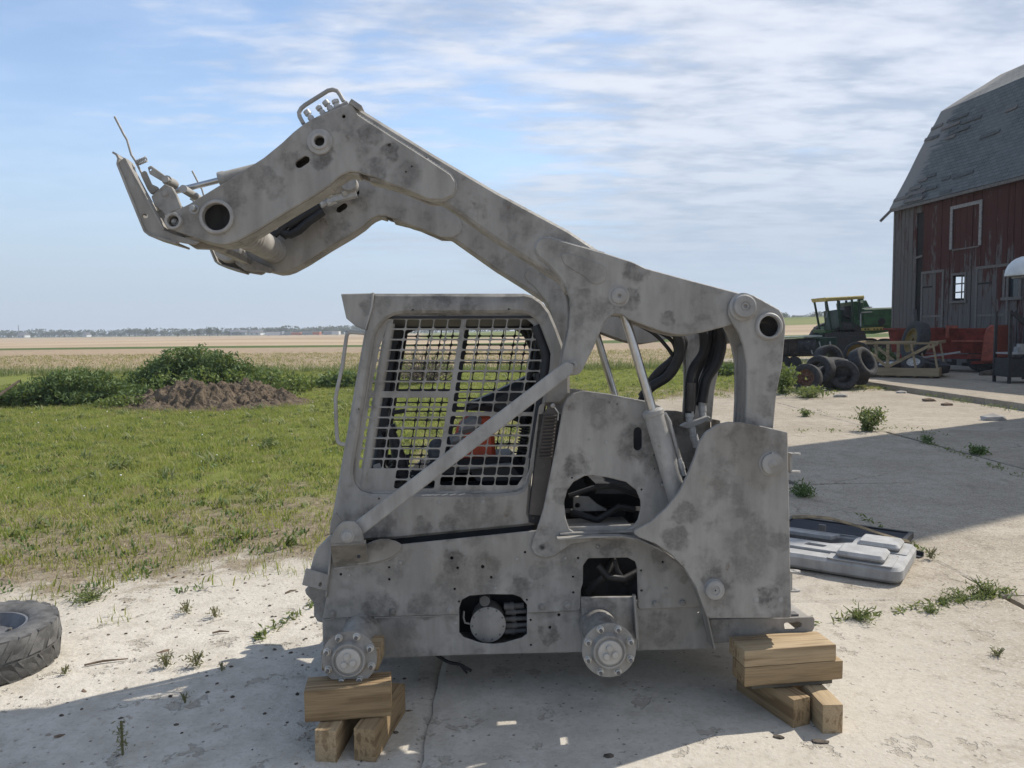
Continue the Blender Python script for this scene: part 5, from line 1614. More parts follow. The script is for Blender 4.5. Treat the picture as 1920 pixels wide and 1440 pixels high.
# ------------------------------------------------------------------ timbers under the loader
wood('timber', (0.315, 0.225, 0.125), (0.175, 0.115, 0.060))
wood('timber_pale', (0.40, 0.30, 0.18), (0.245, 0.17, 0.095))
wood('timber_grey', (0.13, 0.115, 0.09), (0.06, 0.05, 0.04))
def timber(name, label, a, b, wd, ht, m, cat='wooden block', group='wooden blocks propping the loader'):
    """a, b: ground line of the centre axis with the base height; own X axis runs along the grain"""
    a, b = Vector(a), Vector(b)
    L = (b - a).length; rz = atan2(b.y - a.y, b.x - a.x)
    me = MB().box((0, 0, ht / 2), (L, wd, ht)).mesh(name, 0)
    bm = bmesh.new(); bm.from_mesh(me)
    bmesh.ops.subdivide_edges(bm, edges=[e for e in bm.edges if e.calc_length() > .9 * L], cuts=8, use_grid_fill=True)
    for v in bm.verts:
        v.co += Vector((0, mnoise.noise(v.co * 9 + a * 5) * .003, mnoise.noise(v.co * 8 + a * 3) * .003))
    bm.to_mesh(me); bm.free()
    bevel_mesh(me, 0.004, 2, 40)
    o = add(name, me, None, m)
    c = (a + b) / 2
    o.location = c; o.rotation_euler = (0, -math.asin((b.z - a.z) / L), rz)
    return tag(o, label, cat, group)
gf = lambda px, py, z=0: G(px, py, z)
# front stack: two posts on the ground, a cross beam, a small block behind the hub
p1 = gf(611, 1431); timber('timber_post', 'short square timber with knotty end grain under the left end of the front cross beam', (p1.x, p1.y, 0), (p1.x + .03, p1.y + .36, 0), .088, .133, 'timber_pale')
p2 = gf(684, 1428); timber('timber_post', 'long square timber running back under the right end of the front cross beam', (p2.x, p2.y, 0), (p2.x + .065, p2.y + .40, 0), .088, .133, 'timber')
a = gf(567, 1356, .136); b = gf(730, 1343, .136)
timber('timber_beam', 'thick grained cross beam resting on two posts below the front wheel hub', (a.x, a.y + .065, .136), (b.x, b.y + .065, .136), .13, .131, 'timber')
hb = MO + MROT @ T3(660, 1250, .14)
timber('timber_chock', 'small pale wooden chock wedged behind the front wheel hub', (hb.x - .115, hb.y + .02, .268), (hb.x + .125, hb.y + .02, .268), .17, .085, 'timber_pale')
# rear stack
a1, a2 = gf(1487, 1370), gf(1394, 1306)
d = (a2 - a1).normalized(); nrm = Vector((-d.y, d.x, 0)) * -.044
timber('timber_post', 'split square timber lying at a slant under the rear stack', a1 + nrm + d * 0.0, a1 + nrm + d * .38, .088, .132, 'timber')
b1 = gf(1561, 1380)
timber('timber_post', 'rightmost square timber on the ground beneath the rear stack', (b1.x, b1.y, 0), (b1.x - .02, b1.y + .34, 0), .086, .134, 'timber_pale')
c1, c2 = gf(1405, 1291, .136), gf(1556, 1280, .136)
timber('board', 'thin dark weathered board between the rear timbers', (c1.x, c1.y + .05, .136), (c2.x, c2.y + .05, .136), .12, .02, 'timber_grey', 'wooden board')
e1, e2 = gf(1392, 1288, .158), gf(1576, 1273, .158)
timber('timber_beam', 'lower beam of the two stacked beams under the rear bumper', (e1.x, e1.y + .06, .158), (e2.x, e2.y + .06, .158), .125, .083, 'timber')
f1, f2 = gf(1391, 1252, .243), gf(1563, 1239, .243)
timber('timber_beam', 'upper beam with a round knot directly under the rear bumper', (f1.x, f1.y + .08, .243), (f2.x, f2.y + .08, .243), .16, .072, 'timber_pale')

# ------------------------------------------------------------------ tyres
plain('tyre', (0.040, 0.040, 0.041), 0.85, 0, 0.35, 14, 0.25, 0.002)
plain('tyre_dusty', (0.105, 0.103, 0.10), 0.9, 0, 0.35, 10, 0.2, 0.002)
plain('rim_grey', (0.30, 0.30, 0.30), 0.55, 0.2, 0.25, 9)
plain('rim_dark', (0.15, 0.15, 0.155), 0.5, 0.2, 0.25, 9)
plain('rim_rust', (0.13, 0.065, 0.04), 0.85, 0.1, 0.5, 12)
plain('rim_yellow', (0.15, 0.095, 0.02), 0.6, 0, 0.3, 6)
plain('rim_white', (0.5, 0.49, 0.46), 0.6, 0, 0.2, 6)
def tyre_mesh(R, W, rin, n=64):
    h = W / 2
    prof = [(-h * .80, rin), (-h * .95, rin + .10 * (R - rin)), (-h, rin + .5 * (R - rin)), (-h * .97, R - .12 * (R - rin)), (-h * .88, R - .03 * (R - rin)), (-h * .5, R), (0, R * 1.004), (h * .5, R), (h * .88, R - .03 * (R - rin)), (h * .97, R - .12 * (R - rin)), (h, rin + .5 * (R - rin)), (h * .95, rin + .1 * (R - rin)), (h * .80, rin), (h * .4, rin - .02), (-h * .4, rin - .02), (-h * .8, rin)]
    return MB().lathe((0, 0, 0), (0, 0, 1), prof, n, False, False)
def tyre(name, label, loc, axis, R, W, rin, m='tyre', rim=None, lugs=0, group=None, rim_style='dish'):
    root = empty(name, label, 'tyre', loc, 0, group)
    ax = Vector(axis).normalized()
    root.rotation_euler = ax.to_track_quat('Z', 'Y').to_euler()
    t = tyre_mesh(R, W, rin)
    t.build('tyre_carcass', m, root, 50)
    if lugs:
        me = None
        for i in range(lugs):
            a = 2 * pi * i / lugs
            for s in (-1, 1):
                an = a + (pi / lugs if s > 0 else 0)
                c8 = []
                w0, w1 = .03 * W, .49 * W
                sl_ = .32
                for rr in (R - .012, R + .008):
                    for (z, da) in ((w0, 0), (w1, sl_ * W / R), (w1, sl_ * W / R + .075 / R * .8), (w0, .075 / R)):
                        tt = an + da
                        r2 = rr - (.012 if z == w1 else 0)
                        c8.append((r2 * cos(tt), r2 * sin(tt), s * z))
                mb = MB().quad_box(c8)
                if me is None or s != last: pass
                add('lug', mb.mesh('lug', 0), root, m)
                last = s
    if rim:
        h = W / 2
        b = MB().lathe((0, 0, 0), (0, 0, 1), [(-h * .8, rin * .97), (-h * .3, rin * .9), (h * .3, rin * .9), (h * .72, rin * .96), (h * .86, rin * 1.03), (h * .86, rin * .97), (h * .5, rin * .88), (h * .32, rin * .80), (h * .28, rin * .45), (h * .42, rin * .36), (h * .42, rin * .22), (h * .2, rin * .2)], 40, False, False)
        ro = b.build('rim', rim, root, 50)
        for i in range(8):
            a = 2 * pi * i / 8
            MB().lathe((rin * .62 * cos(a), rin * .62 * sin(a), h * .30), (0, 0, 1), [(0, rin * .07), (.012, rin * .06)], 8).build('wheel_bolt', 'steel_dark', ro)
    return root
tyre('worn_tyre', 'dusty chevron lugged tyre lying flat on the pale ground at the left edge', (-2.72, 3.86, .121), (0.03, -.02, 1), .33, .222, .18, 'tyre_dusty', 'rim_dark', 20)

def ground_pt(px, py, z=0.0): return G(px, py, z)
# the heap of worn tyres beyond the yard: (pixel of its foot, axis, radius, width, inner radius, rim, lift, label)
def heap():
    def at(px, py, depth): return AT(px, py, depth)
    items = [
        (1513, 709, 18.6, (-.62, -.78, .12), .345, .26, .20, 'rim_rust', 'worn tyre with a rusty spoked rim at the front of the heap'),
        (1538, 694, 19.1, (-.80, -.58, .08), .36, .27, .21, None, 'tyre with a ribbed tread leaning just behind the rusty rimmed one'),
        (1553, 673, 19.9, (.25, -.95, .15), .36, .30, .20, None, 'upright dark tyre at the top left of the heap'),
        (1579, 687, 19.4, (.15, -.35, .95), .40, .20, .22, None, 'tyre lying almost flat on top of the heap'),
        (1580, 704, 19.0, (-.2, -.90, .25), .37, .28, .21, None, 'dark tyre in the shade at the middle of the heap'),
        (1618, 681, 19.3, (.55, -.72, .42), .40, .30, .25, None, 'big open tyre leaning on the right side of the heap'),
        (1556, 706, 19.3, (-.1, -.4, .9), .40, .24, .22, None, 'tyre lying on the ground at the bottom of the heap'),
        (1598, 703, 19.6, (.1, -.3, .9), .40, .24, .22, None, 'tyre lying flat under the big leaning one'),
    ]
    for px, py, dep, ax, R, W, rin, rim, lab in items:
        p = at(px, py, dep * 1.1)
        o = tyre('old_tyre', lab, p, ax, R * 1.1, W * 1.1, rin * 1.1, 'tyre', rim, 0, 'tyres in the heap')
heap()

# ------------------------------------------------------------------ loader tailgate, grille and strip lying on the concrete
def panel_parts():
    Rf = G(1640, 1094); Rr = G(1722, 1050); Lf = G(1470, 1066)
    ux = (Rf - Lf).normalized(); uy = Vector((-ux.y, ux.x, 0))
    wdt = (Rr - Rf).dot(uy)
    Lx = 1.35
    rz = atan2(ux.y, ux.x)
    root = empty('tailgate_panel', 'pale grey steel tailgate lying face up on the concrete behind the loader', 'tailgate', Rf + uy * wdt / 2 + ux * .14, rz)
    W2 = max(wdt, .42)
    base = fillet([(-Lx, -W2 / 2), (0.02, -W2 / 2, .09), (0.02, W2 / 2, .07), (-Lx, W2 / 2)], .03)
    hole = fillet([(-Lx + .1, -W2 * .02), (-.62, -W2 * .02), (-.36, W2 * .28), (-.40, W2 * .46), (-Lx + .1, W2 * .46)], .02)
    def lay(name, loops, th, z, m, par, bev=.012):
        me = flat_mesh(name, loops, th, bev, 2)
        n = len(me.vertices); a = np.empty(n * 3); me.vertices.foreach_get('co', a); a = a.reshape(-1, 3)
        a = np.stack([a[:, 0], a[:, 2], -a[:, 1] + z + th / 2], 1); me.vertices.foreach_set('co', a.ravel())
        me.update()
        return add(name, me, par, m)
    lay('tailgate_shell', [base, hole], .105, .012, 'steel_gate', root, .022)
    pl = fillet([(-.95, -W2 * .30), (-.40, -W2 * .30), (-.24, -W2 * .02), (-.95, -W2 * .02)], .02)
    ov = fillet([(-.66, -W2 * .2), (-.52, -W2 * .2), (-.50, -W2 * .12), (-.64, -W2 * .10)], .02)
    lay('center_plate', [pl, ov], .02, .115, 'steel_gate', root, .004)
    for (x0, x1, y0, y1) in ((-.40, -.09, -.46, -.10), (-.33, -.05, .02, .36)):
        fl = fillet([(x0 - .05, y0 * W2 - .02), (x1 + .05, y0 * W2 - .02), (x1 + .05, y1 * W2 + .02), (x0 - .05, y1 * W2 + .02)], .02)
        c = lay('light_housing', [fl], .008, .116, 'steel_gate', root, .002)
        pd = fillet([(x0, y0 * W2), (x1, y0 * W2), (x1, y1 * W2), (x0, y1 * W2)], .035)
        lay('housing_lid', [pd], .05, .124, 'steel_gate', c, .02)
    lay('inner_sheet', [fillet([(-Lx + .05, -W2 * .1), (-.35, -W2 * .1), (-.35, W2 * .47), (-Lx + .05, W2 * .47)], .01)], .006, .02, 'steel_dark', root, .001)
    lay('cross_member', [[(-1.0, W2 * .30), (-.55, W2 * .30), (-.50, W2 * .42), (-1.0, W2 * .42)]], .03, .095, 'steel_gate', root, .003)
    MB().box((-.62, W2 * .36, .17), (.05, .03, .05)).build('latch', 'steel_dark', root, 0)
    # louvred grille behind it
    gr = empty('louvred_grille', 'black louvred grille panel lying behind the grey tailgate', 'grille', Rf + uy * (wdt + .34) + ux * -.42, rz - .05)
    MB().box((0, -.20, .05), (.95, .03, .05)).box((0, .20, .05), (.95, .03, .05)).box((.46, 0, .05), (.03, .37, .05)).box((-.46, 0, .05), (.03, .37, .05)).build('grille_frame', 'black_part', gr, 0)
    for i in range(9):
        MB().box((0, -.16 + .04 * i, .055), (.885, .032, .004), Matrix.Rotation(.5, 3, 'X')).build('slat', 'grille_slat', gr, 0)
    fl = empty('black_angle_strip', 'short black metal strip lying at the right end of the grille', 'metal strip', Rf + uy * (wdt + .12) + ux * .02, rz - .35)
    MB().box((0, 0, .01), (.34, .06, .006)).box((0, .03, .025), (.34, .005, .035)).build('strip', 'grille_slat', fl, 0)
    # bowed strip arching over both
    pts = [(1485, 972, 0), (1520, 971, 0), (1555, 974, 0), (1590, 983, 0), (1625, 994, 0), (1660, 1006, 0), (1690, 1015, 0), (1706, 1018, 0)]
    V, F = [], []
    base_y = (Rf + uy * wdt).y + .10
    n = len(pts)
    for i, (px, py, _) in enumerate(pts):
        p = AT(px, py, base_y + .35 * (1 - i / (n - 1)) - .05)
        for dy, dz in ((-.018, 0), (.022, .012), (.022, .018), (-.018, .006)):
            V.append((p.x, p.y + dy, p.z + dz))
    for i in range(n - 1):
        for j in range(4): F.append((i * 4 + j, i * 4 + (j + 1) % 4, i * 4 + 4 + (j + 1) % 4, i * 4 + 4 + j))
    F += [(3, 2, 1, 0), tuple((n - 1) * 4 + j for j in range(4))]
    me = bpy.data.meshes.new('bowed_strip'); me.from_pydata(V, [], F)
    o = add('bowed_strip', me, None, 'strip_tan'); tag(o, 'bowed tan edged trim strip arching over the grille and tailgate', 'trim strip')
steel('steel_gate', (0.335, 0.33, 0.32), (0.20, 0.195, 0.19), 0.5)
plain('grille_slat', (0.035, 0.037, 0.042), 0.5, 0, 0.2, 8)
plain('strip_tan', (0.20, 0.15, 0.085), 0.7, 0, 0.4, 12)
panel_parts()

# ------------------------------------------------------------------ wooden crate of trussed sides with scrap tyres
wood('lumber', (0.33, 0.26, 0.165), (0.22, 0.165, 0.095), scale=.5)
def crate():
    fl = AT(1612, 684, 23.8); fr = AT(1761, 693, 22.6)
    z0 = .18
    u = Vector((fr.x - fl.x, fr.y - fl.y, 0)); L = u.length; u.normalize()
    v = Vector((-u.y, u.x, 0))
    rz = atan2(u.y, u.x)
    root = empty('lumber_crate', 'open crate of pale lumber with trussed sides standing on the apron before the barn', 'crate', (fl.x, fl.y, z0), rz)
    D, H, t = 2.3, 1.02, .075
    def m(name, a, b, w=.05, h=.09): MB().beam(a, b, w, h).build(name, 'lumber', root, 0)
    for y in (0, D):
        m('bottom_rail', (0, y, .16), (L, y, .16), .05, .24)
        m('top_rail', (-.05, y, H), (L - .12, y, H), .09, .06)
        for x in (.12, L * .36, L * .7, L - .08): m('post', (x + (0.03 if x > 1 else 0), y, .28), (x - (.10 if x > 1 else 0), y, H - .02), .09, .05)
        m('brace', (.05, y - .03 if y == 0 else y, .92), (L * .36, y - .03 if y == 0 else y, .30), .05, .085)
        m('brace', (L * .36, y - .03 if y == 0 else y, .30), (L - .25, y - .03 if y == 0 else y, .96), .05, .085)
    for x in (0, L - .02):
        m('end_rail', (x, 0.03, .16), (x, D - .03, .16), .05, .24)
        m('end_top_rail', (x - .05, 0.03, H + .02), (x - .02, D - .03, H + .02), .06, .08)
    for i in range(5): m('skid', (L * (i + .5) / 5, .05, .03), (L * (i + .5) / 5, D - .05, .03), .09, .07)
    for i in range(9): MB().box((L * (i + .5) / 9, D / 2, .085), (L / 9 - .03, D - .1, .025)).build('floor_board', 'lumber', root, 0)
    R = Matrix.Rotation(rz, 3, 'Z')
    def w_(x, y, z): return Vector((fl.x, fl.y, z0)) + R @ Vector((x, y, z))
    tyre('white_rim_tyre', 'small tyre with a white rim inside the lumber crate', w_(L * .66, .55, .37), (-.35, -.5, .75), .33, .22, .18, 'tyre', 'rim_white')
    tyre('loose_tyre', 'dark tyre lying at the right end inside the lumber crate', w_(L * .90, 1.1, .30), (.1, -.2, .95), .42, .26, .22, 'tyre')
    tyre('loose_tyre', 'dark tyre lying at the left end inside the lumber crate', w_(L * .28, 1.2, .26), (-.2, -.1, .95), .42, .24, .22, 'tyre', 'rim_white')
    p = empty('steel_pipe', 'pale steel pipe lying slanted across the lumber crate', 'pipe', w_(L * .85, 1.0, .62), rz)
    MB().beam((-.9, -.1, -.18), (.75, .5, .10), .07, .05).build('pipe', 'rim_grey', p, 0)
crate()

# ------------------------------------------------------------------ red machinery before the barn wall
plain('red_paint', (0.17, 0.026, 0.018), 0.55, 0, 0.35, 5, 0.35)
plain('red_light', (0.27, 0.06, 0.035), 0.5, 0, 0.3, 6, 0.35)
def red_wagon():
    dep = 26.4
    a = AT(1672, 690, dep + 1.0); b = AT(1862, 690, dep - 1.1)
    zb = .17
    L = (Vector((b.x, b.y)) - Vector((a.x, a.y))).length
    rz = atan2(b.y - a.y, b.x - a.x)
    root = empty('red_spreader', 'faded red manure spreader box with a rounded end shield parked against the barn', 'farm implement', (a.x, a.y, zb), rz)
    k = dep / FPX
    top = 1.45; bot = .62
    MB().quad_box([(0, 0, bot), (L, 0, bot), (L, 1.5, bot), (0, 1.5, bot), (-.1, -.22, top), (L, -.22, top), (L, 1.72, top), (-.1, 1.72, top)]).build('box', 'red_paint', root, 0)
    MB().beam((-.25, -.25, top), (L * .55, -.25, top), .06, .07).build('top_rim', 'red_paint', root, 0)
    MB().beam((L * .62, -.27, top - .42), (L - .1, -.27, top - .42), .05, .06).build('side_rib', 'red_light', root, 0)
    prof = [(L * .90, .35), (L * .92, top - .25), (L * .94, top - .03), (L * .975, top + .10), (L * 1.02, top + .10), (L * 1.045, top - .02), (L * 1.05, .35)]
    me = shift(flat_mesh('end_shield', [[(p[0], p[1]) for p in prof]], 2.1, .05, 2), 0, .75, 0)
    add('end_shield', me, root, 'red_light')
    x = L * .585
    MB().box((x, -.32, top - .1), (.10, .1, .42)).box((x + .12, -.3, top + .05), (.34, .12, .10)).build('crank_post', 'red_light', root, 0)
    MB().beam((.2, .1, .5), (L, .1, .5), .12, .16).build('chassis_beam', 'red_paint', root, 0)
    MB().beam((L * .8, -.1, .3), (L * 1.0, -.1, .35), .08, .1).build('axle_arm', 'red_paint', root, 0)
    R = Matrix.Rotation(rz, 3, 'Z')
    def w_(x, y, z): return Vector((a.x, a.y, zb)) + R @ Vector((x, y, z))
    for i, (x, y) in enumerate(((L * .87, .2), (L * .87, 1.3))):
        t_ = MB().lathe((x, y - .12, .40), (0, 1, 0), [(0, .2), (0, .36), (.04, .40), (.2, .40), (.24, .36), (.24, .2)], 28).build('wheel', 'tyre', root)
    # tractor wheel standing in front, half hidden by the crate
    tyre('yellow_rim_tyre', 'large tyre with a yellow rim standing between the crate and the red spreader', AT(1716, 640, 25.4), (-.99, .05, .22), .66, .36, .40, 'tyre', 'rim_yellow')
red_wagon()
def dark_stand():
    p = AT(1893, 692, 20.5)
    root = empty('steel_stand', 'dark steel stand with a slanted brace and shelf at the right edge', 'stand', (p.x, p.y, .15), -.12)
    h = 1.95
    def m(a, b, w=.07, h_=.07): MB().beam(a, b, w, h_).build('leg', 'black_part', root, 0)
    m((0, 0, 0), (-.02, 0, h)); m((1.0, 0, 0), (1.0, 0, h)); m((0, .8, 0), (0, .8, h)); m((1.0, .8, 0), (1.0, .8, h))
    MB().beam((.02, -.05, h - .05), (1.0, -.05, .95), .05, .13).build('brace', 'black_part', root, 0)
    MB().box((.5, .4, .42), (1.05, .9, .5)).build('tank_box', 'black_part', root, 0)
    MB().box((.5, .4, .80), (1.0, .85, .04)).build('shelf', 'rim_grey', root, 0)
    MB().box((.42, .15, .90), (.42, .22, .16)).box((.30, .1, .96), (.12, .16, .2)).build('scrap_metal', 'rim_grey', root, 0)
    q = AT(1924, 517, 22.0)
    s = empty('white_dome_hood', 'white domed hood on a slim post at the right edge in front of the barn', 'dome hood', (q.x, q.y, .15), 0)
    r = .52
    MB().lathe((0, 0, q.z - .15), (0, 0, 1), [(0, r), (.03, r * 1.02)] + [(.05 + r * .98 * sin(a_), r * cos(a_)) for a_ in (0.1, .3, .55, .8, 1.05, 1.3, 1.5)], 36).build('dome', 'white_paint', s)
    MB().tube([(.05, .05, 0), (.05, .05, q.z - .15)], .04, 8).build('post', 'black_part', s)
    MB().box((0, 0, q.z - .19), (.5, .5, .05)).build('base_plate', 'rim_grey', s, 0)
plain('white_paint', (0.62, 0.63, 0.63), 0.5, 0, 0.1, 5)
dark_stand()

# ------------------------------------------------------------------ old green combine harvester
plain('combine_green', (0.035, 0.105, 0.045), 0.5, 0, 0.3, 2.5, 0.35)
plain('combine_dark', (0.018, 0.045, 0.028), 0.6, 0, 0.4, 4)
plain('combine_yellow', (0.42, 0.33, 0.10), 0.55, 0, 0.2, 4)
plain('cab_glass', (0.10, 0.13, 0.12), 0.15, 0, 0.2, 3, 0.5)
def combine():
    dep = 36.0; k = dep / FPX
    o = AT(1600, 640, dep)
    zg = gh(o.x, o.y) + .05
    root = empty('combine_harvester', 'old green combine harvester with a yellow cab roof parked beside the barn', 'combine', (o.x, o.y, zg), 0)
    def q(px, py): 
        p = AT(px, py, dep); return (p.x - o.x, p.z - zg)
    def slabx(name, pts, y0, y1, m, bev=.03):
        me = shift(flat_mesh(name, [[q(*p) for p in pts]], y1 - y0, bev), 0, (y0 + y1) / 2, 0)
        return add(name, me, root, m)
    slabx('body', [(1618, 578), (1700, 575), (1700, 618), (1640, 626), (1566, 626), (1566, 612), (1604, 612), (1612, 600)], .1, 2.6, 'combine_green')
    slabx('grain_tank', [(1606, 566), (1632, 562), (1640, 577), (1608, 580)], .4, 2.3, 'combine_green')
    slabx('rear_hood', [(1620, 580), (1700, 577), (1700, 608), (1620, 610)], -.02, .1, 'combine_green', .02)
    slabx('stripe_panel', [(1615, 615), (1656, 613), (1656, 619), (1615, 620)], -.03, .1, 'combine_yellow', .01)
    for i, x in enumerate((1620, 1626, 1637, 1643, 1649)): slabx('stripe_letter', [(x, 616), (x + 3.5, 616), (x + 3.5, 618.5), (x, 618.5)], -.045, -.02, 'combine_dark', .002)
    # cab: posts, glass, roof
    slabx('cab_roof', [(1545, 558), (1618, 554), (1619, 560), (1547, 565)], -.15, 1.6, 'combine_yellow', .04)
    slabx('cab_floor', [(1546, 618), (1604, 616), (1604, 624), (1548, 624)], 0, 1.5, 'combine_green')
    for (a, b) in (((1549, 563), (1560, 622)), ((1571, 563), (1576, 617)), ((1597, 562), (1600, 614)), ((1611, 561), (1611, 600))):
        for y in (.0, 1.4):
            xa, za = q(*a); xb, zb = q(*b)
            MB().beam((xa, y, za), (xb, y, zb), .08, .08).build('cab_post', 'combine_dark', root, 0)
    slabx('cab_door', [(1552, 583), (1572, 580), (1576, 616), (1546, 618), (1546, 610)], .0, .06, 'cab_glass', .01)
    slabx('cab_panel', [(1566, 582), (1604, 580), (1606, 613), (1570, 616)], .5, 1.4, 'combine_dark', .03)
    slabx('driver_seat', [(1590, 575), (1603, 572), (1607, 590), (1598, 598), (1588, 592)], .3, .9, 'black_part', .04)
    slabx('side_panel', [(1604, 566), (1622, 566), (1622, 612), (1604, 612)], .15, .6, 'combine_green', .02)
    xx, zz = q(1653, 603)
    MB().lathe((xx, -.06, zz), (0, 1, 0), [(0, .16), (.08, .2)], 18).build('pulley', 'black_part', root)
    # unloading auger elbow behind
    pts = [q(1630, 588), q(1637, 572), q(1641, 562), q(1646, 558)]
    MB().tube([Vector((x, 1.6, z)) for x, z in pts], [.16, .14, .13, .12], 10).build('auger_elbow', 'combine_dark', root)
    pts = [q(1640, 578), q(1641, 566)]
    MB().tube([Vector((x, 1.7, z)) for x, z in pts], .08, 8).build('exhaust', 'combine_dark', root)
    for (a, b) in (((1612, 586), (1632, 585)), ((1611, 588), (1611, 612)), ((1618, 577), (1632, 576)), ((1546, 596), (1543, 618)), ((1543, 618), (1562, 621)), ((1594, 578), (1594, 596))):
        xa, za = q(*a); xb, zb = q(*b)
        MB().tube([(xa, -.15, za), (xb, -.15, zb)], .03, 6).build('hand_rail', 'rim_grey' if a[1] < 590 and a[0] > 1600 else 'combine_dark', root)
    # feeder house and wheels
    slabx('feeder_house', [(1530, 630), (1600, 624), (1612, 640), (1605, 652), (1570, 652), (1540, 646)], .5, 1.7, 'combine_dark')
    for (px, py, R, y, rim) in ((1588, 660, .95, .0, 'rim_yellow'), (1588, 660, .95, 1.9, 'rim_yellow'), (1668, 668, .55, .2, 'rim_yellow'), (1668, 668, .55, 1.8, 'rim_yellow')):
        x, z = q(px, py); z = max(z, R - .02)
        wv = MB().lathe((x, y, z), (0, 1, 0), [(0, R * .55), (0, R * .9), (.06, R), (.44, R), (.5, R * .9), (.5, R * .55)], 32).build('wheel', 'tyre', root)
        MB().lathe((x, y + .02, z), (0, 1, 0), [(0, R * .55), (.1, R * .4), (.12, .05)], 24).build('rim', rim, wv)
    return dep
combine()
tyre('yellow_rim_tyre', 'small yellow rimmed wheel standing behind the big leaning tyre', AT(1607, 664, 22.5), (-.3, -.93, .1), .36, .2, .27, 'tyre', 'rim_yellow')

def header():
    dep = 31.0
    o = AT(1500, 680, dep); zg = gh(o.x, o.y)
    root = empty('grain_header', 'rusty dark grain header with a drum and green frame left of the combine', 'farm implement', (o.x, o.y, zg), 0)
    def q(px, py):
        p = AT(px, py, dep); return (p.x - o.x, p.z - zg)
    def slabx(name, pts, y0, y1, m, bev=.02):
        me = shift(flat_mesh(name, [[q(*p) for p in pts]], y1 - y0, bev), 0, (y0 + y1) / 2, 0)
        return add(name, me, root, m)
    slabx('hopper_box', [(1395, 640), (1502, 635), (1502, 664), (1395, 668)], 0, 1.4, 'rust_dark')
    for x in (1412, 1436, 1460, 1478): slabx('box_rib', [(x, 639), (x + 2, 639), (x + 2, 664), (x, 664)], -.05, -.002, 'rust_dark', .005)
    slabx('top_lip', [(1330, 634), (1540, 629), (1540, 631.5), (1330, 637)], -.1, .3, 'lip_pale', .01)
    xa, za = q(1512, 650)
    MB().lathe((xa - .35, .2, za), (1, 0, 0), [(0, .28), (.05, .34), (.7, .34), (.75, .28)], 20).build('drum', 'engine_dark', root)
    slabx('green_frame', [(1530, 634), (1572, 632), (1570, 656), (1545, 660), (1532, 652)], .1, .5, 'combine_dark')
    slabx('under_frame', [(1400, 664), (1530, 662), (1530, 668), (1400, 671)], .2, 1.1, 'rust_dark')
    for px in (1420, 1475, 1493):
        x, z = q(px, 673)
        MB().lathe((x, .1, .26), (0, 1, 0), [(0, .15), (0, .24), (.03, .27), (.15, .27), (.18, .24), (.18, .15)], 20).build('caster', 'tyre', root)
    for i in range(5):
        xa, za = q(1515 + i * 10, 640); xb, zb = q(1522 + i * 9, 664)
        MB().beam((xa, -.05, za), (xb, -.1, zb), .05, .05).build('knife_arm', 'combine_dark' if i % 2 else 'rim_grey', root, 0)
plain('rust_dark', (0.045, 0.034, 0.028), 0.85, 0.1, 0.5, 4)
plain('lip_pale', (0.42, 0.45, 0.40), 0.6, 0, 0.2, 4)
header()

# ------------------------------------------------------------------ vegetation
def leaf_mat(name, a, b, c, scale=3.0, trans=0.35):
    k = NM(name, 0.6, 0, 0.25)
    P = k.pos()
    at = k.n('ShaderNodeAttribute'); at.attribute_name = 'tint'
    f = at.outputs['Fac']
    n = k.noise(P, scale, 3)
    col = k.mix(k.mr(n, 0.35, 0.65), a, b)
    col = k.mix(k.mr(f, 0.62, 1.0), col, c)
    k.base(col)
    tr = k.n('ShaderNodeBsdfTranslucent'); k.L(k.mix(0.5, col, (0.30, 0.36, 0.05), 'MIX'), tr.inputs['Color'])
    mx = k.n('ShaderNodeMixShader'); mx.inputs[0].default_value = trans
    k.L(k.b.outputs[0], mx.inputs[1]); k.L(tr.outputs[0], mx.inputs[2])
    k.L(mx.outputs[0], k.t.nodes['Material Output'].inputs[0])
    MAT[name] = k.m
leaf_mat('grass', (0.19, 0.235, 0.045), (0.28, 0.29, 0.075), (0.44, 0.37, 0.18), 0.9, 0.55)
leaf_mat('grass_dry', (0.31, 0.26, 0.12), (0.22, 0.22, 0.07), (0.42, 0.35, 0.20), 1.5, 0.3)
leaf_mat('weed', (0.115, 0.155, 0.055), (0.165, 0.20, 0.08), (0.23, 0.235, 0.12), 4, 0.3)
leaf_mat('weed_dry', (0.22, 0.20, 0.115), (0.17, 0.17, 0.08), (0.27, 0.23, 0.15), 6, 0.2)
leaf_mat('bush', (0.065, 0.115, 0.040), (0.11, 0.165, 0.06), (0.16, 0.21, 0.085), 2.2, 0.25)
leaf_mat('bush_light', (0.12, 0.175, 0.05), (0.15, 0.20, 0.06), (0.15, 0.17, 0.07), 2.2, 0.3)
leaf_mat('far_leaf', (0.035, 0.055, 0.025), (0.065, 0.085, 0.038), (0.085, 0.10, 0.05), 0.12, 0.1)
plain('bark', (0.07, 0.055, 0.04), 0.95)
plain('twig', (0.17, 0.135, 0.11), 0.95, 0, 0.4, 6)
plain('dandelion', (0.62, 0.62, 0.58), 0.9)

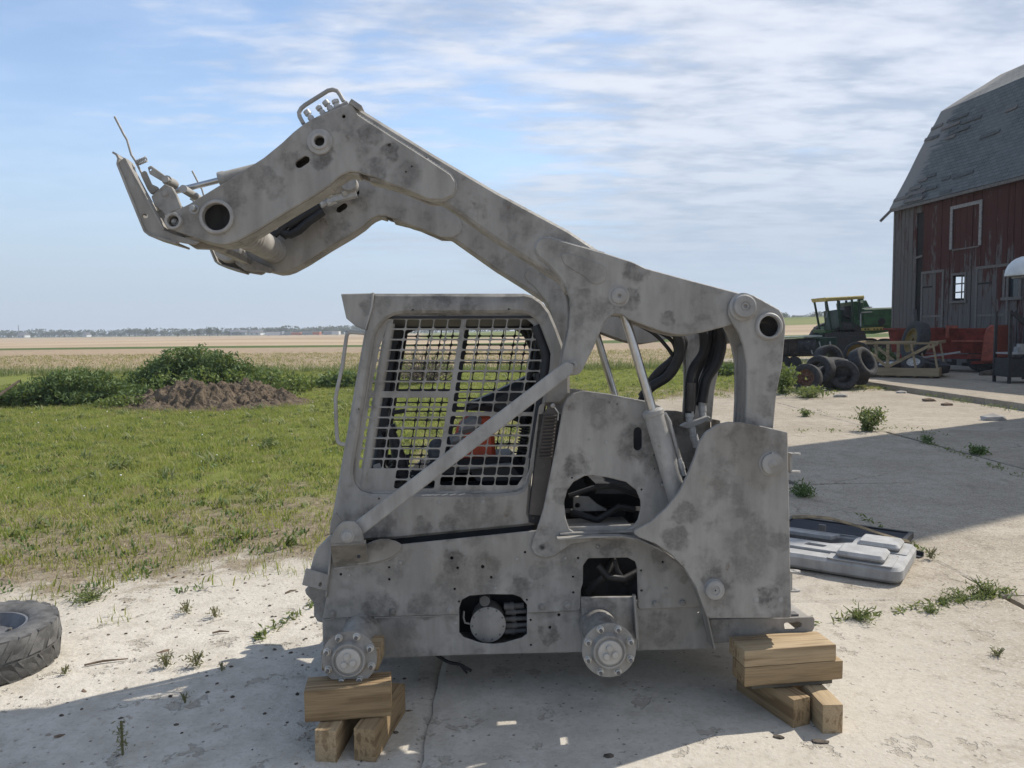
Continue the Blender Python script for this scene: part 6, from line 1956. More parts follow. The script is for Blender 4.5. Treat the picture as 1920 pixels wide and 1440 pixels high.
def leaves(pts, size, rng, aspect=0.5, up=0.0, name='foliage', fold=0.25):
    """one small folded leaf (two triangles) at every point"""
    n = len(pts)
    d = rng.normal(size=(n, 3)); d[:, 2] += up; d /= np.linalg.norm(d, axis=1, keepdims=True)
    h = rng.normal(size=(n, 3)); s = np.cross(d, h); s /= np.linalg.norm(s, axis=1, keepdims=True) + 1e-9
    nn = np.cross(d, s)
    L = (size[0] + (size[1] - size[0]) * rng.random(n))[:, None]
    Wd = L * aspect * .5
    a = pts - d * L * .5; b = pts + s * Wd + nn * L * fold * .4; c = pts + d * L * .5; e = pts - s * Wd + nn * L * fold * .4
    V = np.stack([a, b, c, e], 1).reshape(-1, 3)
    i = np.arange(n) * 4
    me = bpy.data.meshes.new(name)
    me.vertices.add(4 * n); me.vertices.foreach_set('co', V.astype(np.float32).ravel())
    F = np.stack([i, i + 1, i + 2, i, i + 2, i + 3], 1).reshape(-1)
    me.loops.add(6 * n); me.loops.foreach_set('vertex_index', F.astype(np.int32))
    me.polygons.add(2 * n)
    me.polygons.foreach_set('loop_start', (np.arange(2 * n) * 3).astype(np.int32))
    me.polygons.foreach_set('loop_total', np.full(2 * n, 3, np.int32))
    me.update(calc_edges=True)
    at = me.attributes.new('tint', 'FLOAT', 'POINT')
    at.data.foreach_set('value', np.repeat(rng.random(n), 4).astype(np.float32))
    return me
def blob_points(rng, lobes, per):
    out = []
    for (x, y, z, rx, ry, rz_) in lobes:
        n = int(per * (rx * ry * rz_) ** (2 / 3) * 12)
        v = rng.normal(size=(n, 3)); v /= np.linalg.norm(v, axis=1, keepdims=True)
        r = 0.55 + 0.5 * rng.random((n, 1)) ** 0.7
        # ragged: radius modulated by direction
        m = np.array([mnoise.noise(Vector((q[0] * 2.2 + x, q[1] * 2.2 + y, q[2] * 2.2 + z))) for q in v])[:, None]
        r = r * (0.92 + 0.42 * m)
        out.append(v * r * np.array([rx, ry, rz_]) + np.array([x, y, z]))
    return np.concatenate(out)

def blade_clump(name, nb, h, spread, wd, m, rng, bend=.5):
    V, F, tint = [], [], []
    for _ in range(nb):
        a = rng.random() * 2 * pi; r = spread * sqrt(rng.random())
        x, y = r * cos(a), r * sin(a)
        hh = h * (.5 + .7 * rng.random()); b = bend * hh * (.3 + rng.random()); t = rng.random() * 2 * pi
        dx, dy = cos(t), sin(t); px, py = -dy * wd / 2, dx * wd / 2
        i = len(V)
        V += [(x - px, y - py, -.01), (x + px, y + py, -.01), (x + dx * b * .35 - px * .8, y + dy * b * .35 - py * .8, hh * .6), (x + dx * b * .35 + px * .8, y + dy * b * .35 + py * .8, hh * .6), (x + dx * b, y + dy * b, hh)]
        F += [(i, i + 1, i + 3, i + 2), (i + 2, i + 3, i + 4)]
        tint += [rng.random()] * 5
    me = bpy.data.meshes.new(name); me.from_pydata(V, [], F)
    at = me.attributes.new('tint', 'FLOAT', 'POINT'); at.data.foreach_set('value', tint)
    me.materials.append(MAT[m])
    return bpy.data.objects.new(name, me)          # a source for scattering, not placed itself

def grid_surface(name, x0, x1, y0, y1, st, fn):
    nx, ny = int((x1 - x0) / st), int((y1 - y0) / st)
    V, F, D = [], [], []
    for j in range(ny + 1):
        for i in range(nx + 1):
            x, y = x0 + (x1 - x0) * i / nx, y0 + (y1 - y0) * j / ny
            V.append((x, y, gh(x, y))); D.append(fn(x, y))
    for j in range(ny):
        for i in range(nx):
            q = [j * (nx + 1) + i, j * (nx + 1) + i + 1, (j + 1) * (nx + 1) + i + 1, (j + 1) * (nx + 1) + i]
            if max(D[k] for k in q) > 0: F.append(q)
    me = bpy.data.meshes.new(name); me.from_pydata(V, [], F)
    at = me.attributes.new('dens', 'FLOAT', 'POINT'); at.data.foreach_set('value', D)
    return me

def scatter(name, me, srcs, smin, smax, seed=1, tilt=.25):
    """geometry nodes: strew copies of the sources over the surface"""
    ob = add(name, me)
    t = bpy.data.node_groups.new(name + '_nodes', 'GeometryNodeTree')
    t.interface.new_socket('Geometry', in_out='INPUT', socket_type='NodeSocketGeometry')
    t.interface.new_socket('Geometry', in_out='OUTPUT', socket_type='NodeSocketGeometry')
    n = t.nodes.new; L = t.links.new
    gi, go = n('NodeGroupInput'), n('NodeGroupOutput')
    jn = n('GeometryNodeJoinGeometry')
    na = n('GeometryNodeInputNamedAttribute'); na.data_type = 'FLOAT'; na.inputs['Name'].default_value = 'dens'
    for i, (src, dens) in enumerate(srcs):
        mu = n('ShaderNodeMath'); mu.operation = 'MULTIPLY'; mu.inputs[1].default_value = dens
        L(na.outputs[0], mu.inputs[0])
        dp = n('GeometryNodeDistributePointsOnFaces'); dp.inputs['Seed'].default_value = seed + i
        L(gi.outputs[0], dp.inputs['Mesh']); L(mu.outputs[0], dp.inputs['Density'])
        oi = n('GeometryNodeObjectInfo'); oi.inputs['Object'].default_value = src; oi.inputs['As Instance'].default_value = True
        ip = n('GeometryNodeInstanceOnPoints')
        L(dp.outputs['Points'], ip.inputs['Points']); L(oi.outputs['Geometry'], ip.inputs['Instance'])
        rv = n('FunctionNodeRandomValue'); rv.data_type = 'FLOAT_VECTOR'
        rv.inputs[0].default_value = (-tilt, -tilt, 0); rv.inputs[1].default_value = (tilt, tilt, 6.283)
        rv.inputs['Seed'].default_value = seed * 3 + i
        L(rv.outputs[0], ip.inputs['Rotation'])
        rs = n('FunctionNodeRandomValue'); rs.data_type = 'FLOAT'
        rs.inputs[2].default_value = smin; rs.inputs[3].default_value = smax; rs.inputs['Seed'].default_value = seed * 5 + i
        L(rs.outputs[1], ip.inputs['Scale'])
        L(ip.outputs[0], jn.inputs[0])
    L(jn.outputs[0], go.inputs[0])
    md = ob.modifiers.new('scatter', 'NODES'); md.node_group = t
    return ob

rng = np.random.default_rng(11)
cl_a = blade_clump('grass_tuft_a', 22, .075, .14, .006, 'grass', rng, .8)
cl_b = blade_clump('grass_tuft_b', 16, .055, .16, .009, 'grass', rng, 1.0)
cl_c = blade_clump('grass_tuft_c', 14, .060, .12, .006, 'grass_dry', rng, 1.2)
cl_d = blade_clump('clover_tuft', 26, .035, .15, .016, 'bush', rng, 1.2)
cl_w = blade_clump('broad_weed', 12, .10, .08, .028, 'weed', rng, 1.4)
def lawn_density(x, y):
    ld = lawnd(x, y)
    if y > 34.5: return 0
    n = 1.15 * mnoise.noise(Vector((x * .55, y * .9, 0))) + .8 * mnoise.noise(Vector((x * 1.6, y * 2.4, 5)))
    e = sm(-.7, 1.7, ld + n * 1.5) * sm(-.75, -.1, mnoise.noise(Vector((x * .7, y * 1.3, 11))) + .02 * ld)
    if ld < -0.9: return 0
    f = 1.0 if y < 13 else max(.45, 13 / y)
    # keep the earth heap bare
    q = ((x + 7.2) / 2.4) ** 2 + ((y - 18.3) / 1.6) ** 2
    if q < 1: f *= .06
    return e * f
near = grid_surface('grass', -17, 16, 1.0, 34.5, .33, lawn_density)
g1 = scatter('grass', near, [(cl_a, 26), (cl_b, 26), (cl_c, 24), (cl_w, 2.5), (cl_d, 10)], .45, 1.25, 3)
tag(g1, 'patchy green lawn with bare earth showing through', 'grass', kind='stuff')
cl_t = blade_clump('tall_grass', 20, .42, .22, .016, 'weed', rng, .7)
def strip_density(x, y): return 1.0 if 31.5 + .6 * mnoise.noise(Vector((x * .2, 0, 0))) < y < 34.4 else 0
g2 = scatter('tall_grass', grid_surface('tall_grass', -30, 24, 30.5, 35, .5, strip_density), [(cl_t, 7)], .5, 1.2, 5)
tag(g2, 'strip of tall green weeds along the edge of the stubble field', 'tall grass', kind='stuff')
# dandelion heads in the lawn
def puff():
    return bpy.data.objects.new('seed_head', MB().lathe((0, 0, .09), (0, 0, 1), [(-.012, .008), (-.004, .017), (.008, .015), (.014, .005)], 6).mesh('seed_head'))
pf = puff(); pf.data.materials.append(MAT['dandelion'])
def dand_density(x, y):
    return max(0, lawn_density(x, y) * (1 if mnoise.noise(Vector((x * .4, y * .4, 8))) > .0 else .15))
g3 = scatter('dandelion_heads', grid_surface('dandelion_heads', -16, 12, 7, 30, .6, dand_density), [(pf, 1.3)], .35, .75, 9)
tag(g3, 'pale dandelion seed heads dotted over the lawn', 'dandelions', kind='stuff')
# stubble straw at the near edge of the field
st_src = blade_clump('straw', 10, .11, .25, .02, 'grass_dry', rng, 1.6)
g4 = scatter('stubble_straw', grid_surface('stubble_straw', -45, 34, 34.4, 62, 1.2, lambda x, y: 1 if abs(x / y) < .8 else 0), [(st_src, 3.2)], .7, 1.4, 13)
tag(g4, 'cut stubble stalks over the near part of the tan field', 'stubble', kind='stuff')

# grit and chips on the yard
plain('grit', (0.085, 0.07, 0.055), 0.95, 0, 0.5, 40)
plain('grit_pale', (0.34, 0.30, 0.25), 0.95, 0, 0.3, 40)
plain('chip', (0.14, 0.10, 0.07), 0.95, 0, 0.4, 30)
def stone(name, m, sx, sy, sz, seed):
    bm = bmesh.new(); bmesh.ops.create_icosphere(bm, subdivisions=1, radius=1)
    for v in bm.verts: v.co = Vector((v.co.x * sx, v.co.y * sy, v.co.z * sz)) * (1 + .35 * mnoise.noise(v.co * 1.7 + Vector((seed, 0, 0))))
    me = bpy.data.meshes.new(name); bm.to_mesh(me); bm.free(); me.materials.append(MAT[m])
    return bpy.data.objects.new(name, me)
sA, sB, sC, sD = stone('grit_stone', 'grit', .011, .008, .005, 1), stone('grit_pale', 'grit_pale', .010, .008, .005, 2), stone('chip', 'chip', .030, .008, .004, 3), stone('rubble', 'grit', .022, .016, .008, 4)
def grit_density(x, y):
    if lawnd(x, y) > 1.2: return 0
    return (.35 + .65 * max(0, mnoise.noise(Vector((x * .8, y * .8, 2))) + .3)) * (1.0 if x < 0.5 else .75) * (1 if y < 6 else .5)
g5 = scatter('grit', grid_surface('grit', -5, 6.5, 1.8, 9.5, .3, grit_density), [(sA, 60), (sB, 80), (sC, 8), (sD, 4)], .3, 1.4, 21, .3)
tag(g5, 'loose grit and dark wood chips strewn over the dusty concrete', 'grit', kind='stuff')

# ------------------------------------------------------------------ weeds in the joints
def plant_mesh(rng, h, w_, n, leaf, stems=6, droop=.4):
    P = []
    for s in range(stems):
        a = rng.random() * 2 * pi; tx, ty = cos(a) * w_ * rng.random(), sin(a) * w_ * rng.random()
        hh = h * (.45 + .55 * rng.random())
        m = n // stems
        t = rng.random(m) ** .7
        base = np.stack([tx * t ** 1.4, ty * t ** 1.4, hh * t - droop * hh * t * t * .3], 1)
        P.append(base + rng.normal(size=(m, 3)) * np.array([leaf, leaf, leaf * .5]) * .9)
    P = np.concatenate(P); P[:, 2] = np.maximum(P[:, 2], .004)
    return leaves(P, (leaf * .5, leaf * 1.7), rng, .42 if leaf > .04 else .24, .45)
def weed(name, label, px, py, h, w_, n, leaf, m='weed', group=None, cat='weed', stems=7):
    p = G(px, py, .012)
    root = empty(name, label, cat, (p.x, p.y, gh(p.x, p.y) if lawnd(p.x, p.y) > 0 else .008), 0, group)
    add('leaves', plant_mesh(rng, h, w_, n, leaf, stems), root, m)
    mb = MB()
    for s in range(5):
        a = rng.random() * 2 * pi
        mb.tube([(0, 0, 0), (cos(a) * w_ * .3, sin(a) * w_ * .3, h * .5), (cos(a) * w_ * .6, sin(a) * w_ * .6, h * .85)], [.004 + h * .006, .003 + h * .004, .002], 5)
    mb.build('stem', m, root)
    return root
weed('yard_weed', 'large bushy green weed growing out of the sunlit yard joint', 1625, 808, .46, .36, 900, .055, 'weed', stems=12)
weed('yard_weed', 'dark low weed in the shade right behind the loader', 1503, 928, .13, .17, 500, .04, 'bush', stems=10)
weed('yard_weed', 'spiky green weed in the joint just right of the timber stack', 1610, 1160, .085, .14, 480, .020, 'weed', stems=16)
weed('yard_weed', 'tall ragged weed at the crossing of the joints on the right', 1850, 1117, .13, .15, 420, .022, 'weed', stems=16)
weed('yard_weed', 'spreading weed along the joint left of the tallest ragged one', 1800, 1128, .07, .17, 450, .020, 'weed', stems=16)
weed('yard_weed', 'low weed tuft midway along the right hand joint', 1745, 1148, .05, .09, 220, .018, 'weed', stems=12)
weed('yard_weed', 'small round weed in the shaded joint on the far right', 1835, 851, .13, .12, 300, .045, 'bush', stems=8)
weed('yard_weed', 'small dark weed between two shaded slabs', 1740, 832, .14, .10, 200, .04, 'bush', stems=6)
weed('yard_weed', 'dry brown weed sprig by the corner of the tailgate', 1745, 1046, .10, .07, 90, .02, 'weed_dry', stems=6)
weed('yard_weed', 'thin dry sprig on the pale concrete at the far right', 1870, 1230, .05, .06, 130, .014, 'weed_dry', stems=8)
weed('yard_weed', 'leafy green plant rising beside the loader rear upright', 1472, 738, .85, .35, 900, .10, 'bush_light', stems=12)
weed('yard_weed', 'green clump of weeds in front of the tyre heap', 1515, 745, .30, .75, 900, .07, 'weed', stems=22)
weed('yard_weed', 'green tuft on the lit concrete below the tyre heap', 1510, 780, .14, .10, 160, .05, 'weed', stems=6)
weed('yard_weed', 'weed tuft at the foot of the lumber crate', 1655, 703, .22, .3, 250, .07, 'bush_light', stems=9)
# thin stalks on the white dust to the left
weed('stalk_weed', 'tall thin dark stalk standing in the loader shadow', 230, 1414, .165, .012, 130, .016, 'weed_dry', 'stalks', 'weed', 3)
weed('stalk_weed', 'small sprig at the edge of the loader shadow', 347, 1316, .06, .03, 40, .014, 'weed_dry', None, 'weed', 3)
weed('stalk_weed', 'pair of short green stalks on the white dust', 312, 1248, .075, .05, 130, .018, 'weed_dry', None, 'weed', 6)
weed('stalk_weed', 'bunch of short stalks right of the pair on the white dust', 368, 1247, .085, .06, 170, .018, 'weed_dry', None, 'weed', 7)
weed('stalk_weed', 'lone short stalk nearest the shadow right of the bunches', 416, 1256, .05, .02, 50, .014, 'weed_dry', None, 'weed', 3)
weed('stalk_weed', 'green sprig by the lawn edge on the dust', 350, 1147, .08, .06, 90, .02, 'weed_dry', None, 'weed', 6)
weed('stalk_weed', 'second green sprig by the lawn edge nearer the loader', 402, 1155, .065, .05, 70, .02, 'weed_dry', None, 'weed', 6)
weed('stalk_weed', 'dark dry sprig just right of the flat tyre', 122, 1262, .05, .03, 50, .014, 'weed_dry', None, 'weed', 4)
weed('lawn_weed', 'bright green clump at the front edge of the lawn', 172, 1122, .07, .2, 260, .03, 'weed', None, 'weed', 12)
weed('lawn_weed', 'broad leaved weed standing in the middle of the lawn', 505, 845, .16, .16, 160, .05, 'weed', None, 'weed', 7)
weed('lawn_weed', 'leafy weed in the lawn left of the taller broad leaved one', 228, 880, .13, .2, 150, .05, 'weed', None, 'weed', 7)

def joint_weeds():
    P, S = [], []
    lines = [((480, 1200), (596, 1128), 130, .018), ((1500, 1175), (1700, 1143), 120, .016), ((1690, 1147), (1900, 1108), 260, .018), ((1700, 818), (1915, 895), 260, .035),
             ((1480, 812), (1700, 806), 170, .045), ((1460, 745), (1700, 728), 420, .06), ((1700, 735), (1905, 772), 520, .06), ((1480, 770), (1640, 790), 120, .045), ((1610, 966), (1740, 1040), 90, .02), ((1660, 800), (1780, 818), 80, .04)]
    for a, b, n, s in lines:
        for i in range(n):
            t = rng.random()
            if mnoise.noise(Vector((t * 7, a[0], 0))) < -.05: continue
            p = G(a[0] + (b[0] - a[0]) * t, a[1] + (b[1] - a[1]) * t, .01)
            p += Vector((rng.normal() * s * 1.0, rng.normal() * s * 1.6, abs(rng.normal()) * s * .8))
            P.append(p); S.append(s)
    P = np.array([tuple(p) for p in P])
    o = add('joint_weeds', leaves(P, (.02, .075), rng, .26, .5), None, 'weed')
    tag(o, 'low weeds sprouting along the joints of the yard slabs', 'weeds', kind='stuff')
joint_weeds()
def rubble():
    r = random.Random(5)
    for i, (px, py, s, lab) in enumerate(((1690, 737, .16, 'pale broken concrete lump at the corner of the raised apron'), (1575, 744, .2, 'flat grey concrete chunk before the tyre heap'), (1742, 752, .2, 'reddish flat stone beside the apron edge'), (1775, 760, .16, 'flat stone further along the apron edge'), (1862, 787, .26, 'grey boulder at the edge of the shaded yard'), (1548, 1223, .035, 'flat dark chip beside the timber stack'), (1460, 1383, .028, 'dark pebble in the sun by the slanted timber'), (1535, 1392, .03, 'dark pebble beside the rightmost timber'), (1547, 1393, .022, 'small dark pebble touching the dark one by the timber'), (1142, 1418, .026, 'dark lump at the edge of the loader shadow'), (1850, 663 + 40, .35, 'dark flat scrap on the apron'))):
        p = G(px, py, .15 if i == 10 else .01)
        src = stone('stone', 'grit_pale' if i < 5 else 'grit', s, s * .6, s * .32, i + 3)
        src.data.materials[0] = MAT['silo_concrete'] if i < 2 or i == 4 else (MAT['chip'] if i in (2, 3) else MAT['grit'])
        COL.objects.link(src); src.location = (p.x, p.y, p.z + s * .1); src.rotation_euler = (0, 0, r.uniform(-.4, .4))
        tag(src, lab, 'stone')
    sticks = [((158, 1247), (240, 1235), 'thin brown stick lying on the white dust'), ((398, 1187), (430, 1184), 'short stick lying on the dust right of the brown one'), ((535, 1112), (556, 1106), 'twig lying near the loader nose')]
    for a, b, lab in sticks:
        p, q = G(*a, .012), G(*b, .012)
        o = MB().tube([p, p.lerp(q, .4) + Vector((0, .01, .004)), q], [.005, .006, .003], 6).build('stick', 'chip', None); tag(o, lab, 'stick')
rubble()

# ------------------------------------------------------------------ bushes, earth heap, brush pile
def bush(name, label, x, y, lobes, per, size, m, seed, asp=.5, z=None):
    r_ = np.random.default_rng(seed)
    root = empty(name, label, 'bush', (x, y, gh(x, y) if z is None else z))
    add('foliage', leaves(blob_points(r_, lobes, per), size, r_, asp, .35), root, m)
    mb = MB()
    for i in range(7):
        l = lobes[i % len(lobes)]
        mb.tube([(l[0] * .5, l[1] * .5, 0), (l[0] * .8 + .1, l[1], l[2] * .5), (l[0], l[1], l[2] + l[5] * .4)], [.03, .02, .008], 6)
    mb.build('stem', 'bark', root)
    return root
def lobes_for(pxl, pxr, base, top, dep, n, seed, flat=1.0):
    """clumps filling a shrub this wide and high at its distance"""
    r = random.Random(seed); k = dep / FPX
    w_ = (pxr - pxl) * k; h = (base - top) * k; out = []
    for i in range(n):
        t = (i + .5) / n; x = (t - .5) * w_ * .9
        e = (1 - abs(2 * t - 1) ** 2.2)
        hh = h * (.45 + .50 * e) * r.uniform(.8, 1.0)
        s = r.uniform(.16, .24) * w_ * (1.4 if n < 5 else 1)
        out.append((x, r.uniform(-.4, .4) * w_ * .25, hh * .62, s, s, hh * .40))
        out.append((x + r.uniform(-.1, .1) * w_, r.uniform(-.4, .2) * w_ * .25, hh * .25, s, s, hh * .3))
    return out
def bpos(px, dep): 
    p = AT(px, 640, dep); return p.x, p.y
x, y = bpos(375, 21.5); bush('bush', 'tallest dense green shrub behind the heap of earth', x, y, lobes_for(255, 495, 735, 637, 21.5, 8, 1), 330, (.08, .20), 'bush', 31, .32)
x, y = bpos(145, 18.6); bush('bush', 'wide dark green shrub at the left of the earth heap', x, y, lobes_for(42, 255, 762, 690, 18.6, 8, 2), 340, (.06, .17), 'bush', 32, .32)
x, y = bpos(545, 22); bush('bush', 'light green low shrub at the right shoulder of the earth heap', x, y, lobes_for(495, 575, 738, 694, 22, 3, 3), 130, (.08, .2), 'bush_light', 33)
x, y = bpos(640, 23.5); bush('bush', 'low green thicket glimpsed behind the cab grab rail', x, y, lobes_for(600, 705, 742, 706, 23.5, 4, 4), 120, (.08, .2), 'bush', 34)
x, y = bpos(235, 17.4); bush('bush', 'low pale weeds at the left foot of the earth heap', x, y, lobes_for(165, 285, 778, 750, 17.4, 5, 5), 120, (.06, .13), 'bush_light', 35)
x, y = bpos(20, 18.3); bush('bush', 'small ragged growth at the left edge of the picture', x, y, lobes_for(-40, 60, 768, 725, 18.3, 4, 6), 110, (.07, .16), 'bush_light', 36)
x, y = bpos(520, 19.8); bush('bush', 'dark weed tuft on the right end of the earth heap', x, y, lobes_for(498, 560, 748, 722, 19.8, 3, 7), 130, (.05, .12), 'bush_light', 37)
x, y = bpos(1418, 20.0)
bush('bush', 'dark green weeds growing by the header beyond the upright', *bpos(1350, 27.5), lobes_for(1290, 1400, 715, 690, 27.5, 4, 8), 110, (.1, .22), 'bush', 38)
bush('bush', 'shady green growth between header and tyre heap', *bpos(1528, 26.5), lobes_for(1495, 1560, 692, 664, 26.5, 3, 9), 120, (.1, .22), 'bush_light', 39)
bush('bush', 'deep green growth beside the crate and the combine', *bpos(1655, 29.5), lobes_for(1620, 1690, 690, 640, 29.5, 4, 10), 110, (.1, .22), 'bush', 40)

def earth_heap():
    k = NM('earth', 0.95, 0, 0.1)
    P = k.pos(); n1 = k.noise(P, 3.0, 6, .7); n2 = k.noise(P, 18, 5, .7)
    k.base(k.mix(k.mr(n1, .3, .7), (0.10, 0.077, 0.056), (0.20, 0.155, 0.11)))
    k.bump(k.ma('ADD', n1, n2), .08, .9)
    MAT['earth'] = k.m
    cx, cy, rx, ry = -7.2, 18.2, 2.6, 1.7
    V, F = [], []
    nx, ny = 150, 100
    for j in range(ny + 1):
        for i in range(nx + 1):
            u, v = -1 + 2 * i / nx, -1 + 2 * j / ny
            x, y = cx + u * rx, cy + v * ry
            d = sqrt(u * u + v * v)
            h = .44 * (1 - sm(0.25, 1.02, d)) * (1 + .28 * u)
            p = Vector((x, y, 0))
            h *= 1 + .55 * mnoise.noise(p * 1.1)
            h += (.15 * mnoise.noise(p * 2.3) + .14 * mnoise.noise(p * 5.1) + .09 * mnoise.noise(p * 10) + .05 * mnoise.noise(p * 21)) * (1 - sm(.6, 1.05, d))
            if d > .98: h = min(h, 0) - .06
            V.append((x, y, gh(x, y) + h))
    for j in range(ny):
        for i in range(nx):
            q = j * (nx + 1) + i; F.append((q, q + 1, q + nx + 2, q + nx + 1))
    me = bpy.data.meshes.new('earth_heap'); me.from_pydata(V, [], F)
    o = add('earth_heap', me, None, 'earth')
    tag(o, 'bare heap of dug brown earth at the edge of the lawn', 'earth heap')
earth_heap()
bush('bush', 'ragged weeds sprouting along the crest of the earth heap', -7.2, 19.3, [(-1.4, 0, .45, .5, .35, .3), (-.6, .1, .55, .45, .3, .32), (.3, 0, .5, .5, .3, .28), (1.2, 0, .5, .5, .3, .35), (1.8, -.2, .35, .35, .3, .3)], 120, (.05, .14), 'bush_light', 41)
def brush_pile():
    p = AT(795, 690, 24.5)
    root = empty('brush_pile', 'grey brown pile of dead branches seen through the cab window', 'brush pile', (p.x, p.y, gh(p.x, p.y)))
    r = random.Random(4); mb = MB()
    for i in range(170):
        a = r.uniform(0, 2 * pi); rr = r.uniform(0, .9)
        b = Vector((cos(a) * rr, sin(a) * rr * .8, r.uniform(0, .55) * (1 - rr * .6)))
        d = Vector((r.uniform(-1, 1), r.uniform(-1, 1), r.uniform(-.05, 1.0))).normalized() * r.uniform(.4, 1.1)
        mb.tube([b, b + d * .5 + Vector((0, 0, .05)), b + d], [.016, .011, .004], 4, False)
    mb.build('branch', 'twig', root)['kind'] = 'stuff'
    r_ = np.random.default_rng(5)
    add('leaves', leaves(blob_points(r_, [(-.5, 0, .5, .5, .5, .4), (.45, -.1, .55, .45, .4, .4), (0, .2, .25, 1, .7, .3)], 50), (.06, .14), r_, .5), root, 'weed')
brush_pile()
def left_pole():
    a, b = AT(-12, 748, 16.8), AT(36, 714, 17.6)
    o = MB().tube([a, a.lerp(b, .5), b], [.035, .032, .025], 8).build('fence_pole', 'bark', None)
    tag(o, 'dark wooden pole leaning at the left edge before the shrubs', 'pole')
left_pole()

# ------------------------------------------------------------------ far trees, sheds and mast
def tree_meshes():
    out = []
    for s in range(5):
        r_ = np.random.default_rng(60 + s); r = random.Random(60 + s)
        lob = []
        for i in range(9):
            a = r.uniform(0, 2 * pi); q = r.uniform(0, .30) * (1.3 if s % 2 else 1)
            lob.append((cos(a) * q, sin(a) * q, r.uniform(.32, .82), r.uniform(.14, .24), r.uniform(.14, .24), r.uniform(.12, .20)))
        lob.append((0, 0, .55, .3, .3, .3))
        P = blob_points(r_, lob, 75)
        P = P[(P[:, 2] > .08)]
        cm = leaves(P, (.05, .13), r_, .75)
        tm = MB().tube([(0, 0, -.02), (.01, 0, .25), (0, .01, .6)], [.035, .026, .008], 7)
        for i in range(4):
            a = i * 1.7; tm.tube([(0, 0, .25 + .06 * i), (cos(a) * .14, sin(a) * .14, .45 + .05 * i), (cos(a) * .24, sin(a) * .24, .6 + .04 * i)], [.015, .01, .003], 5)
        out.append((cm, tm.mesh('trunk')))
    return out
TM = tree_meshes()
for c, t in TM: c.materials.append(MAT['far_leaf']); t.materials.append(MAT['bark'])
def tree(px, top_py, dep, wide, i, label, group=None):
    p = AT(px, 620, dep); z = gh(p.x, p.y)
    tp = AT(px, top_py, dep); h = max(tp.z - z, 2.0)
    root = empty('tree', label, 'tree', (p.x, p.y, z - .1), i * 1.3, group)
    c, t = TM[i % 5]
    co_ = add('crown', c, root); to = add('trunk', t, root)
    for o in (co_, to): o.scale = (h * wide, h * wide, h)
LB = 'hazy green tree in the row along the left horizon'
GR = 'trees along the left horizon'
rt = random.Random(12)
px = -30
i = 0
while px < 720:
    top = 622.5 - 0.010 * px + rt.uniform(-3.5, 3)
    if 240 < px < 300: top -= 5
    if 470 < px < 690: top -= 4
    tree(px, top, rt.uniform(640, 760), rt.uniform(1.1, 2.0), i, LB, GR)
    px += rt.uniform(5.5, 11); i += 1
for j, (px, top, dep, wd, lab) in enumerate(((275, 614, 560, .95, 'rounded tree in front of the left horizon row'), (333, 623.5, 420, .95, 'small isolated dark tree out in the tan field'), (345, 613, 600, .8, 'pair tree with a spiky top before the large clump'), (372, 613, 520, .8, 'left tree of the large clump on the horizon'), (392, 609.5, 520, 1.0, 'tallest tree of the large clump on the horizon'), (408, 613, 530, .8, 'right tree of the large clump on the horizon'), (429, 621.5, 460, .8, 'small tree just right of the large clump'), (505, 611, 650, 1.1, 'broad tree behind the pale trailer'), (525, 611.5, 660, 1.1, 'broad tree right behind the trailers'))):
    tree(px, top, dep, wd, j + 2, lab)
RB = 'hazy tree on the rise between the loader and the barn'
for j, (px, top) in enumerate(((1466, 583), (1474, 585), (1486, 590), (1497, 588.5), (1508, 587), (1517, 588), (1526, 584), (1534, 583), (1541, 585), (1550, 586), (1562, 587), (1575, 586), (1590, 587), (1605, 586), (1625, 586), (1645, 587), (1662, 586))):
    tree(px, top, 330 + 40 * (j % 3), 1.25, j + 1, RB, 'trees on the rise')
MG = 'hazy tree on the horizon seen through the cab'
for j in range(26):
    tree(720 + j * 29, 611 - j * .65 + rt.uniform(-2, 2), 420 + 60 * (j % 3), 1.5, j, MG, 'trees on the middle horizon')
def wood_band():
    r_ = np.random.default_rng(77); P = []
    for a in np.linspace(-.95, .75, 420):
        d = 820 + 60 * sin(a * 9)
        x, y = d * a, d
        z = gh(x, y)
        h = 7.5 + 2.5 * mnoise.noise(Vector((a * 40, 0, 0)))
        n = 26
        P.append(np.stack([x + r_.normal(size=n) * 4, y + r_.normal(size=n) * 3, z + r_.random(n) * h], 1))
    o = add('far_wood', leaves(np.concatenate(P), (1.6, 3.4), r_, .8), None, 'far_leaf')
    tag(o, 'distant woodland reading as one low dark band on the horizon', 'woodland', kind='stuff')
wood_band()
plain('far_white', (0.55, 0.56, 0.57), 0.7, 0, 0.06, 1)
plain('far_orange', (0.42, 0.12, 0.05), 0.7, 0, 0.1, 1)
plain('far_grey', (0.24, 0.26, 0.28), 0.7, 0, 0.1, 1)
plain('far_roof', (0.13, 0.13, 0.14), 0.8, 0, 0.1, 1)
def far_box(name, label, pxl, pxr, top, base, dep, parts, cat):
    a, b = AT(pxl, 625, dep), AT(pxr, 625, dep)
    L = b.x - a.x; cx = (a.x + b.x) / 2
    z = gh(cx, dep); h = AT(pxl, top, dep).z - AT(pxl, base, dep).z
    z = max(z, AT((pxl + pxr) / 2, base, dep).z - .5)
    root = empty(name, label, cat, (cx, dep, z))
    for nm, f0, f1, m in parts:
        MB().box((L * ((f0 + f1) / 2 - .5), 0, h * .55), (L * (f1 - f0) - .08, 6, h * .9)).build(nm, m, root, 0)
    MB().box((0, 0, h * 1.02), (L * 1.01, 6.3, h * .08)).build('roof', 'far_white', root, 0)
    for f in (.12, .2, .85, .92):
        MB().lathe((L * (f - .5), -2.9, h * .05), (0, 1, 0), [(0, h * .1), (.6, h * .1)], 10).build('wheel', 'tyre', root)
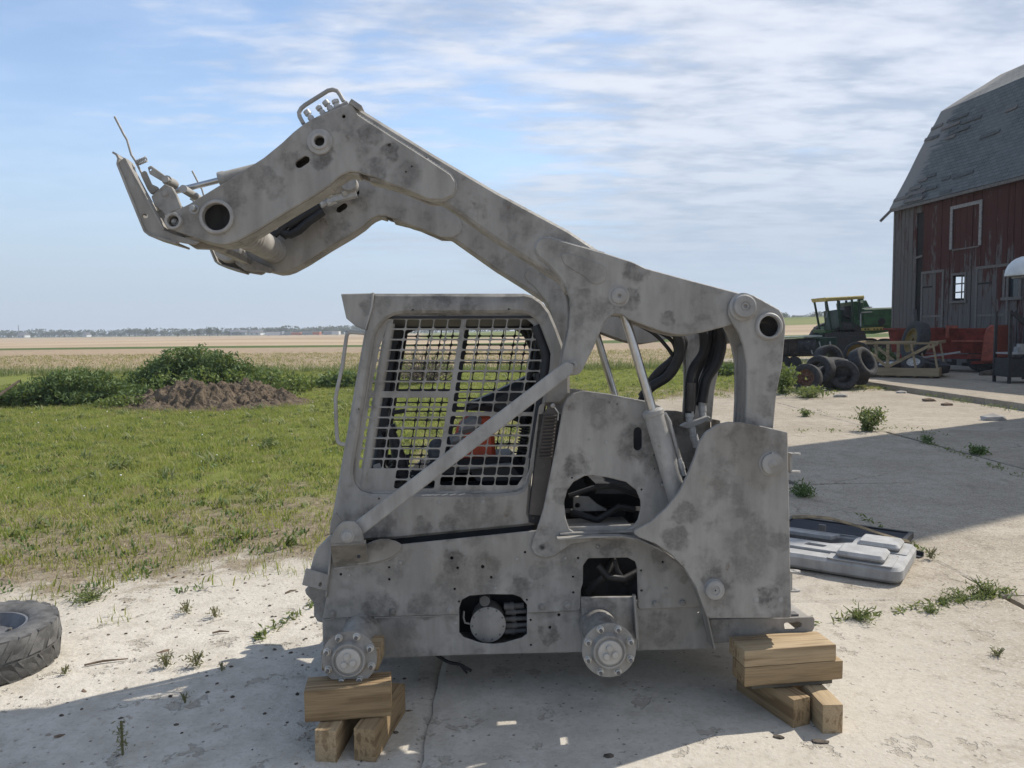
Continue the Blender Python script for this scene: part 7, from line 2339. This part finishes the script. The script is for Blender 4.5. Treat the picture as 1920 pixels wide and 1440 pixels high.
far_box('trailer', 'pale grey box trailer, leftmost of the parked row on the horizon', 501, 531, 624, 630.5, 560, (('body', 0, .9, 'far_white'), ('tail_door', .9, 1, 'far_grey')), 'trailer')
far_box('trailer', 'first orange and grey trailer of the parked row on the horizon', 534, 565, 624.5, 630, 560, (('body', 0, .45, 'far_grey'), ('orange_panel', .45, 1, 'far_orange')), 'trailer')
far_box('trailer', 'second orange and grey trailer further right on the horizon', 568, 601, 623.5, 629.5, 560, (('body', 0, .6, 'far_grey'), ('orange_panel', .6, 1, 'far_orange')), 'trailer')
far_box('trailer', 'white fronted grey trailer, rightmost of the row on the horizon', 608, 637, 622.5, 629, 560, (('body', 0, .55, 'far_grey'), ('front_panel', .55, 1, 'far_white')), 'trailer')
def house(label, pxc, w_px, eave, base, dep, m='far_white'):
    p = AT(pxc, 625, dep); k = dep / FPX; L = w_px * k; h = (base - eave) * k
    root = empty('farmhouse', label, 'house', (p.x, dep, gh(p.x, dep) + .3))
    MB().box((0, 0, h / 2), (L, 7, h)).build('wall', m, root, 0)
    me = shift(flat_mesh('roof', [[(-4, 0), (4, 0), (0, 2.2)]], L * 1.06, .03), 0, 0, 0)
    me.transform(Matrix.Translation((0, 0, h)) @ Matrix.Rotation(pi / 2, 4, 'Z'))
    add('roof', me, root, 'far_roof')
    for f in (-.25, .2): MB().box((L * f, -3.52, h * .55), (L * .14, .08, h * .4)).build('window', 'black_part', root, 0)
house('low white farm shed far off at the left end of the horizon', 44, 14, 628, 632.5, 600)
house('small white house amid the trees left of the clump', 162, 9, 627.5, 631, 620)
house('white house on the horizon left of the trailers', 480, 22, 625.5, 630, 600)
house('tan shed glimpsed beside the large clump of trees', 447, 30, 622, 627, 680, 'far_grey')
def mast():
    p = AT(35, 625, 640)
    o = MB().tube([(p.x, p.y, 0), (p.x, p.y, AT(35, 609, 640).z)], [.45, .25], 6).build('radio_mast', 'far_grey', None)
    tag(o, 'thin grey mast rising over the trees at the far left', 'mast')
mast()

# ------------------------------------------------------------------ the air
def haze():
    x0, x1, y0, y1, z0, z1 = -2700, 2700, -2700, 2700, -2.0, 24.0
    o = MB().box(((x0 + x1) / 2, (y0 + y1) / 2, (z0 + z1) / 2), (x1 - x0, y1 - y0, z1 - z0)).build('haze', None, None, 0)
    m = bpy.data.materials.new('haze_air'); m.use_nodes = True
    nt = m.node_tree; nt.nodes.clear()
    out = nt.nodes.new('ShaderNodeOutputMaterial'); v = nt.nodes.new('ShaderNodeVolumePrincipled')
    v.inputs['Color'].default_value = (0.86, 0.92, 1.0, 1)
    v.inputs['Density'].default_value = HAZE
    v.inputs['Anisotropy'].default_value = 0.2
    nt.links.new(v.outputs[0], out.inputs['Volume'])
    o.data.materials.append(m)
    tag(o, kind='stuff')
HAZE = 0.0005
haze()
